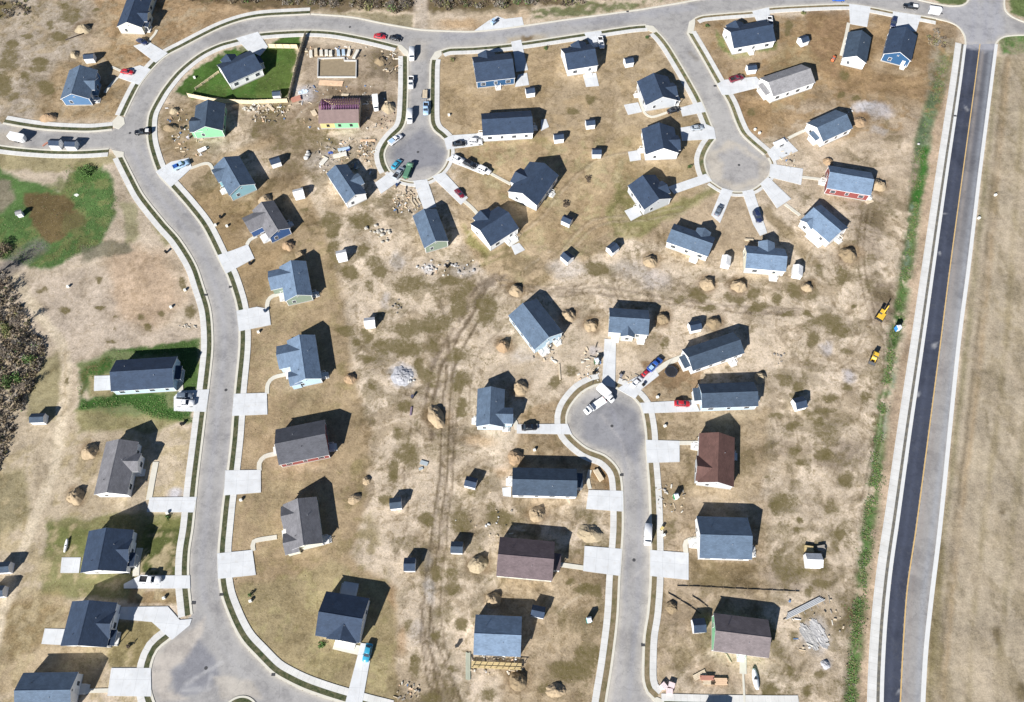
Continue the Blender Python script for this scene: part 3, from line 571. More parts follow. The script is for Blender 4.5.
    # worn soil close around new buildings
    for (cx, cy, rx, ry) in [(270, 232, 22, 14), (240, 196, 12, 6), (284, 300, 16, 6), (290, 386, 16, 6), (304, 466, 28, 5), (300, 552, 22, 6), (692, 256, 28, 10), (810, 240, 20, 8), (840, 198, 20, 4), (764, 275, 24, 4), (640, 110, 14, 6), (660, 160, 20, 6), (728, 414, 30, 5), (715, 492, 26, 4), (545, 503, 34, 5), (520, 588, 30, 6), (745, 662, 30, 6), (880, 62, 8, 10), (904, 70, 16, 5), (80, 104, 18, 5), (130, 38, 12, 4), (336, 196, 14, 12), (418, 246, 10, 10), (490, 90, 20, 4), (578, 76, 20, 4), (750, 55, 22, 3), (536, 352, 14, 6)]:
        B(cx, cy, rx, ry, alb(204, 182, 146), .55, .5, .12)
    g = p.c @ np.array((.3, .5, .2)); p.c = (g[:, None] + (p.c - g[:, None]) * .86) * np.array((1.04, 1.015, 1.03))
    z = -0.03 + 0.03 * fbm(x / 4, y / 4, 3)
    dline = [(g2(*q)[0], g2(*q)[1]) for q in D]
    near = (np.abs(x) < 240) & (y > -60) & (y < 285)
    dd = np.full(len(x), 99.0); dd[near] = seg_dist(dline, x[near], y[near])
    z = z - 0.55 * np.exp(-(dd / 2.2) ** 2)
    me = bpy.data.meshes.new('ground')
    nx, ny = len(xs), len(ys)
    I = np.arange(nx * ny).reshape(ny, nx)
    f = np.stack([I[:-1, :-1], I[:-1, 1:], I[1:, 1:], I[1:, :-1]], -1).reshape(-1, 4)
    me.vertices.add(len(x)); me.vertices.foreach_set('co', np.stack([x, y, z], 1).astype(np.float32).ravel())
    me.loops.add(f.size); me.loops.foreach_set('vertex_index', f.astype(np.int32).ravel())
    me.polygons.add(len(f)); me.polygons.foreach_set('loop_start', np.arange(0, f.size, 4, dtype=np.int32)); me.polygons.foreach_set('loop_total', np.full(len(f), 4, np.int32)); me.update(calc_edges=True)
    p.store(me); me.materials.append(attr_ground('bare_ground', var=0.55))
    me.polygons.foreach_set('use_smooth', [True] * len(me.polygons))
    o = bpy.data.objects.new('ground', me); COL.objects.link(o)
    tag(o, 'pale trampled soil, olive weeds and sown lots', 'ground', kind='structure')
    return D
DITCH = build_ground()

# ------------------------------------------------------------------ roads, kerbs, verges, pavements
def W(pts): return [g2(*q) for q in pts]
M_WALK = concrete('pavement_concrete', (.60, .592, .565), 1.6)
M_DRIVE = concrete('driveway_concrete', (.60, .61, .615), 3.2)
M_LANEKERB = mat('lane_kerb', (.60, .60, .585), .85, .08, .8)
M_KERB = mat('kerb_concrete', alb(226, 221, 206), .85, .1, .8)
M_VGREEN = patchy('verge_turf', alb(64, 76, 50), alb(116, 112, 86), .7, .40, .62)
M_VBROWN = patchy('verge_soil', alb(150, 134, 108), alb(112, 106, 74), .5, .42, .62)
M_VMIX = patchy('verge_thin_turf', alb(96, 104, 70), alb(150, 138, 108), .6, .4, .6)

runs = {}   # name: (pixels, side the lots lie on, kerb width, verge width, walk width, verge material)
def run(name, pts, side=-1, k=.5, v=0, w=0, vm=None): runs[name] = (pts, side, k, v, w, vm)
VG, VB, VM = M_VGREEN, M_VBROWN, M_VMIX
run('top_bare', [(716, -3), (640, 10), (574, 19), (526, 26), (500, 29.5), (471, 32), (425, 30.5), (411, 28.7), (384, 24), (351, 17.5), (311, 14.4)])
run('bend_outer', [(310, 14.4), (256, 18), (223, 27.5), (182, 48), (165.5, 57), (152, 70), (141, 84), (132, 101), (125, 116)], -1, .5, 1.4, 1.7, VG)
run('side_upper', [(112, 130), (88, 132), (50, 130.5), (25, 127.5), (3, 123.6)], -1, .5, 1.4, 1.7, VG)
run('side_lower', [(-40, 137), (0, 145), (25, 148), (56, 150), (85, 150), (109, 148.5)], -1, .5, 1.3, 1.7, VG)
run('curve_outer', [(123, 155), (128, 165), (133.6, 176), (144, 195), (165.5, 222), (180.5, 239), (196, 264), (204, 286.6), (210.6, 308), (213, 330), (213, 352), (209, 389.6), (203, 440), (198, 481), (193.6, 526.5), (190, 550), (189, 570), (189.5, 585), (191, 600), (192.5, 614)], -1, .5, 1.35, 1.75, VG)
run('bulb_west', [(171, 639), (158, 650), (152, 664), (150.5, 676.5), (151, 689), (154, 700), (160, 714)], -1, .5, 1.35, 1.75, VG)
run('curve_inner', [(390, 716), (366, 710), (344, 703.5), (326, 698), (303.6, 690), (286, 681.6), (272, 673), (256, 657), (243, 643), (234.5, 629), (227, 612), (221.4, 596), (218.5, 577), (218, 551), (220, 528), (223, 500), (227, 472.6), (230.8, 440), (232.7, 416), (234.5, 391), (238.5, 352), (239, 331.7), (237.6, 314), (234.5, 299), (227, 276.5), (219.5, 262), (203, 228.6), (187, 207.3), (170.6, 188.5), (158, 174.5), (149.3, 150.7), (146.8, 135.6), (148, 115.6), (156, 99), (164, 86.5), (178, 70), (198, 54), (218, 44), (235.7, 39), (258, 33), (300, 30), (331, 31), (362.5, 36.4), (384, 41.4), (398, 45)], -1, .5, 1.35, 1.7, VG)
run('short_west', [(408.4, 56), (408.4, 88), (407, 118), (403, 129), (395, 137), (388, 146), (385, 154), (386.5, 163), (390, 170)], -1, .5, 1.5, 1.7, VG)
run('short_foot', [(390, 170), (397, 176.5), (405, 180), (416, 181.5), (428, 179), (437, 173.5), (444, 166), (448, 156), (448, 148), (446, 143)], -1, .5, .5, 1.2, VB)
run('short_east', [(444, 140), (440, 136), (433, 130), (429.5, 121), (429.5, 88), (430, 65), (431, 59)], -1, .5, 1.4, 1.7, VG)
run('top_middle', [(441, 50.5), (449, 48), (472, 47), (502, 44.5), (530, 41), (560, 36.5), (600, 30.5), (630, 26), (646, 24.6)], -1, .5, 1.3, 1.7, VG)
run('upper_west', [(657, 31), (663, 37), (671, 47.6), (687.6, 75), (701, 99), (710, 120.5), (714, 130)], -1, .5, 1.4, 1.7, VM)
run('upper_bulb_west', [(716, 139), (709, 149), (705, 160), (707, 171), (711, 180)], -1, .5, 1.5, 1.7, VM)
run('upper_foot', [(711, 181), (722.7, 188.5), (735, 191.5), (750, 190), (760, 184), (768, 176), (771, 166), (768, 158)], -1, .5, .5, 1.1, VB)
run('upper_east', [(764, 155), (750, 143), (741, 134), (735, 122), (727.7, 103), (717.5, 86), (700, 55), (687, 33)], -1, .5, 1.3, 1.7, VM)
run('top_east', [(695, 18), (702, 15.5), (727.7, 13), (752.8, 11), (769, 7.5), (810, 5), (848, 4), (870.5, 7), (896, 12), (921, 15.7), (936, 18.6)], -1, .5, 1.0, 1.7, VB)
run('junction_corner', [(936, 18.6), (950, 22), (959, 27), (965, 36), (966, 45)])
M_VGREY = patchy('verge_mulch', alb(112, 110, 104), alb(140, 134, 120), .8)
run('lane_west', [(966, 45), (960.5, 87), (947.4, 176), (935, 264), (923.5, 346), (911, 432), (899.5, 516), (892, 569), (887, 618), (884.2, 664), (883, 702), (883, 740)], -1, .85, .8, 2.2, M_VGREY)
run('lane_east', [(995, 44), (989.4, 88), (978, 176), (967.5, 264), (956.8, 346), (938.4, 525), (929.4, 599), (924, 650), (921, 702), (920, 740)], 1, 1.0)
run('junction_top', [(972, -6), (966, 4), (955, 6.5), (940, 5), (918, 0), (904, -5)])
run('junction_upper_east', [(1004, -8), (1004.4, 9), (1012.6, 17.5), (1034, 26)], 1)
run('junction_lower_east', [(1034, 35), (1016, 35), (1004, 36.5), (998, 40), (995, 44)], 1)
run('lower_west', [(601, 384.5), (594.7, 386), (582, 393), (571, 406), (567, 417), (568, 428), (573, 436), (587, 447.6), (605, 455), (616, 465), (621, 475), (623, 492), (623.5, 528), (621.7, 557), (620, 578.6), (618, 618), (612.5, 664), (607.5, 695.5), (604, 720)], -1, .5, 1.4, 1.7, VB)
run('lower_east', [(654, 700), (647, 693), (642.8, 681), (642.5, 661.5), (643.8, 635), (647.5, 611.7), (650, 576), (650, 524.5), (648.7, 488.6), (646, 452.7), (645, 429.6), (640, 406.5), (628, 394), (615, 388)], -1, .5, 1.3, 1.7, VB)
run('lower_corner', [(662, 709), (700, 710), (770, 711), (800, 711)], 1, .5, 1.3, 1.7, VG)

CURVES = {k: crom(W(r[0]), 1.2) for k, r in runs.items()}
def strip(c, a, b, side, z):
    """flat band between the offsets a and b outward of a curve, with side walls"""
    t = np.gradient(c, axis=0); t /= np.linalg.norm(t, axis=1)[:, None] + 1e-9
    n = np.stack([-t[:, 1], t[:, 0]], 1) * side
    return c + n * a, c + n * b, z
strips = {}
def add_strip(mname, kind, material, c, a, b, side, z):
    A, B, z = strip(c, a, b, side, z); n = len(c)
    st = strips.setdefault(kind, {'v': [], 'f': [], 'm': [], 'uv': [], 'mats': []})
    if material not in st['mats']: st['mats'].append(material)
    mi = st['mats'].index(material); o = len(st['v'])
    s = np.concatenate([[0], np.cumsum(np.linalg.norm(np.diff(c, axis=0), axis=1))])
    for i in range(n):
        st['v'] += [(A[i][0], A[i][1], -.1), (A[i][0], A[i][1], z), (B[i][0], B[i][1], z), (B[i][0], B[i][1], -.1)]
    for i in range(n - 1):
        p, q = o + 4 * i, o + 4 * i + 4
        for j in range(3):
            st['f'].append((p + j, q + j, q + j + 1, p + j + 1) if side < 0 else (p + j, p + j + 1, q + j + 1, q + j)); st['m'].append(mi)
            u = [(s[i], 0), (s[i + 1], 0), (s[i + 1], b - a), (s[i], b - a)]
            st['uv'] += u if side < 0 else [u[0], u[3], u[2], u[1]]
    for k in (o, o + 4 * (n - 1)):
        st['f'].append((k, k + 1, k + 2, k + 3)); st['m'].append(mi); st['uv'] += [(0, 0)] * 4
for nm, (pts, side, k, v, w, vm) in runs.items():
    c = CURVES[nm]
    add_strip(nm, 'kerb', M_LANEKERB if 'lane' in nm else M_KERB, c, -.12, k, side, .12)
    if v: add_strip(nm, 'verge', vm, c, k, k + v, side, .095)
    if w: add_strip(nm, 'sidewalk', M_WALK, c, k + v, k + v + w, side, .125)
for kind, st in strips.items():
    me = bpy.data.meshes.new(kind); me.from_pydata(st['v'], [], st['f'])
    for q in st['mats']: me.materials.append(q)
    me.polygons.foreach_set('material_index', st['m'])
    uv = me.uv_layers.new(name='UVMap'); uv.data.foreach_set('uv', np.array(st['uv'], np.float32).ravel())
    o = bpy.data.objects.new(kind, me); COL.objects.link(o)
    tag(o, {'kerb': 'pale concrete kerbs edging every street', 'verge': 'narrow turf verges between kerb and pavement', 'sidewalk': 'pale concrete pavements along the streets'}[kind], kind, kind='structure')

def cat(*names):
    return np.concatenate([CURVES[n] for n in names])
POLY_A = np.concatenate([cat('top_bare', 'bend_outer', 'side_upper'), W([(-40, 116)]), cat('side_lower', 'curve_outer', 'bulb_west'), W([(170, 740), (330, 740), (390, 730)]),
    cat('curve_inner', 'short_west', 'short_foot', 'short_east', 'top_middle', 'upper_west', 'upper_bulb_west', 'upper_foot', 'upper_east', 'top_east', 'junction_corner'),
    W([(980, 45)]), CURVES['junction_lower_east'][::-1], CURVES['junction_upper_east'][::-1], W([(1004, -60), (972, -60)]), CURVES['junction_top'], W([(890, -25), (720, -25)])])
POLY_E = np.concatenate([cat('lower_west'), W([(604, 745), (800, 745), (800, 711)]), CURVES['lower_corner'][::-1], cat('lower_east')])
POLY_D = np.concatenate([CURVES['lane_west'], CURVES['lane_east'][::-1]])

def road_sheet(name, poly, base, z, material, paint, step=.6):
    x0, y0 = poly.min(0) - 1; x1, y1 = poly.max(0) + 1
    xs, ys = np.arange(max(x0, -260), min(x1, 260), step), np.arange(max(y0, -60), min(y1, 300), step)
    X, Y = np.meshgrid(xs, ys); x, y = X.ravel(), Y.ravel()
    ins = inside(poly, x, y)
    for dx, dy in ((.5, 0), (-.5, 0), (0, .5), (0, -.5), (.35, .35), (-.35, -.35), (.35, -.35), (-.35, .35)): ins |= inside(poly, x + dx, y + dy)
    I = np.arange(len(x)).reshape(X.shape)
    q = np.stack([I[:-1, :-1], I[:-1, 1:], I[1:, 1:], I[1:, :-1]], -1).reshape(-1, 4)
    q = q[ins[q].all(1)]
    used = np.unique(q); remap = np.full(len(x), -1); remap[used] = np.arange(len(used))
    x, y = x[used], y[used]
    p = Paint(x, y, base); p.w[:] = 0
    paint(p)
    me = bpy.data.meshes.new(name); me.from_pydata(np.stack([x, y, np.full(len(x), z)], 1).tolist(), [], remap[q].tolist())
    p.store(me); me.materials.append(material)
    o = bpy.data.objects.new(name, me); COL.objects.link(o); return o

ROAD = alb(177, 174, 171); NEWTAR = alb(160, 160, 166); CREAM = alb(214, 206, 192)
def edge_dust(p, poly, col, wdt, a):
    d = seg_dist([tuple(q) for q in poly[::2]], p.x, p.y)
    k = np.clip(1 - d / wdt, 0, 1) ** 1.3 * a * np.clip(.4 + p.n * 1.2, 0, 1)
    p.mix(np.arange(len(p.x)), col, k)
def paint_streets(p):
    p.c *= (0.92 + 0.16 * p.n)[:, None]
    edge_dust(p, POLY_A, CREAM, 1.6, .8)
    for nm, off, wd, c, a in (('curve_outer', 3.4, 1.4, alb(170, 170, 176), .4), ('curve_outer', 7.2, 1.4, alb(172, 172, 177), .4), ('curve_inner', 4.6, .9, alb(190, 188, 188), .3)):
        L, Rr, _ = strip(CURVES[nm], -off, -off - .1, runs[nm][1], 0)
        d = seg_dist([tuple(q) for q in L[::3]], p.x, p.y); p.mix(np.arange(len(p.x)), c, np.clip(1 - d / wd, 0, 1) * a)
    # dust washed over the turning circle at the foot of the long street
    p.poly([(186, 630), (206, 618), (192, 660), (172, 668), (168, 690), (190, 700), (160, 705), (150, 680), (154, 655)], alb(202, 193, 182), .9, 5)
    p.poly([(168, 672), (186, 664), (196, 640), (214, 655), (222, 680), (196, 695), (176, 696)], alb(140, 141, 148), .8, 5)
    p.poly([(215, 676), (250, 682), (262, 700), (220, 700)], alb(202, 194, 182), .85, 4)
    for q in [((186, 684), (206, 672)), ((204, 672), (222, 662)), ((182, 690), (200, 690)), ((208, 690), (212, 676))]: p.line(list(q), 3, alb(206, 204, 202), .6, None, 2)
    p.poly([(392, 150), (420, 128), (445, 150), (440, 172), (415, 178), (394, 170)], alb(146, 146, 151), .9, 6)
    p.poly([(410, 170), (440, 168), (430, 182), (408, 182)], alb(204, 198, 190), .6, 4)
    p.poly([(700, 60), (720, 100), (740, 140), (720, 150), (706, 110)], alb(200, 196, 190), .4, 6)
    p.poly([(715, 148), (730, 140), (765, 160), (770, 180), (735, 192), (708, 178), (706, 155)], alb(206, 196, 180), .75, 4)
    p.poly([(720, 152), (735, 148), (758, 160), (758, 178), (738, 184), (722, 178)], alb(176, 174, 174), .75, 5)
    p.line([(690, 52), (697, 60)], 4, alb(140, 132, 120), .6, None, 1.5)
    p.poly([(410, 42), (430, 40), (428, 60), (410, 60)], alb(196, 188, 176), .6, 6); p.poly([(505, 38), (545, 34), (548, 44), (505, 46)], alb(196, 180, 150), .6, 4)
    p.blob(528, 37, 7, 3, alb(122, 100, 66), .8); p.poly([(-40, 125), (20, 128), (20, 146), (-40, 140)], alb(196, 184, 164), .7, 8)
    p.poly([(440, 34), (700, 4), (700, 12), (440, 42)], alb(172, 172, 178), .45, 4)
    p.poly([(940, 8), (1000, 0), (1004, 34), (985, 46), (966, 44), (950, 20)], alb(176, 176, 182), .5, 6)
    for f in (0, 12, 22): p.line([(976 + f, -20), (972 + f, 44)], 4, alb(168, 168, 176), .4, None, 2)
def paint_lower(p):
    p.c *= (0.92 + 0.16 * p.n)[:, None]
    edge_dust(p, POLY_E, CREAM, 2.2, .9)
    p.poly([(585, 415), (600, 398), (632, 408), (642, 440), (636, 460), (610, 450), (580, 440)], alb(150, 150, 154), .85, 6)
    for x0 in (628, 640): p.line([(612, 410), (x0 - 4, 460), (x0 - 1, 540), (x0 - 4, 620), (x0 - 12, 700)], 3.5, alb(166, 166, 172), .45, None, 2)
    p.line([(602, 415), (620, 440), (632, 480)], 2, alb(206, 200, 194), .4, None, 1.5)
    p.line([(620, 590), (640, 572), (650, 560)], 2, alb(206, 200, 194), .5, None, 1.5); p.poly([(612, 664), (624, 600), (630, 640), (620, 702), (606, 702)], alb(200, 194, 186), .4, 4)
def paint_lane(p):
    cl = CURVES['lane_west']; d = np.full(len(p.x), 0.0)
    mid = crom(W([(980, 44), (974.3, 88), (962.4, 176), (950.5, 264), (939.6, 350), (916.6, 525), (907.6, 586), (903.7, 637), (900.4, 702), (899, 740)]), 2)
    # signed side of the centre line
    dm = seg_dist([tuple(q) for q in mid[::2]], p.x, p.y)
    xi = np.interp(p.y, mid[::-1, 1], mid[::-1, 0]); side = np.where(p.x > xi, 1, -1)
    allv = np.arange(len(p.x))
    yfar = np.clip((360 - p.py) / 220, 0, 1)
    east = np.clip(side, 0, 1) * (1 - .72 * yfar)
    p.mix(allv, alb(172, 168, 164), east * .95)
    k = np.clip(1 - np.abs(dm - 4.2) / 1.3, 0, 1); p.mix(allv, alb(176, 182, 190), k * .45 * np.clip(side, 0, 1))
    k = np.clip(1 - np.abs(dm - 1.2) / 1.0, 0, 1); p.mix(allv, alb(168, 158, 150), k * .6 * np.clip(side, 0, 1))
    for off in (2.6, 5.4): p.mix(allv, alb(92, 98, 116), np.clip(1 - np.abs(dm - off) / .9, 0, 1) * .4 * np.clip(-side, 0, 1))
    p.poly([(960, 40), (1000, 40), (996, 50), (962, 48)], alb(172, 172, 178), .9, 4)
    for q in [(942, 216, 5, 2), (938, 252, 2, 2), (936, 345, 2, 3), (966, 108, 2, 2), (925, 290, 2, 2), (918, 395, 2, 2), (905, 460, 3, 3), (893, 548, 2, 2), (896, 690, 2, 2)]: p.blob(*q, alb(190, 190, 192), .6)
    return mid
M_ROAD = attr_ground('street_asphalt', var=.16, rough=.9, weeds=False, cracks=True, bump=.15)
o = road_sheet('road', POLY_A, ROAD, .012, M_ROAD, paint_streets); tag(o, 'pale grey asphalt streets of the subdivision', 'street', kind='structure')
o = road_sheet('road', POLY_E, ROAD, .012, M_ROAD, paint_lower); tag(o, 'pale grey cul-de-sac among the lower houses', 'street', kind='structure')
MID = []
o = road_sheet('road', POLY_D, alb(74, 79, 93), .016, M_ROAD, lambda p: MID.append(paint_lane(p))); tag(o, 'dark two-lane asphalt road with a yellow centre line', 'road', kind='structure')
M_YEL = mat('yellow_road_paint', alb(220, 186, 128), .7, .2, 2.0)
b = MB()
for off in (0.0,):
    A, B, _ = strip(MID[0], off - .17, off + .17, 1, 0)
    for i in range(len(A) - 1):
        b.add([(*A[i], .022), (*A[i + 1], .022), (*B[i + 1], .022), (*B[i], .022)], [(3, 2, 1, 0)])
tag(b.build('road_marking', M_YEL), 'yellow centre line down the two-lane road', 'road marking', kind='structure')

# ------------------------------------------------------------------ slabs: driveways, garden paths, patios, corner ramps
SLAB = [0]
def slab(name, pts, h=.15, material=None, label=None):
    SLAB[0] += 1
    z = h + .0015 * (SLAB[0] % 12)
    P = [g2(*q) for q in pts]; n = len(P)
    a = sum(P[i][0] * P[(i + 1) % n][1] - P[(i + 1) % n][0] * P[i][1] for i in range(n))
    if a < 0: P = P[::-1]
    me = bpy.data.meshes.new(name)
    vs = [(p[0], p[1], -.1) for p in P] + [(p[0], p[1], z) for p in P]
    fs = [tuple(range(n, 2 * n))] + [(i, (i + 1) % n, n + (i + 1) % n, n + i) for i in range(n)]
    me.from_pydata(vs, [], fs)
    e = P[1] - P[0]; e = e / (np.linalg.norm(e) + 1e-9); f = np.array((-e[1], e[0]))
    uv = me.uv_layers.new(name='UVMap')
    for lp in me.loops:
        v = np.array(me.vertices[lp.vertex_index].co[:2]) - P[0]
        uv.data[lp.index].uv = (float(v @ e), float(v @ f))
    me.materials.append(material or M_DRIVE)
    o = bpy.data.objects.new(name, me); COL.objects.link(o)
    return tag(o, label, name.replace('_', ' '), kind='structure')
def path(pts, w=1.2, name='footpath', h=.13, material=None):
    c = crom(W(pts), 1.0); A, B, _ = strip(c, -w / 2, w / 2, 1, 0)
    SLAB[0] += 1; z = h + .0015 * (SLAB[0] % 12)
    b = MB(); n = len(c)
    for i in range(n - 1):
        b.add([(*A[i], z), (*B[i], z), (*B[i + 1], z), (*A[i + 1], z)], [(3, 2, 1, 0)])
        b.add([(*A[i], -.1), (*A[i], z), (*A[i + 1], z), (*A[i + 1], -.1)], [(0, 1, 2, 3)]); b.add([(*B[i], -.1), (*B[i], z), (*B[i + 1], z), (*B[i + 1], -.1)], [(3, 2, 1, 0)])
    o = b.build(name, material or M_KERB); return tag(o, None, name.replace('_', ' '), kind='structure')

DRIVES = [
 [(133.6, 46), (149, 42), (168, 53.5), (156, 63)], [(118, 77.5), (122, 71), (140, 65.5), (151, 69.5), (139, 85)], [(236, 38.5), (258, 32), (268, 47), (260, 56), (247, 50)],
 [(156, 172), (171, 162), (189, 158), (192, 168), (171, 187.5)], [(217.5, 255.5), (234, 250), (248, 244.5), (254.5, 258.5), (226, 274)], [(236.5, 311), (257, 307), (269, 309), (271, 325), (239, 331.5)],
 [(234, 394), (267, 393), (267.5, 414.5), (232, 416)], [(225.5, 470.5), (261, 470), (261, 492.5), (224, 495.5)], [(217.5, 553.5), (252.5, 550), (256, 575), (218, 579)], [(361, 643), (373, 644.5), (362, 705), (345, 704)],
 [(174, 397), (180, 391), (209.5, 389.5), (206, 412), (174, 411)], [(147, 512), (150, 497.5), (197, 497), (194, 512.5)], [(124, 584), (140, 575.5), (190, 575.5), (190.5, 588.5), (124, 588.5)], [(118, 607), (168, 606.5), (180, 620), (192, 619), (190, 625), (172, 640), (152, 622), (118, 619)],
 [(111.5, 668), (151, 668), (151.5, 696.5), (107.5, 696)], [(511, 42), (521, 40), (528, 70), (516, 72), (514, 56)], [(584, 33), (601, 31), (605, 46), (592, 48)], [(680, 108), (701, 102), (706, 112), (682.5, 116.5)],
 [(680, 128), (705, 124), (714, 128), (716, 139), (682, 141)], [(444, 139), (452, 135.5), (482, 133.5), (483, 145), (455, 148.5), (447, 150)], [(446, 160), (454, 154), (489, 169), (484, 175)], [(432, 177), (444, 172), (468, 198), (461, 205)],
 [(413, 181), (427, 179.5), (436.5, 207), (424, 210)], [(375, 183), (391, 171.5), (401, 180), (381, 194)], [(668, 187), (706, 174), (712, 181), (674, 194)], [(722, 188), (733, 191), (720, 223), (711, 215)], [(742, 191.5), (753, 189.5), (767, 233), (760, 236), (753, 224)],
 [(760, 184), (768, 177), (791, 199), (777, 208.5)], [(770.5, 164), (803, 169), (801, 185), (769, 177)], [(767, 152), (784, 137), (798, 151), (773, 162)], [(717, 84), (725, 80), (756, 77), (763, 84), (757, 88), (729, 95), (722, 95)], [(752, 11.5), (769, 7.5), (771, 24), (757, 22)],
 [(849, 4), (870.5, 7), (867, 27), (850, 24)], [(893, 11.5), (921, 16), (916, 32), (890, 28)], [(604.5, 339), (616, 340), (615, 388), (602, 385)], [(617, 389), (634, 378), (655, 369.5), (659, 375.5), (642, 389), (635, 399)], [(640, 403), (694, 400), (700, 411.5), (643.5, 413.5)],
 [(645.8, 440), (679.5, 441), (679.5, 462), (647, 463)], [(650, 550), (688.5, 553), (688.5, 580), (650, 576)], [(584.6, 546), (622, 549), (620, 576), (583, 571)], [(588.5, 490), (623, 491), (623.3, 511.7), (586, 509)], [(516.7, 424.5), (567.5, 424), (572, 434.5), (516.7, 433.5)],
]
for d in DRIVES: slab('driveway', d)
for pts, w in [([(149, 41), (155, 34), (157, 30)], 1.0), ([(118, 77.5), (110, 86), (105, 93)], 1.1), ([(112, 67), (121, 71)], .9), ([(190, 168.5), (208, 163.5), (214.5, 174)], 1.1), ([(247, 245), (250, 240), (257, 236)], 1.2), ([(267, 309), (268, 301), (273, 296), (281, 294)], 1.3), ([(267, 394), (268, 384), (274, 377.5), (286, 374.5)], 1.2),
        ([(259.5, 471), (259.5, 463), (265, 456.5), (277, 453.5)], 1.3), ([(253.5, 551), (254, 541.5), (277, 537)], 1.2), ([(334, 644.5), (346, 647.5), (360, 650.5)], 2.2), ([(181, 370), (180, 380), (180.5, 391)], 1.7), ([(156, 462), (152.5, 480), (149, 500)], 1.6), ([(140, 548), (137, 562), (136, 576)], 1.7), ([(85, 691), (109, 690.5)], 1.0),
        ([(464, 201), (472, 208), (480, 217)], 1.2), ([(487, 171.5), (498, 177.5), (511, 184.5)], 1.0), ([(638, 93), (644, 112), (652, 117), (672, 111)], .9), ([(788, 138.5), (797, 134), (808, 129)], 1.1), ([(801, 177), (813, 178.5), (826, 180)], 1.1), ([(785, 204), (800, 215.5)], 1.1), ([(757, 87), (763, 95), (771, 103)], 1.0), ([(848.5, 23), (846, 36), (841, 56)], 1.2), ([(656, 371.5), (668, 363), (684, 356.5)], 1.6),
        ([(679, 443), (698, 443)], 1.2), ([(686, 554), (686, 542), (699, 538.5)], 1.3), ([(559, 564.5), (584, 568)], 1.2), ([(504, 417), (514, 420), (517, 430)], 1.3), ([(743, 655), (743, 674)], 1.7), ([(743, 674), (744.5, 702)], .5), ([(590, 489), (588, 480), (590, 470)], 1.0)]:
    path(pts, w)
for q in [[(94.5, 376), (112, 375.5), (112, 390), (94, 391)], [(62, 557.5), (81, 557.5), (79, 573), (60.5, 573)], [(45, 628.5), (65, 629), (61, 645), (41.5, 644)], [(583, 75), (596, 73), (599, 86), (586, 87)], [(624, 105), (638, 102.5), (642, 112), (628, 115)], [(628, 152), (640, 150), (641, 160), (630, 161.5)], [(624.5, 211), (636, 206), (642, 215), (631, 221)], [(518, 75), (527, 73), (529, 85), (515, 87)],
        [(511, 246), (519, 243), (525, 250), (515, 255)], [(541, 120), (546, 119), (549, 127), (541, 131)], [(502, 488), (511, 487), (511, 497), (503, 496)]]:
    slab('patio', q, .11)
slab('concrete_slab', [(474, 31), (488, 21), (497, 16), (505, 19), (522, 17), (524, 26)], .06, None)
for q in [[(113, 127), (112, 122), (118.5, 115), (124, 118), (125, 124), (119, 129.5)], [(112, 150), (114, 154), (117, 158), (124, 157), (124, 152)], [(397, 44), (399, 49), (405, 56), (409, 57), (408, 51), (402, 45.5)], [(430, 60), (437, 60), (442, 55), (441, 50), (435, 52)], [(645, 25), (646, 30), (654, 33), (658, 31), (653, 26)], [(687, 33), (693, 34), (695, 24), (695, 18), (689, 22)], [(652, 699), (657, 697), (664, 700), (664, 706), (657, 706)]]:
    slab('kerb_ramp', q, .10, M_KERB)
# planted island in the turning circle
def island():
    c = G(240, 716); b = MB(); n = 40
    ring = lambda r, z: [(c.x + r * math.cos(2 * math.pi * i / n), c.y + r * math.sin(2 * math.pi * i / n), z) for i in range(n)]
    b.loft([ring(4.6, -.1), ring(4.6, .14), ring(4.1, .15)], 0, False)
    b.add(ring(4.1, .15), [tuple(range(n))], 1)
    tag(b.build('traffic_island', [M_KERB, M_VGREEN]), 'round grassed island in the turning circle', 'traffic island', kind='structure')
island()
# ------------------------------------------------------------------ houses
ROOFS = {
 'navy': (.032, .051, .088), 'slate': (.088, .126, .180), 'blue': (.140, .196, .275), 'steel': (.046, .068, .100), 'charcoal': (.085, .087, .100), 'grey': (.165, .162, .172), 'light': (.25, .245, .25), 'white': (.74, .74, .74), 'brown': (.115, .062, .052), 'mauve': (.125, .095, .100), 'taupe': (.165, .140, .142)}
WALLS = {'white': (.80, .80, .79), 'cream': (.68, .66, .52), 'blue': (.085, .17, .30), 'paleblue': (.42, .56, .66), 'teal': (.24, .42, .47), 'navy': (.045, .10, .24), 'red': (.23, .065, .06), 'sage': (.21, .26, .20), 'grey': (.46, .48, .50), 'wrap': (.22, .48, .28), 'bright': (.028, .085, .18)}
def roofm(k): return shingle('shingles_' + k, ROOFS[k])
def wallm(k): return siding('siding_' + k, WALLS[k])
M_TRIM = mat('white_trim', (.80, .80, .79), .55, .06, 1.5)
M_GLASS = mat('window_glass', (.03, .04, .055), .12, .1, 1.0, spec=.6)
M_FOUND = mat('foundation_block', (.36, .35, .33), .9, .15, 1.0, 8, .3)
M_PIPE = mat('vent_metal', (.45, .46, .48), .5, .1, 2.0, metal=.4)
M_DARK = mat('dark_plastic', (.025, .026, .03), .5, .1, 2.0)
M_DOOR = {k: mat('door_' + k, c, .5, .06) for k, c in {'red': (.3, .05, .05), 'white': (.7, .7, .68), 'dark': (.05, .05, .06), 'blue': (.08, .14, .26)}.items()}
M_WOOD = mat('new_timber', (.58, .44, .27), .8, .2, .8, 6.0)
M_GREYWOOD = mat('weathered_timber', (.30, .27, .23), .85, .2, .8, 6.0)
M_CONC = mat('stoop_concrete', (.62, .61, .58), .85, .1)
PITCH, ZW, OH = .5, 3.45, .4
HG = 'houses of the new subdivision'

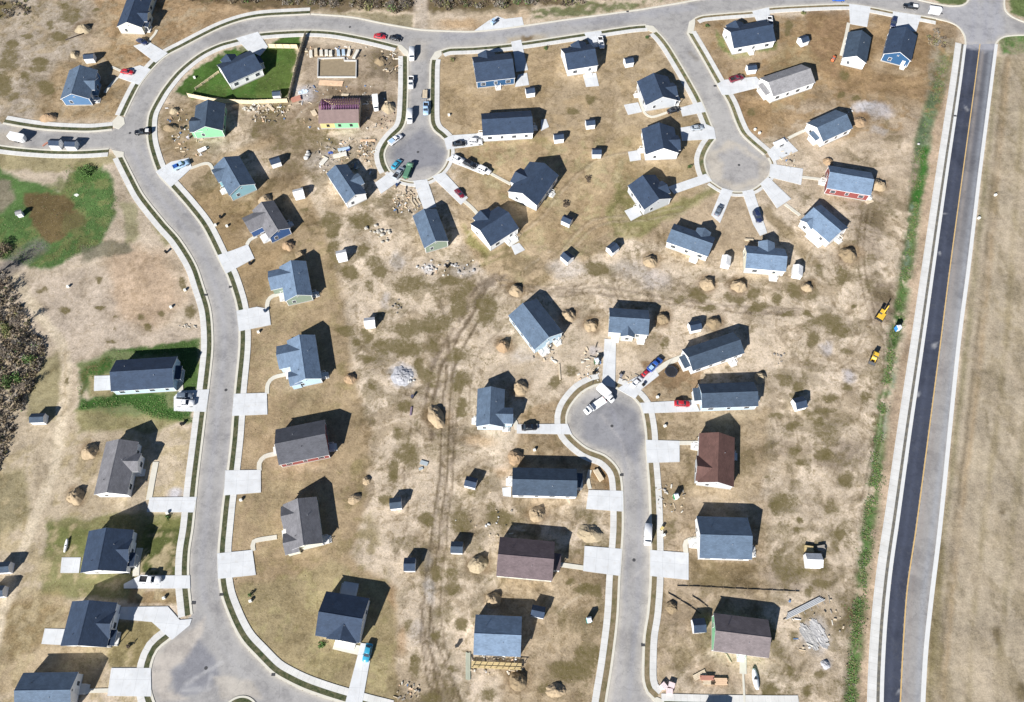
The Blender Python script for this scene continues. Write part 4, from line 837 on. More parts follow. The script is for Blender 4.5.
def wall_box(b, x0, x1, y0, y1, z0, zw, gables='x', m=0):
    """closed wall shell with gable tips at both x ends"""
    yc, zr = (y0 + y1) / 2, zw + (y1 - y0) / 2 * PITCH
    v = [(x, y, z) for x in (x0, x1) for (y, z) in ((y0, z0), (y1, z0), (y1, zw), (yc, zr), (y0, zw))]
    return b.add(v, [(0, 1, 2, 3, 4), (9, 8, 7, 6, 5), (0, 4, 9, 5), (1, 6, 7, 2)], m)

def gable_roof(b, x0, x1, half, zr, t=.16, pitch=PITCH, mt=0, me=1):
    """two slopes with thickness along x; shingles on top, trim on the edges"""
    ze = zr - half * pitch
    prof = [(-half, ze), (0, zr), (half, ze), (half, ze - t), (0, zr - t), (-half, ze - t)]
    v = [(x, y, z) for x in (x0, x1) for (y, z) in prof]
    b.add(v, [(0, 6, 7, 1), (1, 7, 8, 2)], mt)
    return b.add(v, [(2, 8, 9, 3), (3, 9, 10, 4), (4, 10, 11, 5), (5, 11, 6, 0), (0, 1, 4, 5), (1, 2, 3, 4), (6, 11, 10, 7), (7, 10, 9, 8)], me)

def rot_add(dst, src, fn):
    o = len(dst.v); dst.v += [fn(p) for p in src.v]
    for q, m in zip(src.f, src.m): dst.f.append(tuple(o + i for i in q)); dst.m.append(m)

def opening(root, name, x, y, z, w, h, face, mats, door=False):
    """framed window or door standing 3 cm proud of the wall; face: outward direction '+x' '-x' '+y' '-y'"""
    b = MB(); fr = .09
    if door:
        b.box(-w / 2 - fr, w / 2 + fr, 0, .05, 0, h + fr, 0); b.box(-w / 2, w / 2, .05, .075, .03, h, 1)
    else:
        b.box(-w / 2 - fr, w / 2 + fr, 0, .05, -fr, h + fr, 0); b.box(-w / 2, w / 2, .05, .065, 0, h / 2 - .025, 1); b.box(-w / 2, w / 2, .05, .065, h / 2 + .025, h, 1)
    an = {'+y': 0, '-y': math.pi, '+x': -math.pi / 2, '-x': math.pi / 2}[face]
    o = b.build(name, mats, root); o.location = (x, y, z); o.rotation_euler = (0, 0, an)
    if door:
        k = MB().tube((w / 2 - .1, .075, 1.0), (w / 2 - .1, .13, 1.0), .035, n=6).build('handle', M_PIPE, o)
    return o

def stoop(root, x, y, w, d, face, h=.45, steps=2, rail=True, mt=None):
    """landing with steps and railing, outward along face"""
    b = MB(); b.box(-w / 2, w / 2, 0, d, 0, h, 0)
    for i in range(steps): b.box(-w / 2 + .1, w / 2 - .1, d + .3 * i, d + .3 * i + .3, 0, h * (steps - i) / (steps + 1), 0)
    an = {'+y': 0, '-y': math.pi, '+x': -math.pi / 2, '-x': math.pi / 2}[face]
    o = b.build('stoop', mt or M_CONC, root); o.location = (x, y, 0); o.rotation_euler = (0, 0, an)
    if rail:
        for sx in (-1, 1):
            r = MB()
            for yy in (.1, d - .1): r.box(sx * (w / 2 - .06) - .05, sx * (w / 2 - .06) + .05, yy - .05, yy + .05, h, h + 1.0)
            r.box(sx * (w / 2 - .06) - .045, sx * (w / 2 - .06) + .045, .15, d - .15, h + .88, h + .98)
            r.build('railing', M_TRIM, o)
    return o

def porch(root, x, y, w, d, face, roof, zt=2.75):
    """small roofed porch on posts"""
    an = {'+y': 0, '-y': math.pi, '+x': -math.pi / 2, '-x': math.pi / 2}[face]
    b = MB(); b.box(-w / 2, w / 2, 0, d, 0, .4)
    o = b.build('porch', M_CONC, root); o.location = (x, y, 0); o.rotation_euler = (0, 0, an)
    for sx in (-1, 1): MB().box(sx * (w / 2 - .15) - .08, sx * (w / 2 - .15) + .08, d - .25, d - .09, .4, zt - .05).build('post', M_TRIM, o)
    r = MB(); r.add([(-w / 2 - .2, -.05, zt + .45), (w / 2 + .2, -.05, zt + .45), (w / 2 + .2, d + .2, zt), (-w / 2 - .2, d + .2, zt), (-w / 2 - .2, -.05, zt + .3), (w / 2 + .2, -.05, zt + .3), (w / 2 + .2, d + .2, zt - .15), (-w / 2 - .2, d + .2, zt - .15)],
                    [(0, 3, 2, 1)], 0)
    r.add(r.v[:8], [(4, 5, 6, 7), (3, 7, 6, 2), (0, 4, 7, 3), (1, 2, 6, 5)], 1)
    r.build('porch_roof', [roof, M_TRIM], o)
    return o

def fit(c, z):
    """four roof-corner pixels -> centre, heading, length, width on plane z"""
    A, B, C, D = [np.array(G(*q, z)[:2]) for q in c]
    u = (B - A) + (C - D); u /= np.linalg.norm(u); v = np.array((-u[1], u[0]))
    s = 1 if ((D - A) + (C - B)) @ v > 0 else -1
    cen = (A + B + C + D) / 4
    L = abs(((B - A) + (C - D)) @ u) / 2; Wd = abs(((D - A) + (C - B)) @ v) / 2
    return cen, math.atan2(u[1], u[0]), L, Wd, s

HOUSES = []
def house(c, roof, wall, label, crosses=(), front=None, extras=(), vents=((.12, -.2), (-.25, .22)), door='white', zw=ZW, group=HG, wallb=None):
    """c: pixels of the roof corners A,B,C,D with the ridge parallel to AB; side -1 is AB, +1 is CD"""
    cen, rz, L, Wd, sg = fit(c, zw - OH * PITCH)
    root = empty('house', (cen[0], cen[1], 0), rz, label, 'house', group)
    rm, wm = roofm(roof), wallm(wall)
    x1, y1 = L / 2 - .32, Wd / 2 - OH
    zr = zw + y1 * PITCH; half = Wd / 2
    MB().box(-x1 - .03, x1 + .03, -y1 - .03, y1 + .03, -.1, .38).build('foundation', M_FOUND, root)
    b = MB(); wall_box(b, -x1, x1, -y1, y1, .2, zw); wo = b.build('wall', wm, root)
    for sx in (-1, 1):
        for sy in (-1, 1): MB().box(sx * x1 - .07, sx * x1 + .07, sy * y1 - .07, sy * y1 + .07, .36, zw - .2).build('corner_trim', M_TRIM, wo)
    b = MB(); gable_roof(b, -L / 2, L / 2, half, zr + .17)
    ro = b.build('roof', [rm, M_TRIM], root)
    b = MB()
    b.add([(-L / 2 - .01, -.16, zr + .11), (L / 2 + .01, -.16, zr + .11), (L / 2 + .01, 0, zr + .195), (-L / 2 - .01, 0, zr + .195), (L / 2 + .01, .16, zr + .11), (-L / 2 - .01, .16, zr + .11)], [(0, 1, 2, 3), (3, 2, 4, 5)])
    b.build('ridge_cap', rm, ro)
    for (vx, vy) in vents:
        z = zr + .17 - abs(vy * Wd) * PITCH
        MB().tube((vx * L, vy * Wd, z - .05), (vx * L, vy * Wd, z + .38), .07, n=8).build('vent_pipe', M_PIPE if (vx * 7) % 1 > .4 else M_DARK, ro)
    busy = []
    for cr in crosses:
        side, uc, w, p = cr[:4]
        side *= sg; uc *= L
        rm2 = rm
        zc = zw + w / 2 * PITCH
        yin = max(0.0, (zr - zc) / PITCH) if zc < zr else 0
        f = (lambda q, s=side, u0=uc: (u0 - s * q[1], s * q[0], q[2]))   # local x of the wing points outward
        wing = MB(); wall_box(wing, yin + .3, y1 + p + (.02 if p < .05 else 0), -w / 2, w / 2, .2, zw)
        o = MB(); rot_add(o, wing, f); o.build('gable_wall', wm, root)
        g = MB(); gable_roof(g, yin, y1 + p + OH - .02, w / 2 + .38, zc + .17 + .004)
        o = MB(); rot_add(o, g, f); o.build('gable_roof', [rm2, M_TRIM], root)
        if p > .6:
            MB().box(uc - w / 2 - .03, uc + w / 2 + .03, min(side * (y1 - .1), side * (y1 + p + .03)), max(side * (y1 - .1), side * (y1 + p + .03)), -.1, .38).build('foundation', M_FOUND, root)
        opening(root, 'window', uc, side * (y1 + max(p, .02)), 1.15, min(1.5, w * .3), 1.2, '+y' if side > 0 else '-y', [M_TRIM, M_GLASS])
        busy.append((side, uc - w / 2 - .6, uc + w / 2 + .6))
    # door and windows
    fr = front or (-1, .1)
    fs = fr[0]
    if fs in (-1, 1):
        dx, fs2 = fr[1] * L, fs * sg
        opening(root, 'door', dx, fs2 * y1, .42, .95, 2.05, '+y' if fs2 > 0 else '-y', [M_TRIM, M_DOOR[door]], True); busy.append((fs2, dx - 1.0, dx + 1.0))
    else:
        opening(root, 'door', (x1 if fs == 'B' else -x1), fr[1] * Wd, .42, .95, 2.05, '+x' if fs == 'B' else '-x', [M_TRIM, M_DOOR[door]], True)
    for sy in (-1, 1):
        n = max(2, int(L / 4.2))
        for i in range(n):
            x = -x1 + (i + .5) * 2 * x1 / n
            if any(s == sy and a < x < e for s, a, e in busy): continue
            opening(root, 'window', x, sy * y1, 1.15, 1.0 if i % 2 else 1.5, 1.25, '+y' if sy > 0 else '-y', [M_TRIM, M_GLASS])
    for sx in (-1, 1):
        for yy in (.2,):
            opening(root, 'window', sx * x1, yy * Wd, 1.15, 1.0, 1.25, '+x' if sx > 0 else '-x', [M_TRIM, M_GLASS])
        v = MB(); v.box(-.3, .3, 0, .05, 0, .5, 0); v.box(-.22, .22, .05, .07, .06, .44, 1)
        g = v.build('gable_vent', [M_TRIM, M_DARK], root); g.location = (sx * x1, 0, zw + .35); g.rotation_euler = (0, 0, -sx * math.pi / 2)
    for e in extras:
        k = e[0]
        if k in ('stoop', 'porch'):
            face, pos, w, d = e[1:5]
            if face in (-1, 1):
                s = face * sg; a = (pos * L, s * y1, w, d, '+y' if s > 0 else '-y')
            else: a = ((x1 if face == 'B' else -x1), pos * Wd * sg, w, d, '+x' if face == 'B' else '-x')
            if k == 'stoop': stoop(root, *a)
            else: porch(root, *a, rm)
    HOUSES.append(root)
    return root

S, Pk = 'stoop', 'porch'
house([(117.5, 26), (131, -12), (155, -8), (141.5, 29.5)], 'navy', 'cream', 'navy-roofed cream house cut by the top edge above a parked dark car', [(1, -.2, 5.0, 1.2)], (1, -.36), [(Pk, 1, -.36, 3, 1.8)])
house([(60.6, 98), (70.5, 68), (97, 73), (89.4, 101)], 'slate', 'blue', 'slate-roofed blue house beside the red car near the street junction', [(1, .02, 5.2, 1.0)], (1, -.3), [(S, 1, -.32, 2.4, 1.6)])
house([(230.5, 83.5), (264, 69), (249, 51), (215.5, 66)], 'navy', 'white', 'dark-roofed white house on the fenced bright green lawn', [(1, -.12, 5.0, 1.4)], (1, .22), [(Pk, 'B', .0, 3.6, 2.0)])
house([(192, 133), (196.5, 106), (225, 104), (223.7, 131)], 'steel', 'wrap', 'unfinished house wrapped in bright green sheathing', [(-1, -.2, 6.0, 1.0)], (-1, .25))
house([(230, 198), (214, 168), (238.6, 155.5), (255, 182.5)], 'slate', 'teal', 'blue-grey house with teal gable behind the blue pickup drive', [(-1, .22, 5.5, 1.0)], (-1, -.1), [(S, -1, -.1, 2.4, 1.6)])
house([(268, 240), (254, 211), (272, 200.4), (291.6, 227.3)], 'grey', 'navy', 'grey-roofed house with a deep blue gable end', [(-1, .16, 6.0, 4.1)], (-1, -.25), [(S, -1, -.25, 3.4, 1.8), (S, 1, -.2, 2.0, 1.6)])
house([(285, 301.5), (279, 266), (306.4, 262.3), (312.5, 296)], 'blue', 'sage', 'blue-roofed house with sage gable and curved path to its drive', [(-1, .17, 6.4, 3.6)], (-1, -.22), [(S, -1, -.2, 3.0, 1.8), (S, 1, -.34, 2.0, 1.5)])
house([(293.5, 385), (286, 341), (316, 335), (321, 379)], 'blue', 'paleblue', 'blue-roofed house with pale blue gable and a step-fronted corner wing', [(-1, .16, 7.0, 3.2), (-1, -.36, 4.0, .8)], (-1, -.12), [(S, -1, -.14, 3.0, 2.0), (S, 1, -.34, 2.2, 1.5)])
house([(278.5, 465), (330, 455.5), (324.5, 419.5), (276, 430)], 'charcoal', 'red', 'charcoal-roofed house with a thin red wall strip under its lower eave', [], ('A', .1), [(S, 'A', .05, 2.4, 1.6), (S, 'B', -.2, 2.4, 1.6)], ((.0, -.18), (-.15, .2)))
house([(289.5, 550), (281.5, 503.5), (318, 498), (322, 544.7)], 'grey', 'cream', 'two-tone grey house with pale sage gable above the yellow lawn', [(-1, .22, 5.5, .6), (-1, -.34, 5.0, .9)], (-1, -.05), [(S, -1, -.06, 2.6, 1.6), (S, 1, -.38, 2.2, 1.6)])
house([(315, 636), (360, 643), (369, 598.5), (326.6, 591)], 'navy', 'white', 'navy-roofed house with a blue-shaded rear deck and teal car', [(-1, .1, 7.0, .3)], (-1, -.2), [(S, -1, .15, 5.0, 1.4), (S, 1, -.05, 4.2, 3.4)])
house([(112.5, 391.5), (175, 388), (176.5, 356.5), (115, 360.5)], 'navy', 'paleblue', 'long navy-roofed house ringed by dense green turf', [], ('B', -.1), [(Pk, 'B', .0, 4.0, 1.6)], ((-.3, .2), (.2, -.15)))
house([(94.4, 494), (106.4, 441), (139, 443), (127, 496)], 'grey', 'white', 'grey-roofed white house between two dirt mounds and a corner path', [(1, .1, 4.6, 1.6)], (1, -.05), [(S, 1, -.02, 2.2, 1.8)])
house([(80, 572), (89.6, 531), (133.5, 530), (126.5, 573)], 'navy', 'white', 'navy-roofed house beside a mown dark green front lawn', [(1, 0, 5.4, .3)], (1, -.2), [(Pk, 1, -.2, 3.2, 1.6)])
house([(61.3, 645.5), (72, 601), (118, 603), (106.3, 648)], 'navy', 'white', 'dark-roofed house with a dormer gable and an angled funnel drive', [(1, 0, 6.0, .3)], (1, -.25), [(Pk, 1, -.28, 3.4, 1.6)])
house([(17, 710), (73, 709), (77, 672), (21.3, 672.7)], 'slate', 'white', 'slate-blue roofed house cut by the bottom edge beside a square drive', [], ('B', .0), [(S, 'B', .05, 2.4, 1.6)])
house([(476, 82.5), (514.5, 78.5), (511, 53), (472, 57.5)], 'navy', 'bright', 'navy-roofed house with a bright blue wall at the corner of the short cul-de-sac', [(1, -.12, 5.4, 1.2)], (1, .25), [(S, -1, .05, 2.0, 1.4)])
house([(567, 70.6), (597, 66), (592, 44), (561, 49)], 'navy', 'white', 'small navy-roofed white house with a square back patio and white car', [(1, .1, 5.0, 1.3)], (1, -.3), [(S, -1, .2, 2.0, 1.4)])
house([(646, 107.5), (637.5, 83.5), (667, 75), (677, 99)], 'navy', 'grey', 'navy-roofed house with a pale grey gable behind a dark parked car', [(1, -.05, 5.6, .9)], (1, -.36), [(S, -1, .2, 2.0, 1.4), (Pk, 1, -.36, 2.6, 1.6)])
house([(645.5, 155.5), (641.5, 130), (674, 127), (679, 153)], 'navy', 'white', 'navy-roofed white house beside the silver car on a double drive', [(1, -.1, 5.8, .8)], (1, .3), [(S, -1, -.1, 2.0, 1.4)])
house([(482.7, 136), (533, 133.6), (531.4, 110.5), (481, 114)], 'navy', 'white', 'long navy-roofed white house facing the car-filled drive', [], ('A', -.2), [(S, 'A', -.2, 2.6, 1.6), (S, 'B', .0, 2.4, 1.6)], ((.05, -.15), (.3, .2)))
house([(538, 205), (559.5, 174.5), (529, 163), (506.5, 193)], 'navy', 'white', 'diagonal navy-roofed house with dark planters along its lower eave', [(1, .0, 6.0, 1.4)], (1, -.35), [(S, -1, .1, 2.2, 1.5)])
house([(490, 247), (518.5, 229), (499, 206), (470.5, 224)], 'navy', 'white', 'diagonal navy-roofed house at the end of the dark red car path', [(1, -.05, 5.6, 1.4)], (1, -.35), [(S, -1, .2, 4.0, 1.8)])
house([(645, 211), (628.5, 188), (654, 173), (671, 198)], 'navy', 'grey', 'navy-roofed pale house on patchy green turf beside the upper turning circle', [(1, -.05, 4.8, .8)], (1, .32), [(S, -1, -.2, 2.2, 1.5)])
house([(666, 242), (707, 257), (716, 238), (674, 224)], 'slate', 'cream', 'slate-roofed cream house with a six-sided roof bay', [(1, .2, 4.0, 1.4)], (1, -.1), [(S, -1, .22, 2.6, 1.6)])
house([(743.6, 268), (784.5, 272), (786, 249), (746, 246)], 'blue', 'cream', 'blue-roofed pale house directly below the upper turning circle', [(1, .05, 4.4, 2.0)], (1, -.3), [(S, -1, .25, 2.6, 1.6)])
house([(771, 98), (814, 83), (802.5, 64.5), (761.5, 77.5)], 'light', 'white', 'light grey roofed house, the palest roof in the subdivision', [], ('A', .0), [(Pk, 'A', .0, 5.0, 1.8)], ((.1, -.2), (-.2, .2)))
house([(820, 143), (852.5, 129), (836, 109.5), (809, 122.5)], 'slate', 'white', 'slate-roofed white house beside the orange dug pit', [], ('A', -.1), [(Pk, 'A', -.1, 3.4, 1.6)])
house([(825, 188), (868.5, 196), (873.5, 173), (829, 166)], 'blue', 'red', 'blue-roofed house with a broad red wall under white trim', [], ('A', .0), [(S, 'A', .0, 2.2, 1.5), (S, 'B', -.3, 2.2, 1.4)])
house([(801, 218), (829, 244), (848, 227), (821, 206)], 'blue', 'white', 'diagonal blue-roofed house with a long white side deck', [(-1, -.3, 4.0, .8)], ('A', .0), [(S, -1, .12, 6.0, 1.4), (S, 'B', .1, 2.0, 1.4)])
house([(882.5, 55), (889.5, 30), (917, 35), (911.5, 61)], 'navy', 'bright', 'navy-roofed house with a vivid blue gable near the road junction', [], ('A', -.28), [(S, 'A', .32, 1.8, 1.0)])
house([(841.7, 59), (848, 34), (871, 36), (866.8, 63)], 'steel', 'white', 'steel-roofed house with a blank white gable on brown earth', [], (-1, .3), [])
house([(733, 49), (774.5, 41.5), (766, 20.5), (724, 28)], 'navy', 'white', 'navy-roofed white house with a green strip under its eave', [(1, -.22, 6.0, 1.0)], (1, .1), [(S, -1, -.05, 2.0, 1.3)])
house([(508, 316), (535, 351), (562.5, 332), (537, 299)], 'slate', 'paleblue', 'large diagonal slate-roofed house beside two dirt mounds', [], ('B', .0), [(S, 'B', -.2, 3.0, 1.8), (S, 'B', .28, 2.0, 1.4)])
house([(608.3, 332), (648, 336), (649, 310), (609, 308.5)], 'slate', 'cream', 'slate-roofed house with a small porch gable over a straight concrete path', [(-1, -.02, 3.6, 1.2)], (-1, -.3), [(S, -1, -.3, 2.4, 1.4), (S, -1, .34, 2.4, 1.4)])
house([(690, 372), (743, 354), (734.5, 331.5), (684, 349)], 'steel', 'white', 'tilted steel-roofed house above the black trampoline', [], ('A', .05), [(Pk, 'A', .0, 3.6, 1.7), (S, -1, .3, 2.2, 1.5)])
house([(702, 408.5), (758, 406.5), (754, 382), (698, 384)], 'steel', 'paleblue', 'steel-roofed house behind the bright red car', [], ('A', -.2), [(Pk, 'A', .1, 3.6, 1.8), (S, 'B', .0, 2.0, 1.6)])
house([(695, 485), (701, 435), (732.5, 436), (736, 485)], 'brown', 'grey', 'house with the only red-brown roof', [(-1, -.22, 6.6, .6)], (-1, .3), [(S, -1, .3, 2.2, 1.4), (S, 1, .2, 2.4, 1.4)])
house([(699, 558.5), (751.5, 559.5), (748, 518), (696.5, 516)], 'slate', 'white', 'blue-roofed white house above the black silt fence line', [], ('A', -.1), [(S, 'A', -.1, 2.4, 1.6), (S, 'B', -.25, 3.0, 1.8)])
house([(712.5, 651), (768, 658), (769, 620), (714, 613)], 'taupe', 'wrap', 'grey-roofed unfinished house with green sheathing and a plank walk', [], (-1, .05), [(S, -1, .05, 2.0, 1.2)])
house([(511.5, 495.5), (576.5, 497), (577, 469), (513, 467.5)], 'steel', 'white', 'long steel-roofed white house casting shade over the pavement bend', [], ('B', .0), [(Pk, 'B', .1, 3.8, 1.8), (S, 'A', .1, 2.4, 1.5)])
house([(496, 576), (549, 581), (558, 542), (500, 537)], 'mauve', 'cream', 'house with the mauve-brown roof among the dirt mounds', [], ('B', .0), [(Pk, 'B', .0, 4.0, 2.0)])
house([(474, 655), (521, 657), (521.5, 616.5), (475, 614.5)], 'blue', 'white', 'bright blue roofed house with yellow timber scaffold along its front', [], (-1, -.2), [])
house([(476, 427), (477.5, 388.5), (505, 390), (503.7, 427)], 'slate', 'paleblue', 'small slate-roofed house with a black car on its single drive', [(1, -.2, 4.2, 2.6)], (1, -.42), [(S, 1, -.42, 2.2, 1.6), (S, -1, -.25, 2.2, 1.3)])
house([(346, 204), (326.6, 174), (346.6, 164), (366.7, 193.5)], 'slate', 'white', 'diagonal slate-roofed white house beside heaped building debris', [(1, -.05, 4.2, 1.4)], (1, -.34), [])
house([(424.6, 248.5), (411.5, 214.5), (437.5, 211), (448.4, 241.6)], 'slate', 'sage', 'two-tone blue house with a sage gable near the scattered boulders', [], ('B', .0), [(S, 'B', .05, 2.4, 1.6)])

# scaffold decking of the house with yellow timber
def scaffold():
    root = HOUSES[42]; me = root
    b = MB(); y = -6.6
    for i in range(9): b.box(-6.2 + i * 1.5, -6.05 + i * 1.5, y - 1.0, y - .88, 0, 2.2); b.box(-6.2 + i * 1.5, -6.1 + i * 1.5, y - 1.0, y + .6, .55, .7)
    for k in range(5): b.box(-6.3, 6.2, y - 1.0 + k * .32, y - .72 + k * .32, .7, .76)
    b.box(-6.3, 6.2, y - 1.02, y - .94, 1.2, 1.32); b.box(-6.3, 6.2, y - 1.02, y - .94, 2.1, 2.24)
    b.build('scaffold_deck', mat('yellow_timber', (.50, .39, .20), .8, .2), root)
scaffold()

# ---- house still being framed: walls wrapped, one slope sheathed, purple trusses bare on the other
def framed_house():
    cen, rz, L, Wd, sg = fit([(321, 124), (362, 123), (358, 98), (319, 98.5)], 2.95)
    root = empty('house', (cen[0], cen[1], 0), rz, 'half-built house with bare purple roof trusses and a brown sheathed slope', 'house', HG)
    x1, y1 = L / 2 - .3, Wd / 2 - .4; zw = 3.15; zr = zw + y1 * PITCH
    MB().box(-x1 - .03, x1 + .03, -y1 - .03, y1 + .03, -.1, .4).build('foundation', M_FOUND, root)
    wrap, yel = siding('siding_wrap', WALLS['wrap']), siding('yellow_sheathing', (.50, .43, .20))
    b = MB(); b.box(-x1, -x1 + .15, -y1, y1, .3, zw, 2); b.box(x1 - .15, x1, -y1, y1, .3, zw, 2); b.box(-x1 + .15, x1 - .15, y1 - .15, y1, .3, zw, 2)
    b.box(-x1 + .15, -x1 * .25, -y1, -y1 + .15, .3, zw, 1); b.box(-x1 * .25, x1 - .15, -y1, -y1 + .15, .3, zw, 0)
    b.build('wall', [wrap, yel, M_WOOD], root)
    osb = mat('roof_sheathing', (.20, .145, .135), .9, .18, .7, 5)
    s = MB(); h = Wd / 2; ze = zr - h * PITCH
    q = -h * .27; zq = zr + q * PITCH
    s.add([(-L / 2, -h, ze + .2), (L / 2, -h, ze + .2), (L / 2, q, zq + .19), (-L / 2, q, zq + .19), (-L / 2, -h, ze + .12), (L / 2, -h, ze + .12), (L / 2, q, zq + .11), (-L / 2, q, zq + .11)], [(0, 1, 2, 3), (4, 7, 6, 5), (0, 4, 5, 1), (1, 5, 6, 2), (2, 6, 7, 3), (3, 7, 4, 0)])
    s.build('roof', osb, root)
    pur = mat('purple_truss', (.34, .16, .30), .85, .2, 1.0)  # one purple tone for all the bare trusses
    n = 17
    for i in range(n):
        x = -x1 + i * 2 * x1 / (n - 1); t = MB()
        def beam(a, c):
            a, c = Vector(a), Vector(c); d = (c - a).normalized(); q = Vector((0, -d.z, d.y)) * .1; w = Vector((.045, 0, 0))
            t.add([a - w - q, a + w - q, a + w + q, a - w + q, c - w - q, c + w - q, c + w + q, c - w + q], [(0, 1, 2, 3), (7, 6, 5, 4), (0, 4, 5, 1), (1, 5, 6, 2), (2, 6, 7, 3), (3, 7, 4, 0)])
        beam((x, 0, zr), (x, h, ze + .05)); beam((x, 0, zr - .1), (x, -h + .1, ze)); beam((x, -y1, zw + .06), (x, y1, zw + .06)); beam((x, 0, zw), (x, 0, zr)); beam((x, y1 * .5, zw), (x, 0, zr - .2)); beam((x, y1 * .5, zw + .05), (x, y1 * .5, zw + y1 * .25))
        t.build('truss', pur, root)
    for k in range(3):
        o = MB().box(-.5, .5, 0, .06, 0, 1.2).build('window_opening', M_DARK, root); o.location = (-x1 * .6 + k * x1 * .6, -y1, 1.0); o.rotation_euler = (0, 0, math.pi)
framed_house()

# ---- block foundation without a house yet
def foundation():
    pts = [(318, 59), (345, 58), (345, 61), (357, 61), (356.6, 78), (317.5, 78)]
    P = [g2(*q) for q in pts]; c = sum(P) / 6
    root = empty('house_foundation', (c[0], c[1], 0), 0, 'open rectangular block foundation waiting for its house', 'foundation')
    Q = [p - c for p in P]; t = .32
    def inset(Q, d):
        out = []
        for i in range(len(Q)):
            a, b, e = Q[i - 1], Q[i], Q[(i + 1) % len(Q)]
            u, v = (b - a) / np.linalg.norm(b - a), (e - b) / np.linalg.norm(e - b)
            nu, nv = np.array((u[1], -u[0])), np.array((v[1], -v[0]))
            out.append(b + (nu + nv) / (1 + nu @ nv) * d)
        return out
    ar = sum(Q[i][0] * Q[(i + 1) % 6][1] - Q[(i + 1) % 6][0] * Q[i][1] for i in range(6))
    I = inset(Q, -t if ar > 0 else t); b = MB(); n = 6
    v = [(*q, -.1) for q in Q] + [(*q, .6) for q in Q] + [(*q, .6) for q in I] + [(*q, -.1) for q in I]
    for i in range(n):
        j = (i + 1) % n
        for k in range(3): b.add([v[k * n + i], v[k * n + j], v[(k + 1) * n + j], v[(k + 1) * n + i]], [(0, 1, 2, 3)])
    b.build('block_wall', mat('pale_block', (.48, .475, .455), .9, .15, 1.5, 8), root)
    f = MB(); f.prism([tuple(q) for q in I], -.05, .05); f.build('earth_floor', mat('earth_floor', alb(160, 144, 118), .95, .2, .8, 5, .4), root)
foundation()
# ------------------------------------------------------------------ garden sheds
M_SHEDW = siding('shed_siding', (.80, .80, .80))
def shed(px, py, ang, L, Wd, roof, label, zw=2.15, wall=None, group='small white sheds behind the houses'):
    c = G(px, py, 1.3); rz = heading(px, py, ang, 1.3)
    root = empty('shed', (c.x, c.y, 0), rz, label, 'shed', group)
    rm = roofm(roof); wm = wall or M_SHEDW
    x1, y1 = L / 2, Wd / 2; zr = zw + y1 * .55
    b = MB(); yc = 0
    v = [(x, y, z) for x in (-x1, x1) for (y, z) in ((-y1, .1), (y1, .1), (y1, zw), (0, zr), (-y1, zw))]
    b.add(v, [(0, 1, 2, 3, 4), (9, 8, 7, 6, 5), (0, 4, 9, 5), (1, 6, 7, 2)]); b.build('wall', wm, root)
    r = MB(); gable_roof(r, -x1 - .12, x1 + .12, y1 + .15, zr + .1, .09, .55); r.build('roof', [rm, M_TRIM], root)
    sk = MB(); sk.box(-x1 + .05, x1 - .05, -y1 + .05, -y1 + .2, -.05, .12); sk.box(-x1 + .05, x1 - .05, y1 - .2, y1 - .05, -.05, .12); sk.build('skid', M_GREYWOOD, root)
    d = MB(); d.box(-.75, .75, 0, .04, 0, 1.75, 0); d.box(-.02, .02, .04, .055, 0, 1.75, 1); d.box(.12, .16, .04, .09, .8, .95, 1)
    o = d.build('door', [M_TRIM, M_DARK], root); o.location = (0, -y1, .16); o.rotation_euler = (0, 0, math.pi)
    return root
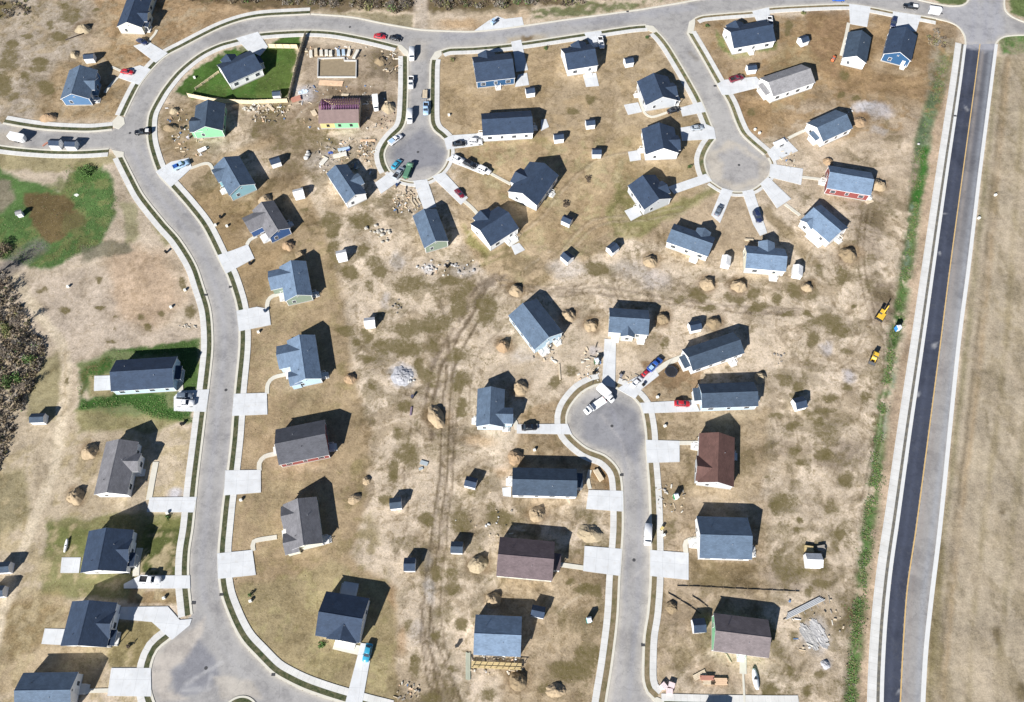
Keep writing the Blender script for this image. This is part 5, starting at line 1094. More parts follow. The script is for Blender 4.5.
for a in [
 (90, 58, -4, 3.4, 2.6, 'navy', 'white shed at the upper corner of the slate-roofed blue house'),
 (628.5, 62, -10, 3.0, 2.8, 'navy', 'white shed alone in the yard beside the small house with a square patio'),
 (530, 92, -8, 3.0, 2.8, 'navy', 'white shed just below the round end of a patio strip and blue-walled house'),
 (590, 124, -6, 3.0, 2.6, 'navy', 'white shed uppermost of the three standing close together in the middle yard'),
 (558.5, 138, -6, 3.2, 2.6, 'navy', 'white shed nearest the end of the long navy-roofed white house'),
 (596.5, 153, 0, 3.0, 2.6, 'navy', 'white shed lowest of the three standing close together in the middle yard'),
 (567, 221, 24, 3.0, 2.6, 'navy', 'white shed next to a round brown weed patch'),
 (567, 258, 40, 3.2, 2.8, 'navy', 'white tilted shed on the patch of pale crushed dust'),
 (612.5, 249, -38, 3.0, 2.8, 'navy', 'white shed turned diagonally below the patchy green turf'),
 (751, 69, -6, 3.2, 2.6, 'navy', 'white shed right behind the maroon pickup'),
 (803, 41, -20, 3.0, 3.0, 'navy', 'white shed on straw grass beside the bare brown lot'),
 (725.5, 262, -82, 3.4, 2.6, 'white', 'white-roofed narrow shed between the cream and pale houses'),
 (797, 272, -86, 3.6, 2.8, 'white', 'white-roofed shed beside a small tan dirt mound'),
 (694.5, 327, -12, 3.4, 2.8, 'navy', 'white shed squeezed between a dirt mound and the tilted steel roof'),
 (799, 404, -14, 3.2, 3.2, 'navy', 'white shed standing alone on the bare right-hand lot'),
 (813, 561, 2, 4.0, 3.4, 'white', 'largest white shed, beside yellow timber on bare earth'),
 (698.5, 626, -4, 3.0, 3.2, 'navy', 'white shed close to the green-sheathed unfinished house'),
 (396, 504, -6, 3.0, 2.8, 'steel', 'white shed between the two grey houses and the dirt tracks'),
 (471, 483, 14, 3.0, 2.6, 'navy', 'white shed left of the long steel-roofed white house'),
 (457, 548, 2, 3.0, 2.8, 'steel', 'white shed closest to the mauve-brown roof'),
 (410, 565, 0, 2.8, 3.2, 'navy', 'white shed beside the rutted dirt track and pale sand'),
 (275.5, 162, -18, 3.2, 2.8, 'navy', 'white shed nearest the heaped building debris'),
 (299, 194, -14, 3.2, 2.8, 'white', 'white-roofed shed above the deep blue gable house'),
 (342, 256, -12, 3.0, 3.0, 'white', 'white-roofed shed nearest the blue-roofed house with sage gable'),
 (370, 323, -6, 3.0, 2.6, 'white', 'white-roofed shed alone amid weed patches on pale soil'),
 (39, 419, -2, 3.8, 2.6, 'steel', 'white shed at the edge of the brush beside the dirt track'),
 (4, 568, -4, 3.8, 2.6, 'steel', 'white shed cut by the picture edge beside the dirt road'),
 (-2, 592, -4, 3.8, 2.6, 'steel', 'white shed almost hidden by the picture edge below its neighbour'),
 (277, 95, -4, 2.6, 2.4, 'steel', 'small shed in the corner of the fenced green lawn'),
 (538, 612, 12, 3.2, 2.6, 'navy', 'shed half in shade beside the bright blue roofed house'),
 (56, 144, 2, 3.4, 2.8, 'navy', 'white shed parked on the side street next to the white trailer'),
 (72, 145, 2, 3.4, 2.8, 'navy', 'white shed parked on the side street nearest the junction'),
 (714, 717, 0, 4.6, 4.0, 'navy', 'shed just below the bottom edge shading the pavement'),
]: shed(*a)
# ------------------------------------------------------------------ vehicles
PAINT = {'white': (.80, .80, .80), 'black': (.012, .013, .016), 'navy': (.02, .03, .08), 'red': (.42, .02, .03), 'maroon': (.16, .015, .03), 'blue': (.03, .10, .38), 'teal': (.04, .30, .45), 'silver': (.34, .38, .42), 'grey': (.12, .15, .19), 'green': (.10, .22, .14), 'paleblue': (.36, .52, .72), 'orange': (.60, .14, .05), 'yellow': (.72, .46, .05)}
def paint(k):
    nm = 'car_paint_' + k
    if nm in MATS: return MATS[nm]
    m = mat(nm, PAINT[k], .32, .05, .6, 5, 0, 0, .5)
    m.node_tree.nodes['Principled BSDF'].inputs['Coat Weight'].default_value = .4
    return m
M_TYRE = mat('tyre_rubber', (.02, .02, .021), .9, .1, 3)
M_RIM = mat('wheel_rim', (.42, .43, .45), .4, .06, 3, metal=.6)
M_LAMP = mat('lamp_lens', (.75, .75, .72), .2, .05)
M_TAIL = mat('tail_lens', (.40, .02, .02), .3, .05)
M_BED = mat('bed_liner', (.03, .03, .033), .9, .1)

def wheels(root, xs, hw, r=.33, w=.22):
    for x in xs:
        for s in (-1, 1):
            t = MB(); t.tube((0, -w / 2, 0), (0, w / 2, 0), r, n=16); o = t.build('wheel', M_TYRE, root); o.location = (x, s * (hw - w / 2 + .01), r)
            q = MB(); q.tube((0, 0, 0), (0, s * (w / 2 + .012), 0), r * .62, n=12); q.build('rim', M_RIM, o)
def ring(x, hw, zb, zt, sh=.12):
    return [(x, -hw * .94, zb), (x, -hw, zb + .25), (x, -hw, zt - sh), (x, -hw * .86, zt), (x, hw * .86, zt), (x, hw, zt - sh), (x, hw, zb + .25), (x, hw * .94, zb)]
def glasshouse(root, b0, b1, t0, t1, hwb, hwt, zb, zt, pm, posts=()):
    """cabin: glass sides, painted roof"""
    g = MB(); v = [(b0, -hwb, zb), (b1, -hwb, zb), (b1, hwb, zb), (b0, hwb, zb), (t0, -hwt, zt), (t1, -hwt, zt), (t1, hwt, zt), (t0, hwt, zt)]
    g.add(v, [(0, 1, 5, 4), (1, 2, 6, 5), (2, 3, 7, 6), (3, 0, 4, 7)], 0)
    o = g.build('windows', M_GLASS, root)
    r = MB(); ring2 = lambda z, k: [(t0 - .05 + k, -hwt - .03 + k, z), (t1 + .05 - k, -hwt - .03 + k, z), (t1 + .05 - k, hwt + .03 - k, z), (t0 - .05 + k, hwt + .03 - k, z)]
    r.loft([ring2(zt - .05, 0), ring2(zt + .02, .02), ring2(zt + .06, .16)], 0); 
    for (i, j) in ((0, 4), (1, 5), (2, 6), (3, 7)): r.tube(v[i], v[j], .05, n=5)
    for f in posts:
        for s in (-1, 1): r.tube((b0 + (b1 - b0) * f, s * (hwb + .01), zb), (t0 + (t1 - t0) * f, s * (hwt + .01), zt), .045, n=5)
    r.build('cabin_roof', pm, root, True)
    return o
def lamps(root, xf, xr, hw, z):
    for s in (-1, 1):
        o = MB().box(xf - .06, xf + .03, s * hw * .72 - .2, s * hw * .72 + .2, z - .08, z + .08).build('headlight', M_LAMP, root)
        o = MB().box(xr - .03, xr + .05, s * hw * .78 - .14, s * hw * .78 + .14, z, z + .2).build('tail_light', M_TAIL, root)
    for s in (-1, 1):
        MB().box(.55, .75, s * (hw + .02) - .1, s * (hw + .02) + .1, z + .28, z + .42).build('mirror', M_DARK, root)

def sedan(root, pm, cfg):
    secs = [(-2.3, .74, .34, .70), (-2.22, .84, .26, .88), (-1.7, .9, .24, .96), (-.6, .91, .23, .93), (.9, .91, .23, .92), (1.7, .88, .24, .82), (2.15, .8, .26, .72), (2.28, .7, .34, .6)]
    MB().loft([ring(*s) for s in secs]).build('body', pm, root, True)
    glasshouse(root, -1.75, 1.05, -1.15, .3, .80, .6, .9, 1.42, pm, (.48,)); wheels(root, (-1.35, 1.4), .91); lamps(root, 2.22, -2.26, .86, .6)
def suv(root, pm, cfg):
    secs = [(-2.35, .80, .4, .9), (-2.28, .9, .32, 1.05), (-1.6, .95, .3, 1.1), (.9, .95, .3, 1.08), (1.7, .93, .3, 1.02), (2.2, .86, .34, .92), (2.34, .76, .42, .76)]
    MB().loft([ring(*s) for s in secs]).build('body', pm, root, True)
    glasshouse(root, -2.25, 1.05, -1.95, .35, .86, .7, 1.04, 1.72, pm, (.33, .66)); wheels(root, (-1.4, 1.45), .96, .38, .25); lamps(root, 2.28, -2.32, .9, .78)
def pickup(root, pm, cfg):
    secs = [(-2.75, .9, .5, 1.05), (-2.7, .96, .42, 1.12), (.9, .96, .4, 1.12), (1.8, .95, .4, 1.1), (2.55, .9, .42, 1.02), (2.7, .8, .5, .86)]
    MB().loft([ring(*s) for s in secs]).build('body', pm, root, True)
    b = MB(); b.add([(-2.62, -.78, 1.125), (-.75, -.78, 1.125), (-.75, .78, 1.125), (-2.62, .78, 1.125)], [(0, 1, 2, 3)]); b.build('cargo_bed', M_BED, root)
    sd = MB(); sd.box(-2.7, -.7, -.95, -.8, 1.1, 1.42); sd.box(-2.7, -.7, .8, .95, 1.1, 1.42); sd.box(-2.74, -2.62, -.95, .95, 1.1, 1.42); sd.build('bed_side', pm, root)
    if cfg.get('load'): MB().box(-2.4, -1.2, -.6, .55, 1.13, 1.6).build('load', cfg['load'], root)
    if cfg.get('cover'): MB().box(-2.6, -.75, -.79, .79, 1.3, 1.46).build('bed_cover', cfg['cover'], root)
    glasshouse(root, -.65, 1.2, -.45, .55, .88, .72, 1.1, 1.78, pm, (.5,)); wheels(root, (-1.75, 1.75), .97, .4, .27); lamps(root, 2.62, -2.72, .92, .85)
def van(root, pm, cfg):
    secs = [(-2.8, .9, .4, 2.2), (-2.74, .98, .34, 2.3), (1.0, .98, .32, 2.32), (1.5, .97, .32, 2.1), (1.95, .96, .34, 1.45), (2.6, .9, .36, 1.15), (2.8, .8, .45, .9)]
    MB().loft([ring(*s) for s in secs]).build('body', pm, root, True)
    w = MB(); w.add([(1.56, -.78, 2.06), (1.99, -.84, 1.5), (1.99, .84, 1.5), (1.56, .78, 2.06)], [(0, 1, 2, 3)])
    w.v = [(x + .03, y, z + .02) for x, y, z in w.v]; w.build('windscreen', M_GLASS, root)
    for s in (-1, 1): MB().box(.55, 1.35, s * .985 - .012, s * .985 + .012, 1.4, 1.95).build('side_window', M_GLASS, root)
    wheels(root, (-1.8, 1.75), 1.0, .37, .25); lamps(root, 2.72, -2.8, .94, .85)
def box_truck(root, pm, cfg):
    MB().box(-3.6, 1.3, -1.15, 1.15, .95, 3.2).build('cargo_box', pm, root)
    fr = MB(); fr.box(-3.6, 2.0, -.45, .45, .6, .93); fr.build('chassis', M_DARK, root)
    secs = [(1.42, .98, .5, 2.2), (1.9, 1.0, .45, 2.25), (2.3, .99, .45, 2.1), (2.8, .97, .45, 1.45), (3.4, .9, .5, 1.25), (3.55, .8, .6, 1.05)]
    MB().loft([ring(*s) for s in secs]).build('cab', pm, root, True)
    w = MB(); w.add([(2.36, -.78, 2.06), (2.82, -.84, 1.52), (2.82, .84, 1.52), (2.36, .78, 2.06)], [(0, 1, 2, 3)]); w.v = [(x + .04, y, z + .02) for x, y, z in w.v]; w.build('windscreen', M_GLASS, root)
    wheels(root, (-2.3, 2.6), 1.05, .45, .3); lamps(root, 3.5, -3.6, .95, 1.0)
def flatbed(root, pm, cfg):
    """flat-deck truck"""
    MB().box(-3.7, 1.2, -1.1, 1.1, .9, 1.08).build('deck', pm, root)
    MB().box(-3.7, 2.0, -.4, .4, .55, .88).build('chassis', M_DARK, root)
    MB().box(1.12, 1.2, -1.1, 1.1, 1.08, 2.0).build('headboard', pm, root)
    secs = [(1.35, .96, .5, 2.0), (2.3, .98, .45, 2.05), (2.75, .96, .45, 1.35), (3.3, .9, .5, 1.2), (3.45, .8, .6, 1.0)]
    MB().loft([ring(*s) for s in secs]).build('cab', pm, root, True)
    w = MB(); w.add([(2.32, -.78, 2.03), (2.78, -.84, 1.42), (2.78, .84, 1.42), (2.32, .78, 2.03)], [(0, 1, 2, 3)]); w.v = [(x + .04, y, z + .02) for x, y, z in w.v]; w.build('windscreen', M_GLASS, root)
    if cfg.get('load'):
        MB().box(-3.4, .9, -.8, .8, 1.09, 1.7).build('load', cfg['load'], root)
    wheels(root, (-2.2, 2.4), 1.0, .42, .28); lamps(root, 3.4, -3.7, .92, .95)
def trailer(root, pm, cfg):
    """open trailer with drawbar"""
    MB().box(-2.4, 1.8, -1.0, 1.0, .55, .68).build('deck', cfg.get('deck', M_GREYWOOD), root)
    r = MB()
    for s in (-1, 1): r.box(-2.4, 1.8, s * 1.0 - .04, s * 1.0 + .04, .68, .95)
    r.box(1.76, 1.84, -1, 1, .68, .95); r.box(1.8, 3.2, -.06, .06, .5, .6); r.build('side_rail', pm, root)
    if cfg.get('load'):
        for k in range(4): MB().box(-2.2, 1.5, -.85 + k * .43, -.5 + k * .43, .69, .95 + .1 * (k % 2)).build('board_stack', cfg['load'], root)
    wheels(root, (-.6, .2), 1.25, .33, .2)
def cargo_trailer(root, pm, cfg):
    l = cfg.get('L', 5.6)
    MB().loft([[(x, -1.15, .55), (x, -1.2, 2.3), (x, -1.05, 2.55), (x, 1.05, 2.55), (x, 1.2, 2.3), (x, 1.15, .55)] for x in (-l / 2, l / 2)] + [[(l / 2 + .5, y * .45, z) for y, z in ((-1.15, .6), (-1.2, 2.2), (-1.05, 2.45), (1.05, 2.45), (1.2, 2.2), (1.15, .6))]]).build('body', pm, root)
    MB().box(l / 2, l / 2 + 1.5, -.08, .08, .45, .56).build('drawbar', M_DARK, root)
    MB().box(-l / 2 - .03, -l / 2 + .01, -.95, .95, .65, 2.2).build('rear_door', M_PIPE, root)
    wheels(root, (-.6, .3), 1.28, .33, .2)
KIND = {'sedan': (sedan, 'car', 'parked_car'), 'suv': (suv, 'car', 'parked_car'), 'pickup': (pickup, 'pickup', 'pickup_truck'), 'van': (van, 'van', 'van'), 'box': (box_truck, 'truck', 'box_truck'), 'flat': (flatbed, 'truck', 'flatbed_truck'), 'trailer': (trailer, 'trailer', 'utility_trailer'), 'cargo': (cargo_trailer, 'trailer', 'cargo_trailer')}
def vehicle(kind, px, py, ang, col, label, road=False, scale=1.0, **cfg):
    fn, cat_, nm = KIND[kind]; z = .02 if road else .168
    c = G(px, py, z + .7)
    root = empty(nm, (c.x, c.y, z), heading(px, py, ang, .8), label, cat_, cfg.pop('group', 'vehicles parked around the subdivision')); root.scale = (scale,) * 3
    fn(root, paint(col), cfg)
    return root
LUM = mat('fresh_lumber', (.60, .50, .36), .85, .2, .9, 6)
T = True
for a, k in [
 (('sedan', 142, 41, 24, 'navy', 'dark navy car at the top of the drive below the cream house'), {}),
 (('sedan', 127, 71.5, 8, 'red', 'bright red car on the apron beside the slate-roofed blue house'), {}),
 (('pickup', 142.5, 132, 176, 'black', 'black pickup with a pale load at the street junction', T), {'load': mat('pale_load', (.6, .6, .6), .8)}),
 (('pickup', 181, 165, -24, 'paleblue', 'pale blue pickup with a deep blue load on the teal house drive'), {'load': paint('blue')}),
 (('sedan', 380, 36, 6, 'red', 'red car at the kerb of the top street, first of a pair'), {'road': T}),
 (('sedan', 395.5, 38, 12, 'black', 'black car at the kerb directly behind a red one'), {'road': T}),
 (('van', 412, 55, 92, 'white', 'white van nearest the top street in the short cul-de-sac', T), {}),
 (('pickup', 411, 83, 92, 'white', 'white pickup between two white vans in the short cul-de-sac', T), {}),
 (('pickup', 426, 109, 92, 'paleblue', 'pale blue pickup hitched to a lumber trailer', T), {}),
 (('trailer', 425, 95, 92, 'grey', 'lumber trailer behind the pale blue pickup', T), {'load': LUM}),
 (('van', 410, 117, 92, 'white', 'white van nearest the turning circle of the short cul-de-sac', T), {}),
 (('pickup', 395.5, 139.5, -36, 'white', 'white pickup parked at the curve entering the turning circle', T), {'cover': paint('paleblue')}),
 (('sedan', 396.5, 164, -48, 'teal', 'blue car on the turning circle beside the green truck', T), {}),
 (('pickup', 399, 173, -52, 'silver', 'silver-blue pickup squeezed between the blue car and the green truck', T), {}),
 (('flat', 408.5, 170.5, -68, 'green', 'green flatbed truck on the turning circle', T), {'load': paint('green')}),
 (('sedan', 459, 143.3, -4, 'black', 'black car on the drive of the long navy-roofed house'), {}),
 (('suv', 475.5, 141.5, 2, 'white', 'white car close to the porch of the long navy-roofed house'), {}),
 (('sedan', 457.5, 158.5, 28, 'white', 'white car at the street end of a row of three'), {}),
 (('suv', 470, 164, 26, 'black', 'black car in the middle of a row of three'), {}),
 (('suv', 484.5, 170, 26, 'white', 'white car at the house end of a row of three'), {}),
 (('sedan', 459.5, 193, 46, 'maroon', 'dark red car on the narrow diagonal drive'), {'scale': .9}),
 (('pickup', 601, 43, 78, 'white', 'white pickup beside the small house with a square patio'), {}),
 (('sedan', 673.5, 110, -14, 'black', 'black car beside the pale grey gable'), {}),
 (('sedan', 697, 127.5, -6, 'silver', 'silver car on the wide double drive'), {}),
 (('pickup', 736.5, 78.5, -17, 'maroon', 'maroon pickup on the white drive next to a shed'), {}),
 (('suv', 838.5, -1, 2, 'blue', 'blue car cut by the top edge of the picture', T), {}),
 (('pickup', 910.5, 6.5, 188, 'black', 'black pickup with a white bed on the street near the junction', T), {'cover': paint('white')}),
 (('cargo', 933.5, 12, 8, 'white', 'white covered trailer on the street corner near the junction', T), {'L': 4.0}),
 (('suv', 893.5, 22.5, 100, 'navy', 'navy car in the shade above the vivid blue gable house'), {}),
 (('pickup', 770, 22.5, 80, 'white', 'white pickup against the end of the white house by the top street'), {}),
 (('sedan', 719, 210, -64, 'grey', 'grey car on the drive to the six-sided roof bay'), {}),
 (('suv', 757.5, 216.5, 66, 'navy', 'navy car on the splayed drive directly below the turning circle'), {}),
 (('box', 606, 394.5, 44, 'white', 'white box truck at the top of the lower cul-de-sac', T), {'scale': .85}),
 (('flat', 594.5, 406.5, 146, 'white', 'long white flatbed truck angled across the lower cul-de-sac', T), {}),
 (('sedan', 529.5, 427, -4, 'black', 'black car on the single drive of the small slate-roofed house'), {}),
 (('sedan', 637, 381.5, -44, 'white', 'white car lowest in the line beside the curved walk'), {'scale': .9}),
 (('sedan', 646.5, 372, -40, 'red', 'small red car in the line beside the curved walk'), {'scale': .7}),
 (('pickup', 655, 364.5, -44, 'blue', 'vivid blue pickup uppermost in the line beside the curved walk'), {'load': paint('paleblue')}),
 (('sedan', 682.3, 403.3, 2, 'red', 'bright red car in front of the steel-roofed house'), {}),
 (('van', 647.6, 535, 92, 'white', 'white van alone at the kerb of the lower street', T), {}),
 (('sedan', 367.5, 652.5, 104, 'teal', 'shiny teal car at the top of the straight lower drive'), {}),
 (('pickup', 150.5, 579.5, 2, 'white', 'white pickup on the drive beside the mown dark lawn'), {}),
 (('pickup', 185, 403, 0, 'white', 'white pickup with a white-covered bed at the long navy-roofed house'), {'cover': paint('white')}),
 (('suv', 185, 396, 0, 'grey', 'grey car half hidden in shade beside a white pickup'), {}),
 (('box', 376, 104.5, 86, 'white', 'white box truck on bare earth by the half-built house'), {'road': T, 'scale': .85}),
 (('cargo', 18, 138.5, 12, 'white', 'large white trailer parked at the end of the side street', T), {'L': 5.2}),
 (('trailer', 202.5, 149, -24, 'white', 'small white trailer behind the unfinished green house', T), {'scale': .7, 'deck': paint('white')}),
 (('trailer', 780.5, 142.5, -24, 'white', 'white trailer loaded with pale boards on the slab by the orange pit'), {'load': paint('white'), 'deck': paint('white')}),
]:
    kw = dict(k); road = kw.pop('road', len(a) > 6)
    vehicle(*a[:6], road=road, **kw)

# ---- building machines
def excavator(px, py, ang, label):
    c = G(px, py, 1); root = empty('excavator', (c.x, c.y, 0), heading(px, py, ang, 1), label, 'excavator')
    Y = paint('yellow')
    for s in (-1, 1):
        MB().loft([[(x, s * 1.0 - .25, z), (x, s * 1.0 + .25, z)][::1] + [(x, s * 1.0 + .25, z2), (x, s * 1.0 - .25, z2)] for x, z, z2 in ((-1.5, .3, .55), (-1.2, .02, .8), (1.2, .02, .8), (1.5, .3, .55))]).build('track', M_TYRE, root)
    MB().box(-1.5, 1.0, -1.0, 1.0, .85, 1.7).build('body', Y, root)
    MB().box(-1.9, -1.45, -.95, .95, .95, 1.6).build('counterweight', M_DARK, root)
    cb = MB().box(.0, 1.15, .1, 1.0, 1.7, 2.7).build('cab', M_GLASS, root); MB().box(-.05, 1.2, .05, 1.05, 2.7, 2.8).build('cab_roof', Y, cb)
    MB().tube((1.0, -.2, 1.4), (3.2, -.2, 3.0), .2, .16, 6).build('boom', Y, root)
    st = MB().tube((3.2, -.2, 3.0), (4.3, -.2, 1.2), .15, .1, 6).build('arm', Y, root)
    MB().loft([[(4.1, -.6, 1.2), (4.1, .2, 1.2), (4.5, .2, 1.1), (4.5, -.6, 1.1)], [(4.0, -.6, .6), (4.0, .2, .6), (4.7, .2, .5), (4.7, -.6, .5)]]).build('bucket', M_DARK, st)
    return root
excavator(881, 316, -58, 'yellow excavator with its boom out beside the green ditch')
def loader(px, py, ang, col, label, sc=1.0, name='wheel_loader'):
    c = G(px, py, .8); root = empty(name, (c.x, c.y, 0), heading(px, py, ang, 1), label, 'loader'); root.scale = (sc,) * 3
    Y = paint(col)
    MB().loft([[(x, -.7, .6), (x, .7, .6), (x, .65, z), (x, -.65, z)] for x, z in ((-1.7, 1.3), (-1.5, 1.5), (-.2, 1.55), (.6, 1.3), (.9, 1.0))]).build('body', Y, root)
    cb = MB().box(-.7, .35, -.6, .6, 1.5, 2.35).build('cab', M_GLASS, root); MB().box(-.75, .4, -.65, .65, 2.35, 2.43).build('cab_roof', Y, cb)
    for s in (-1, 1): MB().tube((.2, s * .62, 1.3), (1.9, s * .62, .45), .09, n=6).build('lift_arm', Y, root)
    MB().loft([[(1.8, -1.0, .15), (1.8, 1.0, .15), (1.85, 1.0, .8), (1.85, -1.0, .8)], [(2.5, -1.0, .1), (2.5, 1.0, .1), (2.5, 1.0, .16), (2.5, -1.0, .16)]]).build('bucket', M_DARK, root)
    wheels(root, (-1.0, .6), 1.0, .45, .32)
loader(874.5, 357, 110, 'yellow', 'yellow wheel loader close to the green ditch')
loader(833.5, 58.5, -60, 'orange', 'small orange loader on the bare brown lot', .75, 'skid_loader')
loader(494, 21.5, -40, 'paleblue', 'pale blue loader on the fresh slab above the top street', .8, 'skid_loader')
# ------------------------------------------------------------------ dirt mounds
def mound(px, py, rpx, label, col='tan', asp=1.0, ang=0.0, h=.37):
    c = G(px, py, .5); r = (G(px + rpx, py).x - G(px, py).x)
    rz = heading(px, py, ang)
    seed = random.random() * 100; nr, na = 13, 40
    th = np.linspace(0, 2 * np.pi, na, endpoint=False)
    vs, fs = [], []
    for k in range(nr):
        t = k / (nr - 1)
        edge = 1 + .3 * (fbm(np.cos(th) * 1.6 + seed, np.sin(th) * 1.6 + seed, 4) - .5) * 2
        rad = r * 1.06 * edge * (1 - t) ** .85
        X, Y = np.cos(th) * (1 - t), np.sin(th) * (1 - t)
        lump = (fbm(X * 2.2 + seed * 2, Y * 2.2 + 5, 5) - .5) * 2
        prof = math.sin(math.pi / 2 * t) ** 1.25
        zz = r * 2 * h * prof * (1 + .85 * lump * (1 - .5 * t)) * (1.08 - .16 * (X * .6 + Y * .4))
        for i in range(na): vs.append((rad[i] * math.cos(th[i]) * asp, rad[i] * math.sin(th[i]), max(zz[i] + random.uniform(-.05, .05) * r, -.05) if k else -.1))
    top = len(vs) - na
    for k in range(nr - 1):
        for i in range(na): a, b2 = k * na + i, k * na + (i + 1) % na; fs.append((a, b2, b2 + na, a + na))
    b = MB(); b.add(vs, fs); b.add([vs[top + i] for i in range(na)], [tuple(range(na))])
    cols = {'tan': alb(180, 160, 131), 'orange': alb(174, 148, 118), 'pale': alb(182, 166, 138), 'dull': alb(152, 134, 107), 'gravel': alb(190, 190, 194)}
    o = b.build('dirt_mound' if col != 'gravel' else 'gravel_mound', mat('mound_' + col, cols[col], .95, .24, .5, 3.0, .7), None, True, (c.x, c.y, 0), rz)
    tag(o, label, 'dirt mound' if col != 'gravel' else 'gravel mound', 'dirt mounds dumped between the lots')
for a in [
 ((516, 290, 7, 'tan dirt mound at the upper tip of the large diagonal house'), {}), ((568, 315, 7, 'dirt mound touching the shaded side of the large diagonal house'), {}), ((591, 325, 7, 'round dirt mound standing free between the diagonal house and the porch gable house'), {}),
 ((708, 283, 7.5, 'tan dirt mound below the cream house door'), {}), ((739, 285, 7.5, 'tan dirt mound below the pale house at the upper turning circle'), {}), ((662.5, 318, 6.5, 'dirt mound at the end of the porch gable house'), {'col': 'dull'}), ((714, 322, 7, 'dirt mound touching the shade of the tilted steel roof'), {'col': 'dull'}),
 ((879, 185, 7.5, 'tan dirt mound beside the red-walled house'), {}), ((849, 254, 8.5, 'largest tan dirt mound below the house with the white side deck'), {'col': 'dull'}), ((808, 287, 5.5, 'small tan dirt mound below the white-roofed shed'), {}), ((651, 261, 7, 'tan dirt mound on crushed dust beside the cream house corner'), {}),
 ((503, 345, 7, 'orange dirt mound left of the large diagonal house'), {'col': 'orange'}), ((520, 387, 7.5, 'tan dirt mound behind the small slate-roofed house'), {}), ((436, 417, 7.6, 'long oval dirt mound beside the rutted tracks'), {'asp': 1.75, 'ang': 68, 'h': .38}),
 ((515, 457, 7.5, 'orange dirt mound at the shaded end of the long steel roof'), {'col': 'orange'}), ((537, 514, 8, 'dirt mound in front of the long steel-roofed white house'), {}), ((478, 564, 9.5, 'craggy dirt mound behind the mauve-brown roof'), {'col': 'pale', 'asp': .9, 'ang': 60}), ((493, 600, 8, 'dirt mound half in shade above the bright blue roof'), {}),
 ((518, 681, 8.5, 'dirt mound below the bright blue roofed house'), {'col': 'dull'}), ((556, 690, 7, 'low dirt mound near the bottom edge by the lower street'), {'h': .3, 'asp': 1.5}), ((89, 451, 8, 'dirt mound against the back of the grey-roofed house'), {}), ((75, 496, 8.5, 'round dirt mound furthest from the curving street'), {}),
 ((265, 199, 6.5, 'tan dirt mound in the shade behind the deep blue gable house'), {}), ((288, 245, 6, 'orange dirt mound below the deep blue gable'), {'col': 'orange'}), ((300, 254, 5, 'small dirt mound above the sage gable house'), {'col': 'dull'}), ((350, 378, 6, 'small pointed dirt mound at the edge of the pale soil'), {'col': 'orange', 'h': .3}),
 ((366.5, 480, 4.5, 'smallest round dirt mound beside the charcoal-roofed house'), {}), ((354.5, 498, 5, 'low dirt mound beside a smaller round one'), {'asp': 1.5, 'ang': -30}), ((83, 28.5, 6.5, 'pale dirt mound on the weedy upper corner lot'), {'col': 'pale', 'asp': 1.3}), ((74, 53.5, 4, 'thin dirt mound below the dark log'), {'col': 'pale', 'asp': 1.4, 'ang': 80}),
 ((860, 121, 7, 'orange dirt mound at the dug pit'), {'col': 'orange', 'h': .2}), ((48, 117, 6, 'small orange dirt mound above the side street'), {'col': 'orange', 'asp': 1.4}), ((761, 377, 6, 'pale dirt mound in the shade behind the steel-roofed house'), {'col': 'pale'}), ((828.5, 161, 5, 'orange dirt mound at the back corner of the red-walled house'), {'col': 'orange'}),
 ((174, 110, 4.5, 'small tan dirt mound near the junction of streets'), {'col': 'pale'}), ((170, 127, 5, 'small dirt mound beside the black pickup'), {'col': 'dull', 'asp': 1.5}), ((590, 533, 9, 'rough dirt mound by the lower kerb'), {'col': 'pale', 'h': .22, 'asp': 1.4}), ((672, 607, 6, 'dirt mound at the start of the diagonal silt fence'), {'col': 'dull', 'h': .3}),
 ((402, 376, 11, 'flat blue-grey gravel mound on pale soil'), {'col': 'gravel', 'h': .1}), ((388, 107, 7, 'gravel mound beside the white box truck'), {'col': 'pale', 'h': .3}), ((380, 60, 6, 'dark dirt mound at the corner of the foundation lot'), {'col': 'dull', 'h': .3}), ((826, 664, 4.5, 'pale gravel mound below the plastic sheet'), {'col': 'gravel', 'h': .25}),
]: mound(*a[0], **a[1])

# ------------------------------------------------------------------ fences
def fence(nm, pts, h, label, board, post=2.4, cat='fence', t=.05, panel='board_panel'):
    P = [G(*q) for q in pts]; root = empty(nm, P[0], 0, label, cat); o = P[0]
    for a, b in zip(P[:-1], P[1:]):
        d = b - a; L = d.length; an = math.atan2(d.y, d.x); n = max(1, round(L / post))
        m = MB(); k = int(L / .16); off = a - o
        for i in range(k):
            s = (i + .5) * L / k; hh = h + random.uniform(-.015, .015)
            m.obox((off.x + math.cos(an) * s, off.y + math.sin(an) * s), an, L / k * .96, t, .02, hh)
        for z in (.35, h - .3): m.obox((off.x + math.cos(an) * L / 2 - math.sin(an) * (t * .5 + .035), off.y + math.sin(an) * L / 2 + math.cos(an) * (t * .5 + .035)), an, L, .06, z, z + .09)
        m.build(panel, board, root)
        for i in range(n + 1):
            s = i * L / n; pb = MB(); pb.obox((off.x + math.cos(an) * s - math.sin(an) * (t * .5 + .13), off.y + math.sin(an) * s + math.cos(an) * (t * .5 + .13)), an, .11, .11, 0, h + .05); pb.build('post', board, root)
    return root
NEWB = mat('new_fence_board', (.66, .56, .38), .85, .16, .8, 4)
fence('board_fence', [(298, 48.5), (269, 48)], 1.9, 'new pale board fence closing the top of the green lawn', NEWB)
fence('board_fence', [(306, 35), (298.5, 60), (289, 101)], 1.9, 'long board fence on the shaded side of the green lawn', NEWB)
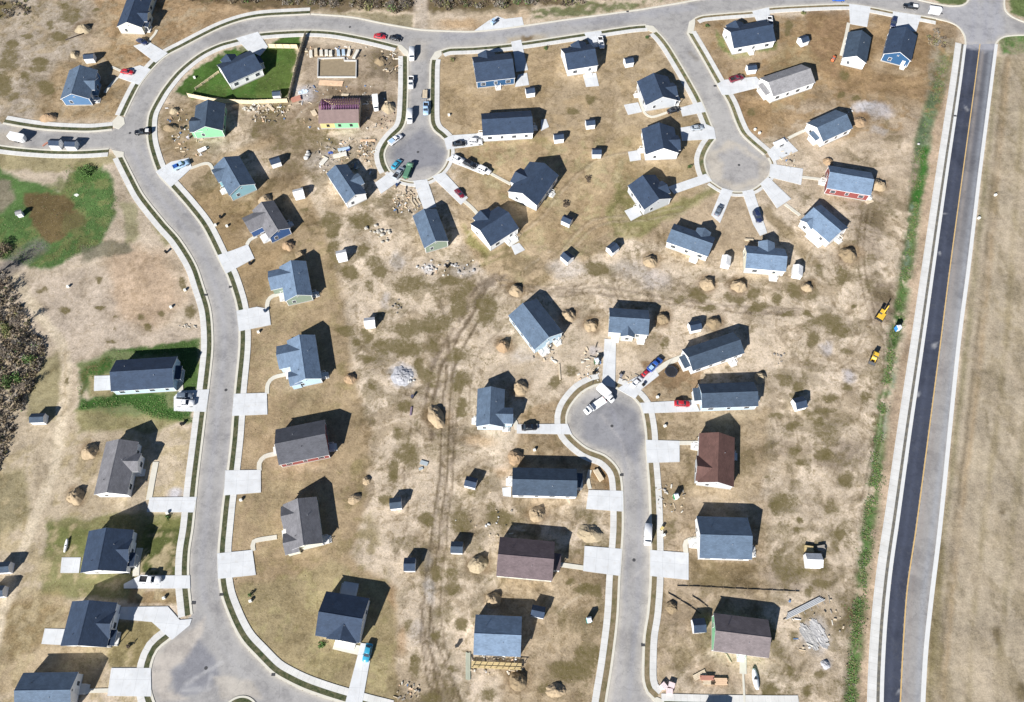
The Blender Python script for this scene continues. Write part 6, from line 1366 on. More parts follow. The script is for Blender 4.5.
fence('board_fence', [(188.5, 97), (216, 102.5), (250, 104), (288, 102.5)], 1.9, 'long sunlit board fence along the foot of the green lawn', NEWB)
fence('picket_fence', [(219, 73), (208, 81), (195.5, 90)], 1.1, 'low timber fence crossing the green lawn beside the house', NEWB)
M_FAB = mat('silt_fabric', (.02, .02, .022), .9, .1)
def silt(pts, label):
    c = crom(W(pts), 1.0); o = c[0]; root = empty('silt_fence', (o[0], o[1], 0), 0, label, 'silt fence'); b = MB()
    for i in range(len(c) - 1):
        p, q = c[i] - o, c[i + 1] - o; d = (q - p) / (np.linalg.norm(q - p) + 1e-9); n = np.array((-d[1], d[0])) * .03; h = .24 + .05 * math.sin(i * 1.7)
        b.add([(*(p - n), 0), (*(q - n), 0), (*(q + n), 0), (*(p + n), 0), (*(p - n), h), (*(q - n), h), (*(q + n), h), (*(p + n), h)], [(0, 1, 5, 4), (2, 3, 7, 6), (4, 5, 6, 7), (0, 4, 7, 3), (1, 2, 6, 5)])
    b.build('fabric', M_FAB, root)
    for i in range(0, len(c), 3): MB().box(c[i][0] - o[0] - .03, c[i][0] - o[0] + .03, c[i][1] - o[1] + .04, c[i][1] - o[1] + .09, 0, .55).build('stake', M_WOOD, root)
silt([(677, 586), (700, 586.5), (735, 588.5), (768, 590), (799, 591.5)], 'black silt fence running straight behind the blue-roofed white house')
silt([(668, 593), (680, 600), (694, 609), (701, 614)], 'black silt fence running diagonally down to a shed')
silt([(692, 596), (700, 601), (708, 607)], 'short black silt fence beside a longer diagonal one')

# ------------------------------------------------------------------ timber, debris and yard things
def at(px, py, z=0): return G(px, py, z)
def lumber(px, py, ang, L, Wd, h, label, material=None, rows=4, name='lumber_stack', cat='lumber'):
    c = at(px, py, h / 2); root = empty(name, (c.x, c.y, 0), heading(px, py, ang), label, cat)
    for k in (-.3, .3): MB().box(k * L - .06, k * L + .06, -Wd / 2, Wd / 2, 0, .1).build('bearer', M_GREYWOOD, root)
    nz = max(1, int(h / .16))
    for z in range(nz):
        b = MB()
        for i in range(rows):
            y0 = -Wd / 2 + i * Wd / rows; e = random.uniform(-.15, .15)
            b.box(-L / 2 + e, L / 2 + e, y0 + .012, y0 + Wd / rows - .012, .1 + z * .16, .1 + z * .16 + .145)
        b.build('board_layer', material or LUM, root)
PEACH = mat('peach_board', (.66, .46, .30), .85, .18, .8); PALEB = mat('pale_blocks', (.66, .63, .55), .9, .14, 1.5, 8); REDB = mat('reddish_board', (.46, .22, .16), .85, .18, .8); BLUEB = mat('blue_wrap', (.42, .52, .62), .7, .15, 1.0)
for i, (x, y, an, L, mt, lb) in enumerate([
 (311, 54, 88, 3.0, PALEB, 'leftmost block pallet in the row above the foundation'), (316, 52.5, 88, 3.4, LUM, 'long timber pallet second in the row above the foundation'), (321.3, 53, 88, 2.4, PALEB, 'narrow block pallet third in the row above the foundation'), (326.5, 53, 88, 2.6, PALEB, 'block pallet against its shorter twin above the foundation'), (330.7, 53.5, 88, 2.2, PALEB, 'short block pallet in the middle of the row above the foundation'),
 (338.5, 53, 84, 2.4, BLUEB, 'blue-grey wrapped pallet beside another wrapped one'), (343.5, 52.5, 86, 2.4, BLUEB, 'blue-grey wrapped pallet nearest the tilted ones'), (349, 53, -76, 2.6, PALEB, 'slightly tilted block pallet near the end of the row'), (356, 54.5, -62, 4.2, PALEB, 'strongly slanted pallet ending the row above the foundation')]):
    lumber(x, y, an, L, 1.1, .8, lb, mt, 3, 'block_pallet', 'pallet')
lumber(331, 83, 3, 8.6, 2.4, .3, 'broad peach timber deck stack below the foundation', PEACH, 6)
lumber(368, 140.5, -1, 5.0, .8, .4, 'single pale timber beam stack near the turning circle', PEACH, 2)
lumber(345, 95, 2, 2.6, 1.0, .4, 'small yellow timber stack behind the half-built house', LUM, 3)
lumber(416, 202.5, 55, 2.8, .45, .3, 'short yellow plank stack nearest the blue house corner', LUM, 2); lumber(413, 203.5, 55, 2.8, .45, .3, 'short yellow plank stack in the middle of three', LUM, 2); lumber(418.7, 201, 55, 2.8, .45, .3, 'short yellow plank stack nearest the concrete drive', LUM, 2)
lumber(598.5, 475, 58, 3.4, 1.4, .7, 'cream timber stack on brown soil in the pavement bend', LUM, 3)
lumber(709, 682, 2, 3.0, 1.2, .5, 'cream board stack under a reddish one near the bottom edge', LUM, 3); lumber(707, 678, 1, 3.2, 1.1, .7, 'reddish board stack near the bottom edge', REDB, 3); lumber(719, 681.5, 1, 4.0, 1.6, .5, 'peach board stack beside the reddish one', PEACH, 4)
lumber(700, 675, -28, 3.4, 1.4, .25, 'thin tilted board stack above the reddish one', LUM, 4)
lumber(559.5, 372, 86, 5.2, .5, .15, 'single long plank pile on weedy soil', LUM, 2); lumber(270.5, 107.5, 42, 3.6, 1.0, .35, 'yellow timber stack below the sunlit board fence', LUM, 3)
lumber(809, 549, 8, 2.2, 1.6, .9, 'yellow timber stack behind the largest white shed', mat('yellow_timber', (.50, .39, .20), .8), 3); lumber(821, 548, -10, 2.0, 1.3, .9, 'grey board stack beside yellow timber behind the largest shed', M_GREYWOOD, 3)
lumber(340, 155, -14, 4.6, 1.5, .6, 'long pale board stack on the debris heap beside the diagonal house', PALEB, 4); lumber(344, 149, -10, 4.0, 1.0, .5, 'teal-blue wrapped board stack on the debris heap', BLUEB, 3); lumber(324, 161, -50, 3.4, 1.6, .4, 'pale tilted board stack at the edge of the debris heap', PALEB, 3)
lumber(296, 99, -18, 3.4, 2.0, .5, 'red-brown pallet stack at the end of the board fence', REDB, 4); lumber(314, 113, 60, 2.6, 1.6, .4, 'pale board pile leaning by the half-built house', LUM, 4)
lumber(468, 666, 90, 6.4, 1.2, .12, 'grey-green plank walk beside the yellow scaffold', mat('greenish_plank', (.36, .38, .30), .9), 3, 'plank_walk', 'plank walk')
lumber(728, 658, 60, 2.4, .4, .2, 'yellow board scraps by the grey unfinished house', LUM, 2)
lumber(870, 201, 0, 2.4, 1.0, .3, 'pale board pile at the corner of the red-walled house', LUM, 3) if False else lumber(869.5, 201.5, -20, 2.6, 1.2, .3, 'pale board pile at the corner of the red-walled house', LUM, 3)
lumber(749, 240, 2, 2.8, .7, .5, 'cream board stack touching the pale house below the turning circle', LUM, 2)

def rocks(px, py, n, sx, sy, r0, r1, label, col=(.62, .58, .50), name='rock_pile'):
    c = at(px, py); root = empty(name, (c.x, c.y, 0), 0, label, 'rock pile'); m = mat('stone_%d' % int(col[0] * 100), tuple(v * .66 for v in col), .9, .25, 1.0, 6, .4)
    for i in range(n):
        r = random.uniform(r0, r1) * random.choice((.6, .8, 1, 1)); x, y = random.gauss(0, sx), random.gauss(0, sy); b = MB(); rings = []
        ph = random.uniform(0, 9)
        for k in range(5):
            t = k / 4; rr = r * math.sin(math.pi * (.08 + .84 * t))
            rings.append([(rr * (1 + .22 * math.sin(3 * a + ph + t * 4)) * math.cos(a), rr * (1 + .2 * math.cos(2 * a + ph)) * math.sin(a), r * .8 * (t * 1.5 - .3)) for a in [2 * math.pi * j / 8 for j in range(8)]])
        b.loft(rings); o = b.build('rock', m, root, False); o.location = (x, y, 0); o.rotation_euler = (0, 0, random.uniform(0, 6))
rocks(382, 233, 20, 2.0, 1.5, .35, .75, 'scattered pale boulders on soil between the blue houses'); rocks(426, 269, 12, 1.4, .9, .25, .5, 'white rubble heap below the sage gable', (.72, .71, .69)); rocks(458, 267, 12, 2.4, .8, .25, .6, 'grey rubble heap with a black drum on pale gravel', (.5, .48, .46))
rocks(396, 307, 10, 1.0, 1.6, .25, .5, 'dark rubble heap in weeds beside the white-roofed shed', (.34, .31, .27)); rocks(308.5, 154, 4, .6, .8, .7, 1.0, 'few large white boulders beside a weed patch', (.74, .73, .70)); rocks(262, 113, 16, 2.6, 1.2, .3, .6, 'tan rubble heap under the sunlit fence', (.55, .47, .36)); rocks(248, 110, 8, 1.6, .8, .4, .8, 'pale boulders at the end of the green house', (.68, .64, .55))
rocks(365, 153, 22, 1.6, 2.2, .2, .5, 'broken timber and stone heap near the diagonal house', (.56, .42, .28)); rocks(386, 122, 16, 1.4, 1.4, .2, .5, 'brown rubble heap beside the short cul-de-sac', (.46, .34, .26)); rocks(404, 200, 14, 2.2, 2.0, .2, .45, 'brown rubble scatter beside the plank stacks', (.48, .37, .26)); rocks(389, 236, 5, 1.2, 1.0, .4, .7, 'small boulder cluster beside the larger boulder scatter') if False else None
rocks(850, 110, 3, .8, .5, .4, .7, 'white stones by the pale gravel spill', (.76, .75, .72)); rocks(412, 381, 5, .7, .6, .35, .6, 'white stones at the edge of the blue-grey gravel', (.74, .74, .73)); rocks(663, 492, 5, 1.0, .7, .3, .5, 'small stones on soil below the red-brown roof drive', (.6, .56, .5)); rocks(918, 144, 1, .1, .1, .6, .7, 'single pale boulder at the top of the green ditch', (.72, .68, .58))
rocks(499, 524, 5, 2.2, .5, .25, .45, 'white stones scattered in weeds above the mauve-brown roof', (.76, .75, .72)); rocks(188, 326, 14, 1.4, .5, .2, .4, 'pale stones at the edge of the curving pavement', (.62, .58, .52)); rocks(780, 357, 10, .9, 1.2, .2, .45, 'grey rubble heap behind the tilted steel roof', (.36, .33, .3))
def culvert():
    c = at(805, 607); root = empty('pipe_stack', (c.x, c.y, 0), heading(805, 607, -27), 'long grey pipe stack lying across bare soil', 'pipes')
    for i in range(4):
        MB().tube((-6.2 + i * .4, -.5 + i * .34, .2), (5.6 - i * .3, -.5 + i * .34, .2), .17, n=10).build('pipe', mat('grey_pipe', (.42, .43, .44), .6, .1), root)
    for k in range(6): MB().box(-5 + k * 2, -4.8 + k * 2, -1.6, .9, 0, .05).build('bearer', M_GREYWOOD, root)
culvert()
def sheet(px, py, ang, L, Wd, label, col, name='plastic_sheet', cat='sheet', bump=.35):
    """crumpled film with a ragged outline, thick enough to lie in folds"""
    c = at(px, py); sd = random.random() * 50; st = .28; nx, ny = max(6, int(L / st)), max(5, int(Wd / st)); b = MB()
    X, Y = np.meshgrid(np.linspace(-L / 2, L / 2, nx), np.linspace(-Wd / 2, Wd / 2, ny)); x_, y_ = X.ravel(), Y.ravel()
    fold = np.abs(fbm(x_ * .5 + sd + fbm(y_ + sd, x_, 2), y_ * 1.5 + sd, 5) - .5) * 2
    z_ = .04 + bump * fold; keep = np.hypot(x_ / L * 2, y_ / Wd * 2) < .72 + .5 * fbm(x_ * .8 + sd, y_ * .8 + 4, 4)
    F_ = [(j * nx + i, j * nx + i + 1, (j + 1) * nx + i + 1, (j + 1) * nx + i) for j in range(ny - 1) for i in range(nx - 1)]
    F_ = [q for q in F_ if all(keep[k] for k in q)]; edges = {}
    for q in F_:
        for u, w in zip(q, q[1:] + q[:1]): edges[(u, w)] = 1
    V_ = np.stack([x_, y_, z_], 1).tolist(); b.add(V_, F_); n = len(V_); b.v += [(x, y, -.05) for x, y, _ in V_]
    for (u, w) in edges:
        if (w, u) not in edges: b.f.append((w, u, n + u, n + w)); b.m.append(0)
    ob = b.build(name, mat(name + '_%d' % int(col[0] * 100 + col[2] * 10), col, .5, .25, 1.2, 5), None, False, (c.x, c.y, 0), heading(px, py, ang)); return tag(ob, label, cat)
sheet(819, 634, 62, 8.4, 3.6, 'long crumpled white plastic sheet on bare soil', (.42, .41, .40)); sheet(809, 637, 58, 7.6, 3.4, 'second crumpled pale plastic sheet beside the longer one', (.37, .36, .345)); sheet(303, 92, -10, 4.0, 2.4, 'crumpled pale blue tarp at the end of the board fence', (.56, .64, .70), 'tarp', 'tarp', .9)
sheet(331, 153, -10, 2.6, 1.6, 'deep blue tarp on the debris heap', (.05, .10, .32), 'tarp', 'tarp', .9); sheet(348, 150.5, -16, 2.2, .8, 'dark blue tarp strip over the board stack end', (.03, .06, .20), 'tarp', 'tarp', 1.4); sheet(76.5, 195, 30, 2.2, 1.7, 'white sheet lying in the bright green grass', (.80, .80, .72), 'plastic_sheet', 'sheet', .15); sheet(320, 166, 70, 2.0, 1.0, 'white sheet scraps at the debris heap end', (.7, .68, .66), 'plastic_sheet', 'sheet', .4)
def trampoline():
    c = at(671.3, 371.3, .9); root = empty('trampoline', (c.x, c.y, 0), 0, 'round black trampoline on brown soil', 'trampoline'); n = 28; r = 1.85
    q = lambda rr, z: [(rr * math.cos(2 * math.pi * i / n), rr * math.sin(2 * math.pi * i / n), z) for i in range(n)]
    MB().loft([q(r - .35, .84), q(r - .3, .86)]).build('mat', M_DARK, root)
    MB().loft([q(r - .28, .88), q(r, .9), q(r + .04, .84), q(r - .28, .83)], 0, False).build('pad', mat('trampoline_pad', (.03, .035, .05), .7), root)
    for k in range(6): a = k * math.pi / 3; MB().tube((r * math.cos(a), r * math.sin(a), 0), (r * math.cos(a), r * math.sin(a), .85), .04, n=6).build('leg', M_PIPE, root)
    for k in range(6): a = k * math.pi / 3; MB().tube(((r + .06) * math.cos(a), (r + .06) * math.sin(a), 0), ((r + .06) * math.cos(a), (r + .06) * math.sin(a), 2.4), .03, n=6).build('net_post', M_DARK, root)
trampoline()
def toilet(px, py, label, col=(.05, .25, .62)):
    c = at(px, py, 1.1); root = empty('portable_toilet', (c.x, c.y, 0), .2, label, 'portable toilet'); m = mat('toilet_%d' % int(col[0] * 99), col, .5)
    MB().box(-.6, .6, -.6, .6, .08, 2.05).build('cabin', m, root); MB().loft([[(-.64, -.64, 2.05), (.64, -.64, 2.05), (.64, .64, 2.05), (-.64, .64, 2.05)], [(-.5, -.3, 2.3), (.5, -.3, 2.3), (.5, .3, 2.3), (-.5, .3, 2.3)]]).build('roof', mat('toilet_roof', (.7, .74, .78), .5), root)
    MB().box(-.4, .4, -.64, -.6, .15, 1.9).build('door', M_TRIM, root); MB().box(-.65, .65, -.65, .65, 0, .08).build('skid', M_DARK, root)
toilet(898, 328, 'blue portable toilet standing in the green ditch'); toilet(676, 496.5, 'green portable toilet on bare soil below the red-brown roof drive', (.06, .28, .12)); toilet(589, 620, 'teal portable toilet by the pavement of the lower street', (.04, .34, .30)); toilet(596.5, 361, 'dark green portable toilet near the straight concrete path', (.03, .12, .05))
def crate(px, py, an, label, col=(.74, .60, .60)):
    c = at(px, py, .4); root = empty('crate', (c.x, c.y, 0), heading(px, py, an), label, 'crate', 'pale crates near the bottom edge'); m = mat('crate_board', col, .8)
    b = MB(); b.box(-.75, .75, -.6, .6, .12, .9); b.build('box', m, root)
    for k in range(4): MB().box(-.78 + k * .45, -.66 + k * .45, -.64, .64, .14, .93).build('slat', m, root)
    MB().box(-.75, .75, -.6, .6, 0, .11).build('pallet', M_GREYWOOD, root)
crate(664, 686, 50, 'pinkish crate at the left of three'); crate(671.5, 685, 20, 'pinkish crate at the right of three'); crate(669.5, 691, 8, 'pinkish crate nearest the pavement of three')
def hull(px, py, an, L, Wd, label, name, cat):
    c = at(px, py, .4); b = MB(); sec = []
    for k in range(9):
        t = k / 8; w = Wd / 2 * math.sin(math.pi * (.06 + .88 * t)) ** .6; x = (t - .5) * L; up = .35 * abs(2 * t - 1) ** 2
        sec.append([(x, -w, .5 + up * .4), (x, -w * .9, .2), (x, 0, .05 + up * .4), (x, w * .9, .2), (x, w, .5 + up * .4), (x, 0, .56 + up * .4)])
    o = empty(name, (c.x, c.y, 0), heading(px, py, an), label, cat); b.loft(sec).build('hull', paint('white'), o, True)
    MB().tube((0, 0, .6), (.01, 0, .62), Wd * .28, n=12).build('seat', M_DARK, o)
hull(66, 545.5, -78, 3.6, .8, 'white upturned canoe on the patio lawn grass', 'canoe', 'canoe'); hull(755.5, 679, 80, 5.0, 1.6, 'white boat on bare soil beside the plank walk', 'boat', 'boat')
def can(px, py, label, col, name='trash_cart'):
    c = at(px, py, .5); root = empty(name, (c.x, c.y, 0), random.uniform(0, 3), label, 'trash cart'); m = mat('cart_%d_%d' % (int(col[0] * 99), int(col[2] * 99)), col, .6)
    MB().loft([[(-.26, -.3, .05), (.26, -.3, .05), (.26, .3, .05), (-.26, .3, .05)], [(-.34, -.4, 1.0), (.34, -.4, 1.0), (.34, .4, 1.0), (-.34, .4, 1.0)]]).build('bin', m, root)
    MB().box(-.37, .37, -.43, .46, 1.0, 1.08).build('lid', m, root); MB().tube((-.35, .34, .12), (.35, .34, .12), .12, n=8).build('wheel', M_TYRE, root)
for q in [(250, 263.5, 'black trash cart on the drive below the deep blue gable house', (.02, .02, .025)), (265, 311, 'dark trash cart on the drive of the sage gable house', (.03, .05, .09)), (594, 373, 'black trash cart near the straight concrete path', (.02, .02, .02)), (621, 376, 'grey trash cart right of the straight concrete path', (.22, .22, .25)), (447, 266.5, 'black drum-like cart in the grey rubble', (.01, .01, .012)),
          (662, 528.5, 'yellow trash cart on the pavement edge by the white van', (.65, .52, .2)), (643.5, 385, 'black trash cart at the foot of the curved walk', (.02, .02, .02)), (457, 646, 'black cart with white base left of the bright blue roof', (.05, .05, .05)), (182, 128, 'dark cart on rough soil near the unfinished green house', (.03, .03, .03)), (188, 138, 'white cart on rough soil near the unfinished green house', (.7, .66, .68)),
          (412.5, 396.5, 'dark cart standing on white grit by the gravel', (.08, .08, .12)), (220.5, 217, 'black cart on weeds below the teal house', (.02, .02, .02)), (166, 252, 'black cart beside the curving pavement', (.02, .02, .02)), (182, 424, 'black cart on the dark turf edge by the curving pavement', (.02, .03, .02)), (397, 185, 'navy cart beside the drive of the diagonal slate roof', (.03, .06, .15))]: can(*q)
def pedestal(px, py, label, s=1.0):
    c = at(px, py, .3); o = MB(); o.box(-.35 * s, .35 * s, -.3 * s, .3 * s, 0, .7 * s); o.loft([[(-.38 * s, -.33 * s, .7 * s), (.38 * s, -.33 * s, .7 * s), (.38 * s, .33 * s, .7 * s), (-.38 * s, .33 * s, .7 * s)], [(-.3 * s, -.26 * s, .8 * s), (.3 * s, -.26 * s, .8 * s), (.3 * s, .26 * s, .8 * s), (-.3 * s, .26 * s, .8 * s)]])
    tag(o.build('utility_box', mat('utility_box', (.72, .72, .66), .6), None, False, (c.x, c.y, 0), .3), label, 'utility box', 'white utility boxes in the yards')
for q in [(194.5, 77.5, 'white utility box on the bright green lawn'), (164, 598, 'white utility box between two drives of dark-roofed houses'), (250.5, 601, 'white utility box on straw grass below a black shade patch'), (258.5, 332, 'white utility box below the drive of the sage gable house'), (449, 115, 'white utility box beside the short cul-de-sac lawn'), (241, 500, 'white utility box below the drive of the charcoal-roofed house'), (167.5, 513, 'white utility box at the edge of the corner-path drive'), (657.5, 397, 'white utility box on the yard of the bright red car'),
          (665, 426, 'white utility box above the red-brown roof drive'), (664, 535, 'white utility box opposite the lone white van'), (534.5, 450, 'white utility box above the long steel-roofed house'), (185, 290, 'white utility box on pale soil beside the curving street'), (171, 307, 'white utility box among weeds beside the curving street'), (68, 286.5, 'white utility box alone on the open grey soil'), (755, 129.5, 'white utility box uppermost of two by the upper turning circle'), (759.5, 133, 'white utility box lower of two by the upper turning circle'),
          (995.5, 195, 'white utility box in the field beyond the two-lane road'), (979, 218, 'cream utility box at the kerb of the two-lane road'), (227, 226, 'white utility box uppermost on the yard of the deep blue gable house'), (215.5, 225, 'white utility box by the pavement at the deep blue gable house')]: pedestal(*q)
c = at(20, 214, .9); root = empty('pump_house', (c.x, c.y, 0), .3, 'small white hut beside the brown patch in the green grass', 'hut'); MB().box(-.8, .8, -.7, .7, 0, 1.7).build('wall', M_SHEDW, root); r_ = MB(); gable_roof(r_, -1, 1, .95, 2.3, .08); r_.build('roof', [roofm('light'), M_TRIM], root)
c = at(75, 37, .2); b_ = MB().tube((-3.2, -1.5, .22), (2.8, 1.9, .25), .2, .16, 8); tag(b_.build('log', mat('dark_log', (.05, .04, .035), .9), None, True, (c.x, c.y, 0)), 'dark log lying diagonally on the weedy upper corner lot', 'log')
c = at(45, 144, .3); b_ = MB(); b_.obox((0, 0), .9, 2.0, .5, .0, .35); b_.obox((.2, .5), .5, 1.2, .3, .0, .25); tag(b_.build('timber_scrap', REDB, None, False, (c.x, c.y, 0)), 'reddish timber scrap on the side street by the white trailer', 'scrap timber')
c = at(411, 391 + 20, .2); b_ = MB().obox((0, 0), 1.5, 2.6, .5, 0, .3); tag(b_.build('timber_scrap', mat('purple_scrap', (.2, .15, .2), .9), None, False, (c.x, c.y, 0)), 'dark purple timber scrap beside the long oval mound', 'scrap timber')
c = at(424, 463, .3); b_ = MB(); b_.obox((0, 0), -.3, 2.2, 1.2, .2, .3); b_.obox((-.8, -1.6), .4, 1.2, .7, 0, .3); tag(b_.build('metal_scrap', mat('scrap_metal', (.5, .56, .58), .4, metal=.3), None, False, (c.x, c.y, 0)), 'pale metal scrap in the dark weeds beside the tracks', 'scrap metal')

def litter():
    """loose building litter: boards, scraps, wrappers strewn over the work sites"""
    rng = np.random.default_rng(31); b = MB(); mats = [LUM, PALEB, mat('scrap_white', (.66, .66, .66), .8), mat('scrap_dark', (.06, .055, .05), .9), PEACH, mat('scrap_blue', (.12, .2, .36), .7), M_GREYWOOD]
    for poly, n in [([(300, 46), (372, 46), (372, 60), (300, 60)], 40), ([(296, 84), (385, 84), (392, 130), (300, 132)], 90), ([(318, 138), (376, 138), (372, 176), (312, 172)], 120), ([(250, 104), (290, 104), (288, 122), (252, 122)], 70), ([(166, 100), (202, 120), (205, 160), (180, 158), (166, 130)], 60), ([(395, 185), (422, 188), (420, 214), (392, 212)], 70), ([(584, 345), (602, 345), (600, 384), (576, 380)], 34), ([(617, 370), (640, 372), (632, 388), (618, 384)], 14), ([(528, 345), (556, 338), (556, 362), (536, 362)], 40),
                    ([(776, 600), (840, 596), (850, 640), (790, 660)], 26), ([(380, 50), (400, 52), (402, 76), (384, 72)], 40), ([(470, 652), (524, 656), (524, 672), (470, 676)], 50), ([(655, 484), (684, 484), (684, 512), (655, 512)], 24), ([(396, 262), (480, 260), (480, 276), (396, 276)], 22), ([(770, 150), (800, 152), (800, 170), (772, 168)], 16), ([(450, 510), (520, 508), (520, 536), (450, 536)], 12), ([(394, 680), (420, 684), (420, 700), (394, 700)], 26)]:
        P_ = W(poly); lo, hi = np.min(P_, 0), np.max(P_, 0); k = 0
        while k < n:
            q = rng.uniform(lo, hi)
            if not inside(P_, np.array([q[0]]), np.array([q[1]]))[0]: continue
            k += 1; z = rng.uniform(.02, .14); L_ = rng.choice([.3, .4, .6, 1.0, 1.5]); b.obox(q, rng.uniform(0, 3.14), L_ * rng.uniform(.7, 1.2), rng.uniform(.12, .5) if L_ < 1.2 else rng.uniform(.1, .25), -.02, z + rng.uniform(.03, .25), int(rng.choice(7, p=[.24, .16, .1, .2, .08, .04, .18])))
    tag(b.build('building_litter', mats), 'loose building litter strewn over the work sites', 'litter', kind='stuff')
litter()
def cover(px, py, label, r=.42, sq=False):
    c = at(px, py); b = MB(); n = 4 if sq else 14
    b.prism([(r * (1.4 if sq else 1) * math.cos(2 * math.pi * i / n + .785), r * math.sin(2 * math.pi * i / n + .785)) for i in range(n)], .0, .135 if sq else .026)
    tag(b.build('drain_grate' if sq else 'manhole_cover', mat('cast_iron', (.06, .06, .062), .7, .2, 3), None, False, (c.x, c.y, 0)), label, 'drain grate' if sq else 'manhole cover', 'iron covers in the streets')
for q in [(193.5, 603, 'iron drain grate at the kerb just above the funnel drive', .5, True), (221.5, 594.5, 'iron drain grate at the kerb opposite the funnel drive', .5, True), (273.5, 674.5, 'iron drain grate on the inner bend of the turning circle', .5, True), (206, 295, 'iron drain grate on the outer kerb of the long curve', .5, True), (230.5, 287, 'iron drain grate on the inner kerb of the long curve', .5, True), (621.5, 475, 'iron drain grate at the pavement bend of the lower street', .5, True), (643, 645, 'iron drain grate low on the lower street', .5, True), (627.5, 11.5, 'iron drain grate on the grassy kerb of the top street', .5, True), (715, 86, 'iron drain grate by the maroon pickup drive', .5, True), (955, 116, 'iron drain grate on the two-lane road kerb', .5, True),
          (418, 152, 'iron manhole cover amid the crowded turning circle', .45), (739, 165, 'iron manhole cover amid the upper turning circle', .45), (612, 426, 'iron manhole cover amid the lower cul-de-sac', .45), (206, 668, 'iron manhole cover amid the bottom turning circle', .45), (226, 390, 'iron manhole cover on the straight of the curving street', .45), (350, 27, 'iron manhole cover on the top street above the foundation', .45), (634, 560, 'iron manhole cover between the facing lower drives', .45), (130, 133, 'iron manhole cover in the street junction', .45)]: cover(*q)
# ------------------------------------------------------------------ plants
LEAFM = [mat('leaf_' + k, c, .9, .3, .3, 2.0) for k, c in (('brown', (.13, .10, .072)), ('tan', (.24, .19, .125)), ('grey', (.20, .18, .155)), ('olive', (.19, .185, .075)), ('green', (.11, .20, .055)), ('dark', (.07, .12, .035)))]
def quads(cent, size, rng, flat=.5, asp=1.0, lie=1.0):
    """leaf-sized faces of random tilt round the given centres"""
    n = len(cent); a = rng.normal(size=(n, 3)); a[:, 2] *= flat; a /= np.linalg.norm(a, axis=1)[:, None]
    b = rng.normal(size=(n, 3)); b -= (b * a).sum(1)[:, None] * a; b /= np.linalg.norm(b, axis=1)[:, None]
    if lie < 1: a[:, 2] *= lie; b[:, 2] *= lie
    s = np.asarray(size)[:, None] if np.ndim(size) else size
    v = np.stack([cent - a * s * asp - b * s, cent + a * s * asp - b * s, cent + a * s * asp + b * s, cent - a * s * asp + b * s], 1).reshape(-1, 3)
    return v, np.arange(4 * n).reshape(-1, 4)
def leaf_mesh(name, v, f, mi, mats):
    me = bpy.data.meshes.new(name); me.from_pydata(v.tolist(), [], f.tolist())
    for m in mats: me.materials.append(m)
    me.polygons.foreach_set('material_index', np.asarray(mi, np.int32)); return me
def thicket(name, poly_px, n, hmin, hmax, weights, label, bare=.5, seed=1, rad=(.8, 2.0)):
    """brush: many stems and leaf clumps over an area"""
    rng = np.random.default_rng(seed); P = np.array(W(poly_px)); lo, hi = P.min(0), P.max(0); pts = []
    while len(pts) < n:
        q = rng.uniform(lo, hi, size=(n * 2, 2)); k = inside([tuple(p) for p in P], q[:, 0], q[:, 1]); pts += q[k].tolist()
    pts = np.array(pts[:n]); V, F, Mi, o = [], [], [], 0
    for (x, y) in pts:
        h = rng.uniform(hmin, hmax) * (.5 + fbm(np.array([x / 6]), np.array([y / 6]), 3)[0]); r = rng.uniform(*rad) ; m = rng.choice(6, p=weights); k = int(26 * r * r + 10)
        d = rng.normal(size=(k, 3)); d /= np.linalg.norm(d, axis=1)[:, None]; d *= rng.uniform(.35, 1, size=(k, 1)) ** .5
        c = d * (r, r, h * .5) + (x, y, h * .55); c[:, 2] = np.maximum(c[:, 2], .05)
        v, f = quads(c, rng.uniform(.06, .17, k), rng, .7, rng.uniform(.8, 2.2)); V.append(v); F.append(f + o); o += len(v); Mi += [m if rng.random() < .8 else int(rng.choice(6, p=weights)) for _ in range(k)]
        s = int(6 * r) + 3; a0 = np.stack([x + rng.normal(0, .15 * r, s), y + rng.normal(0, .15 * r, s), np.zeros(s)], 1); a1 = np.stack([x + rng.normal(0, .7 * r, s), y + rng.normal(0, .7 * r, s), h * rng.uniform(.6, 1.15, s)], 1)
        w = np.array((.03, .02, 0)); v = np.stack([a0 - w, a0 + w, a1 + w * .4, a1 - w * .4], 1).reshape(-1, 3); V.append(v); F.append(np.arange(4 * s).reshape(-1, 4) + o); o += len(v); Mi += [0 if rng.random() < .5 else 2] * s
    o_ = bpy.data.objects.new(name, leaf_mesh(name, np.concatenate(V), np.concatenate(F), Mi, LEAFM)); COL.objects.link(o_)
    return tag(o_, label, name.replace('_', ' '), kind='stuff')
LEFT = [(-50, 270), (6, 272), (12, 286), (24, 312), (38, 334), (47, 350), (42, 366), (34, 385), (26, 402), (16, 425), (8, 450), (0, 468), (-8, 486), (-50, 500)]
thicket('brush', LEFT, 1300, .3, 1.5, [.22, .34, .32, .1, .01, .01], 'tangled brown brush filling the side of the clearing', seed=3, rad=(.35, 1.1))
thicket('brush', [(180, -26), (410, -26), (412, 12), (384, 12), (340, 8), (300, 5), (250, 4), (190, 0)], 360, 1.0, 3.0, [.34, .2, .24, .12, .05, .05], 'brown winter brush along the top edge above the long bend', seed=4)
thicket('brush', [(430, -26), (720, -30), (640, -4), (575, 5), (540, 6), (500, 8), (432, 9)], 360, 1.0, 3.0, [.4, .16, .24, .1, .04, .06], 'brown winter brush along the top edge beyond the dirt track', seed=5)
thicket('weeds', [(0, -10), (30, -10), (28, 14), (10, 22), (-30, 20)], 60, .4, 1.0, [.2, .3, .3, .2, 0, 0], 'low grey weeds in the upper picture corner', seed=6, rad=(.6, 1.2))
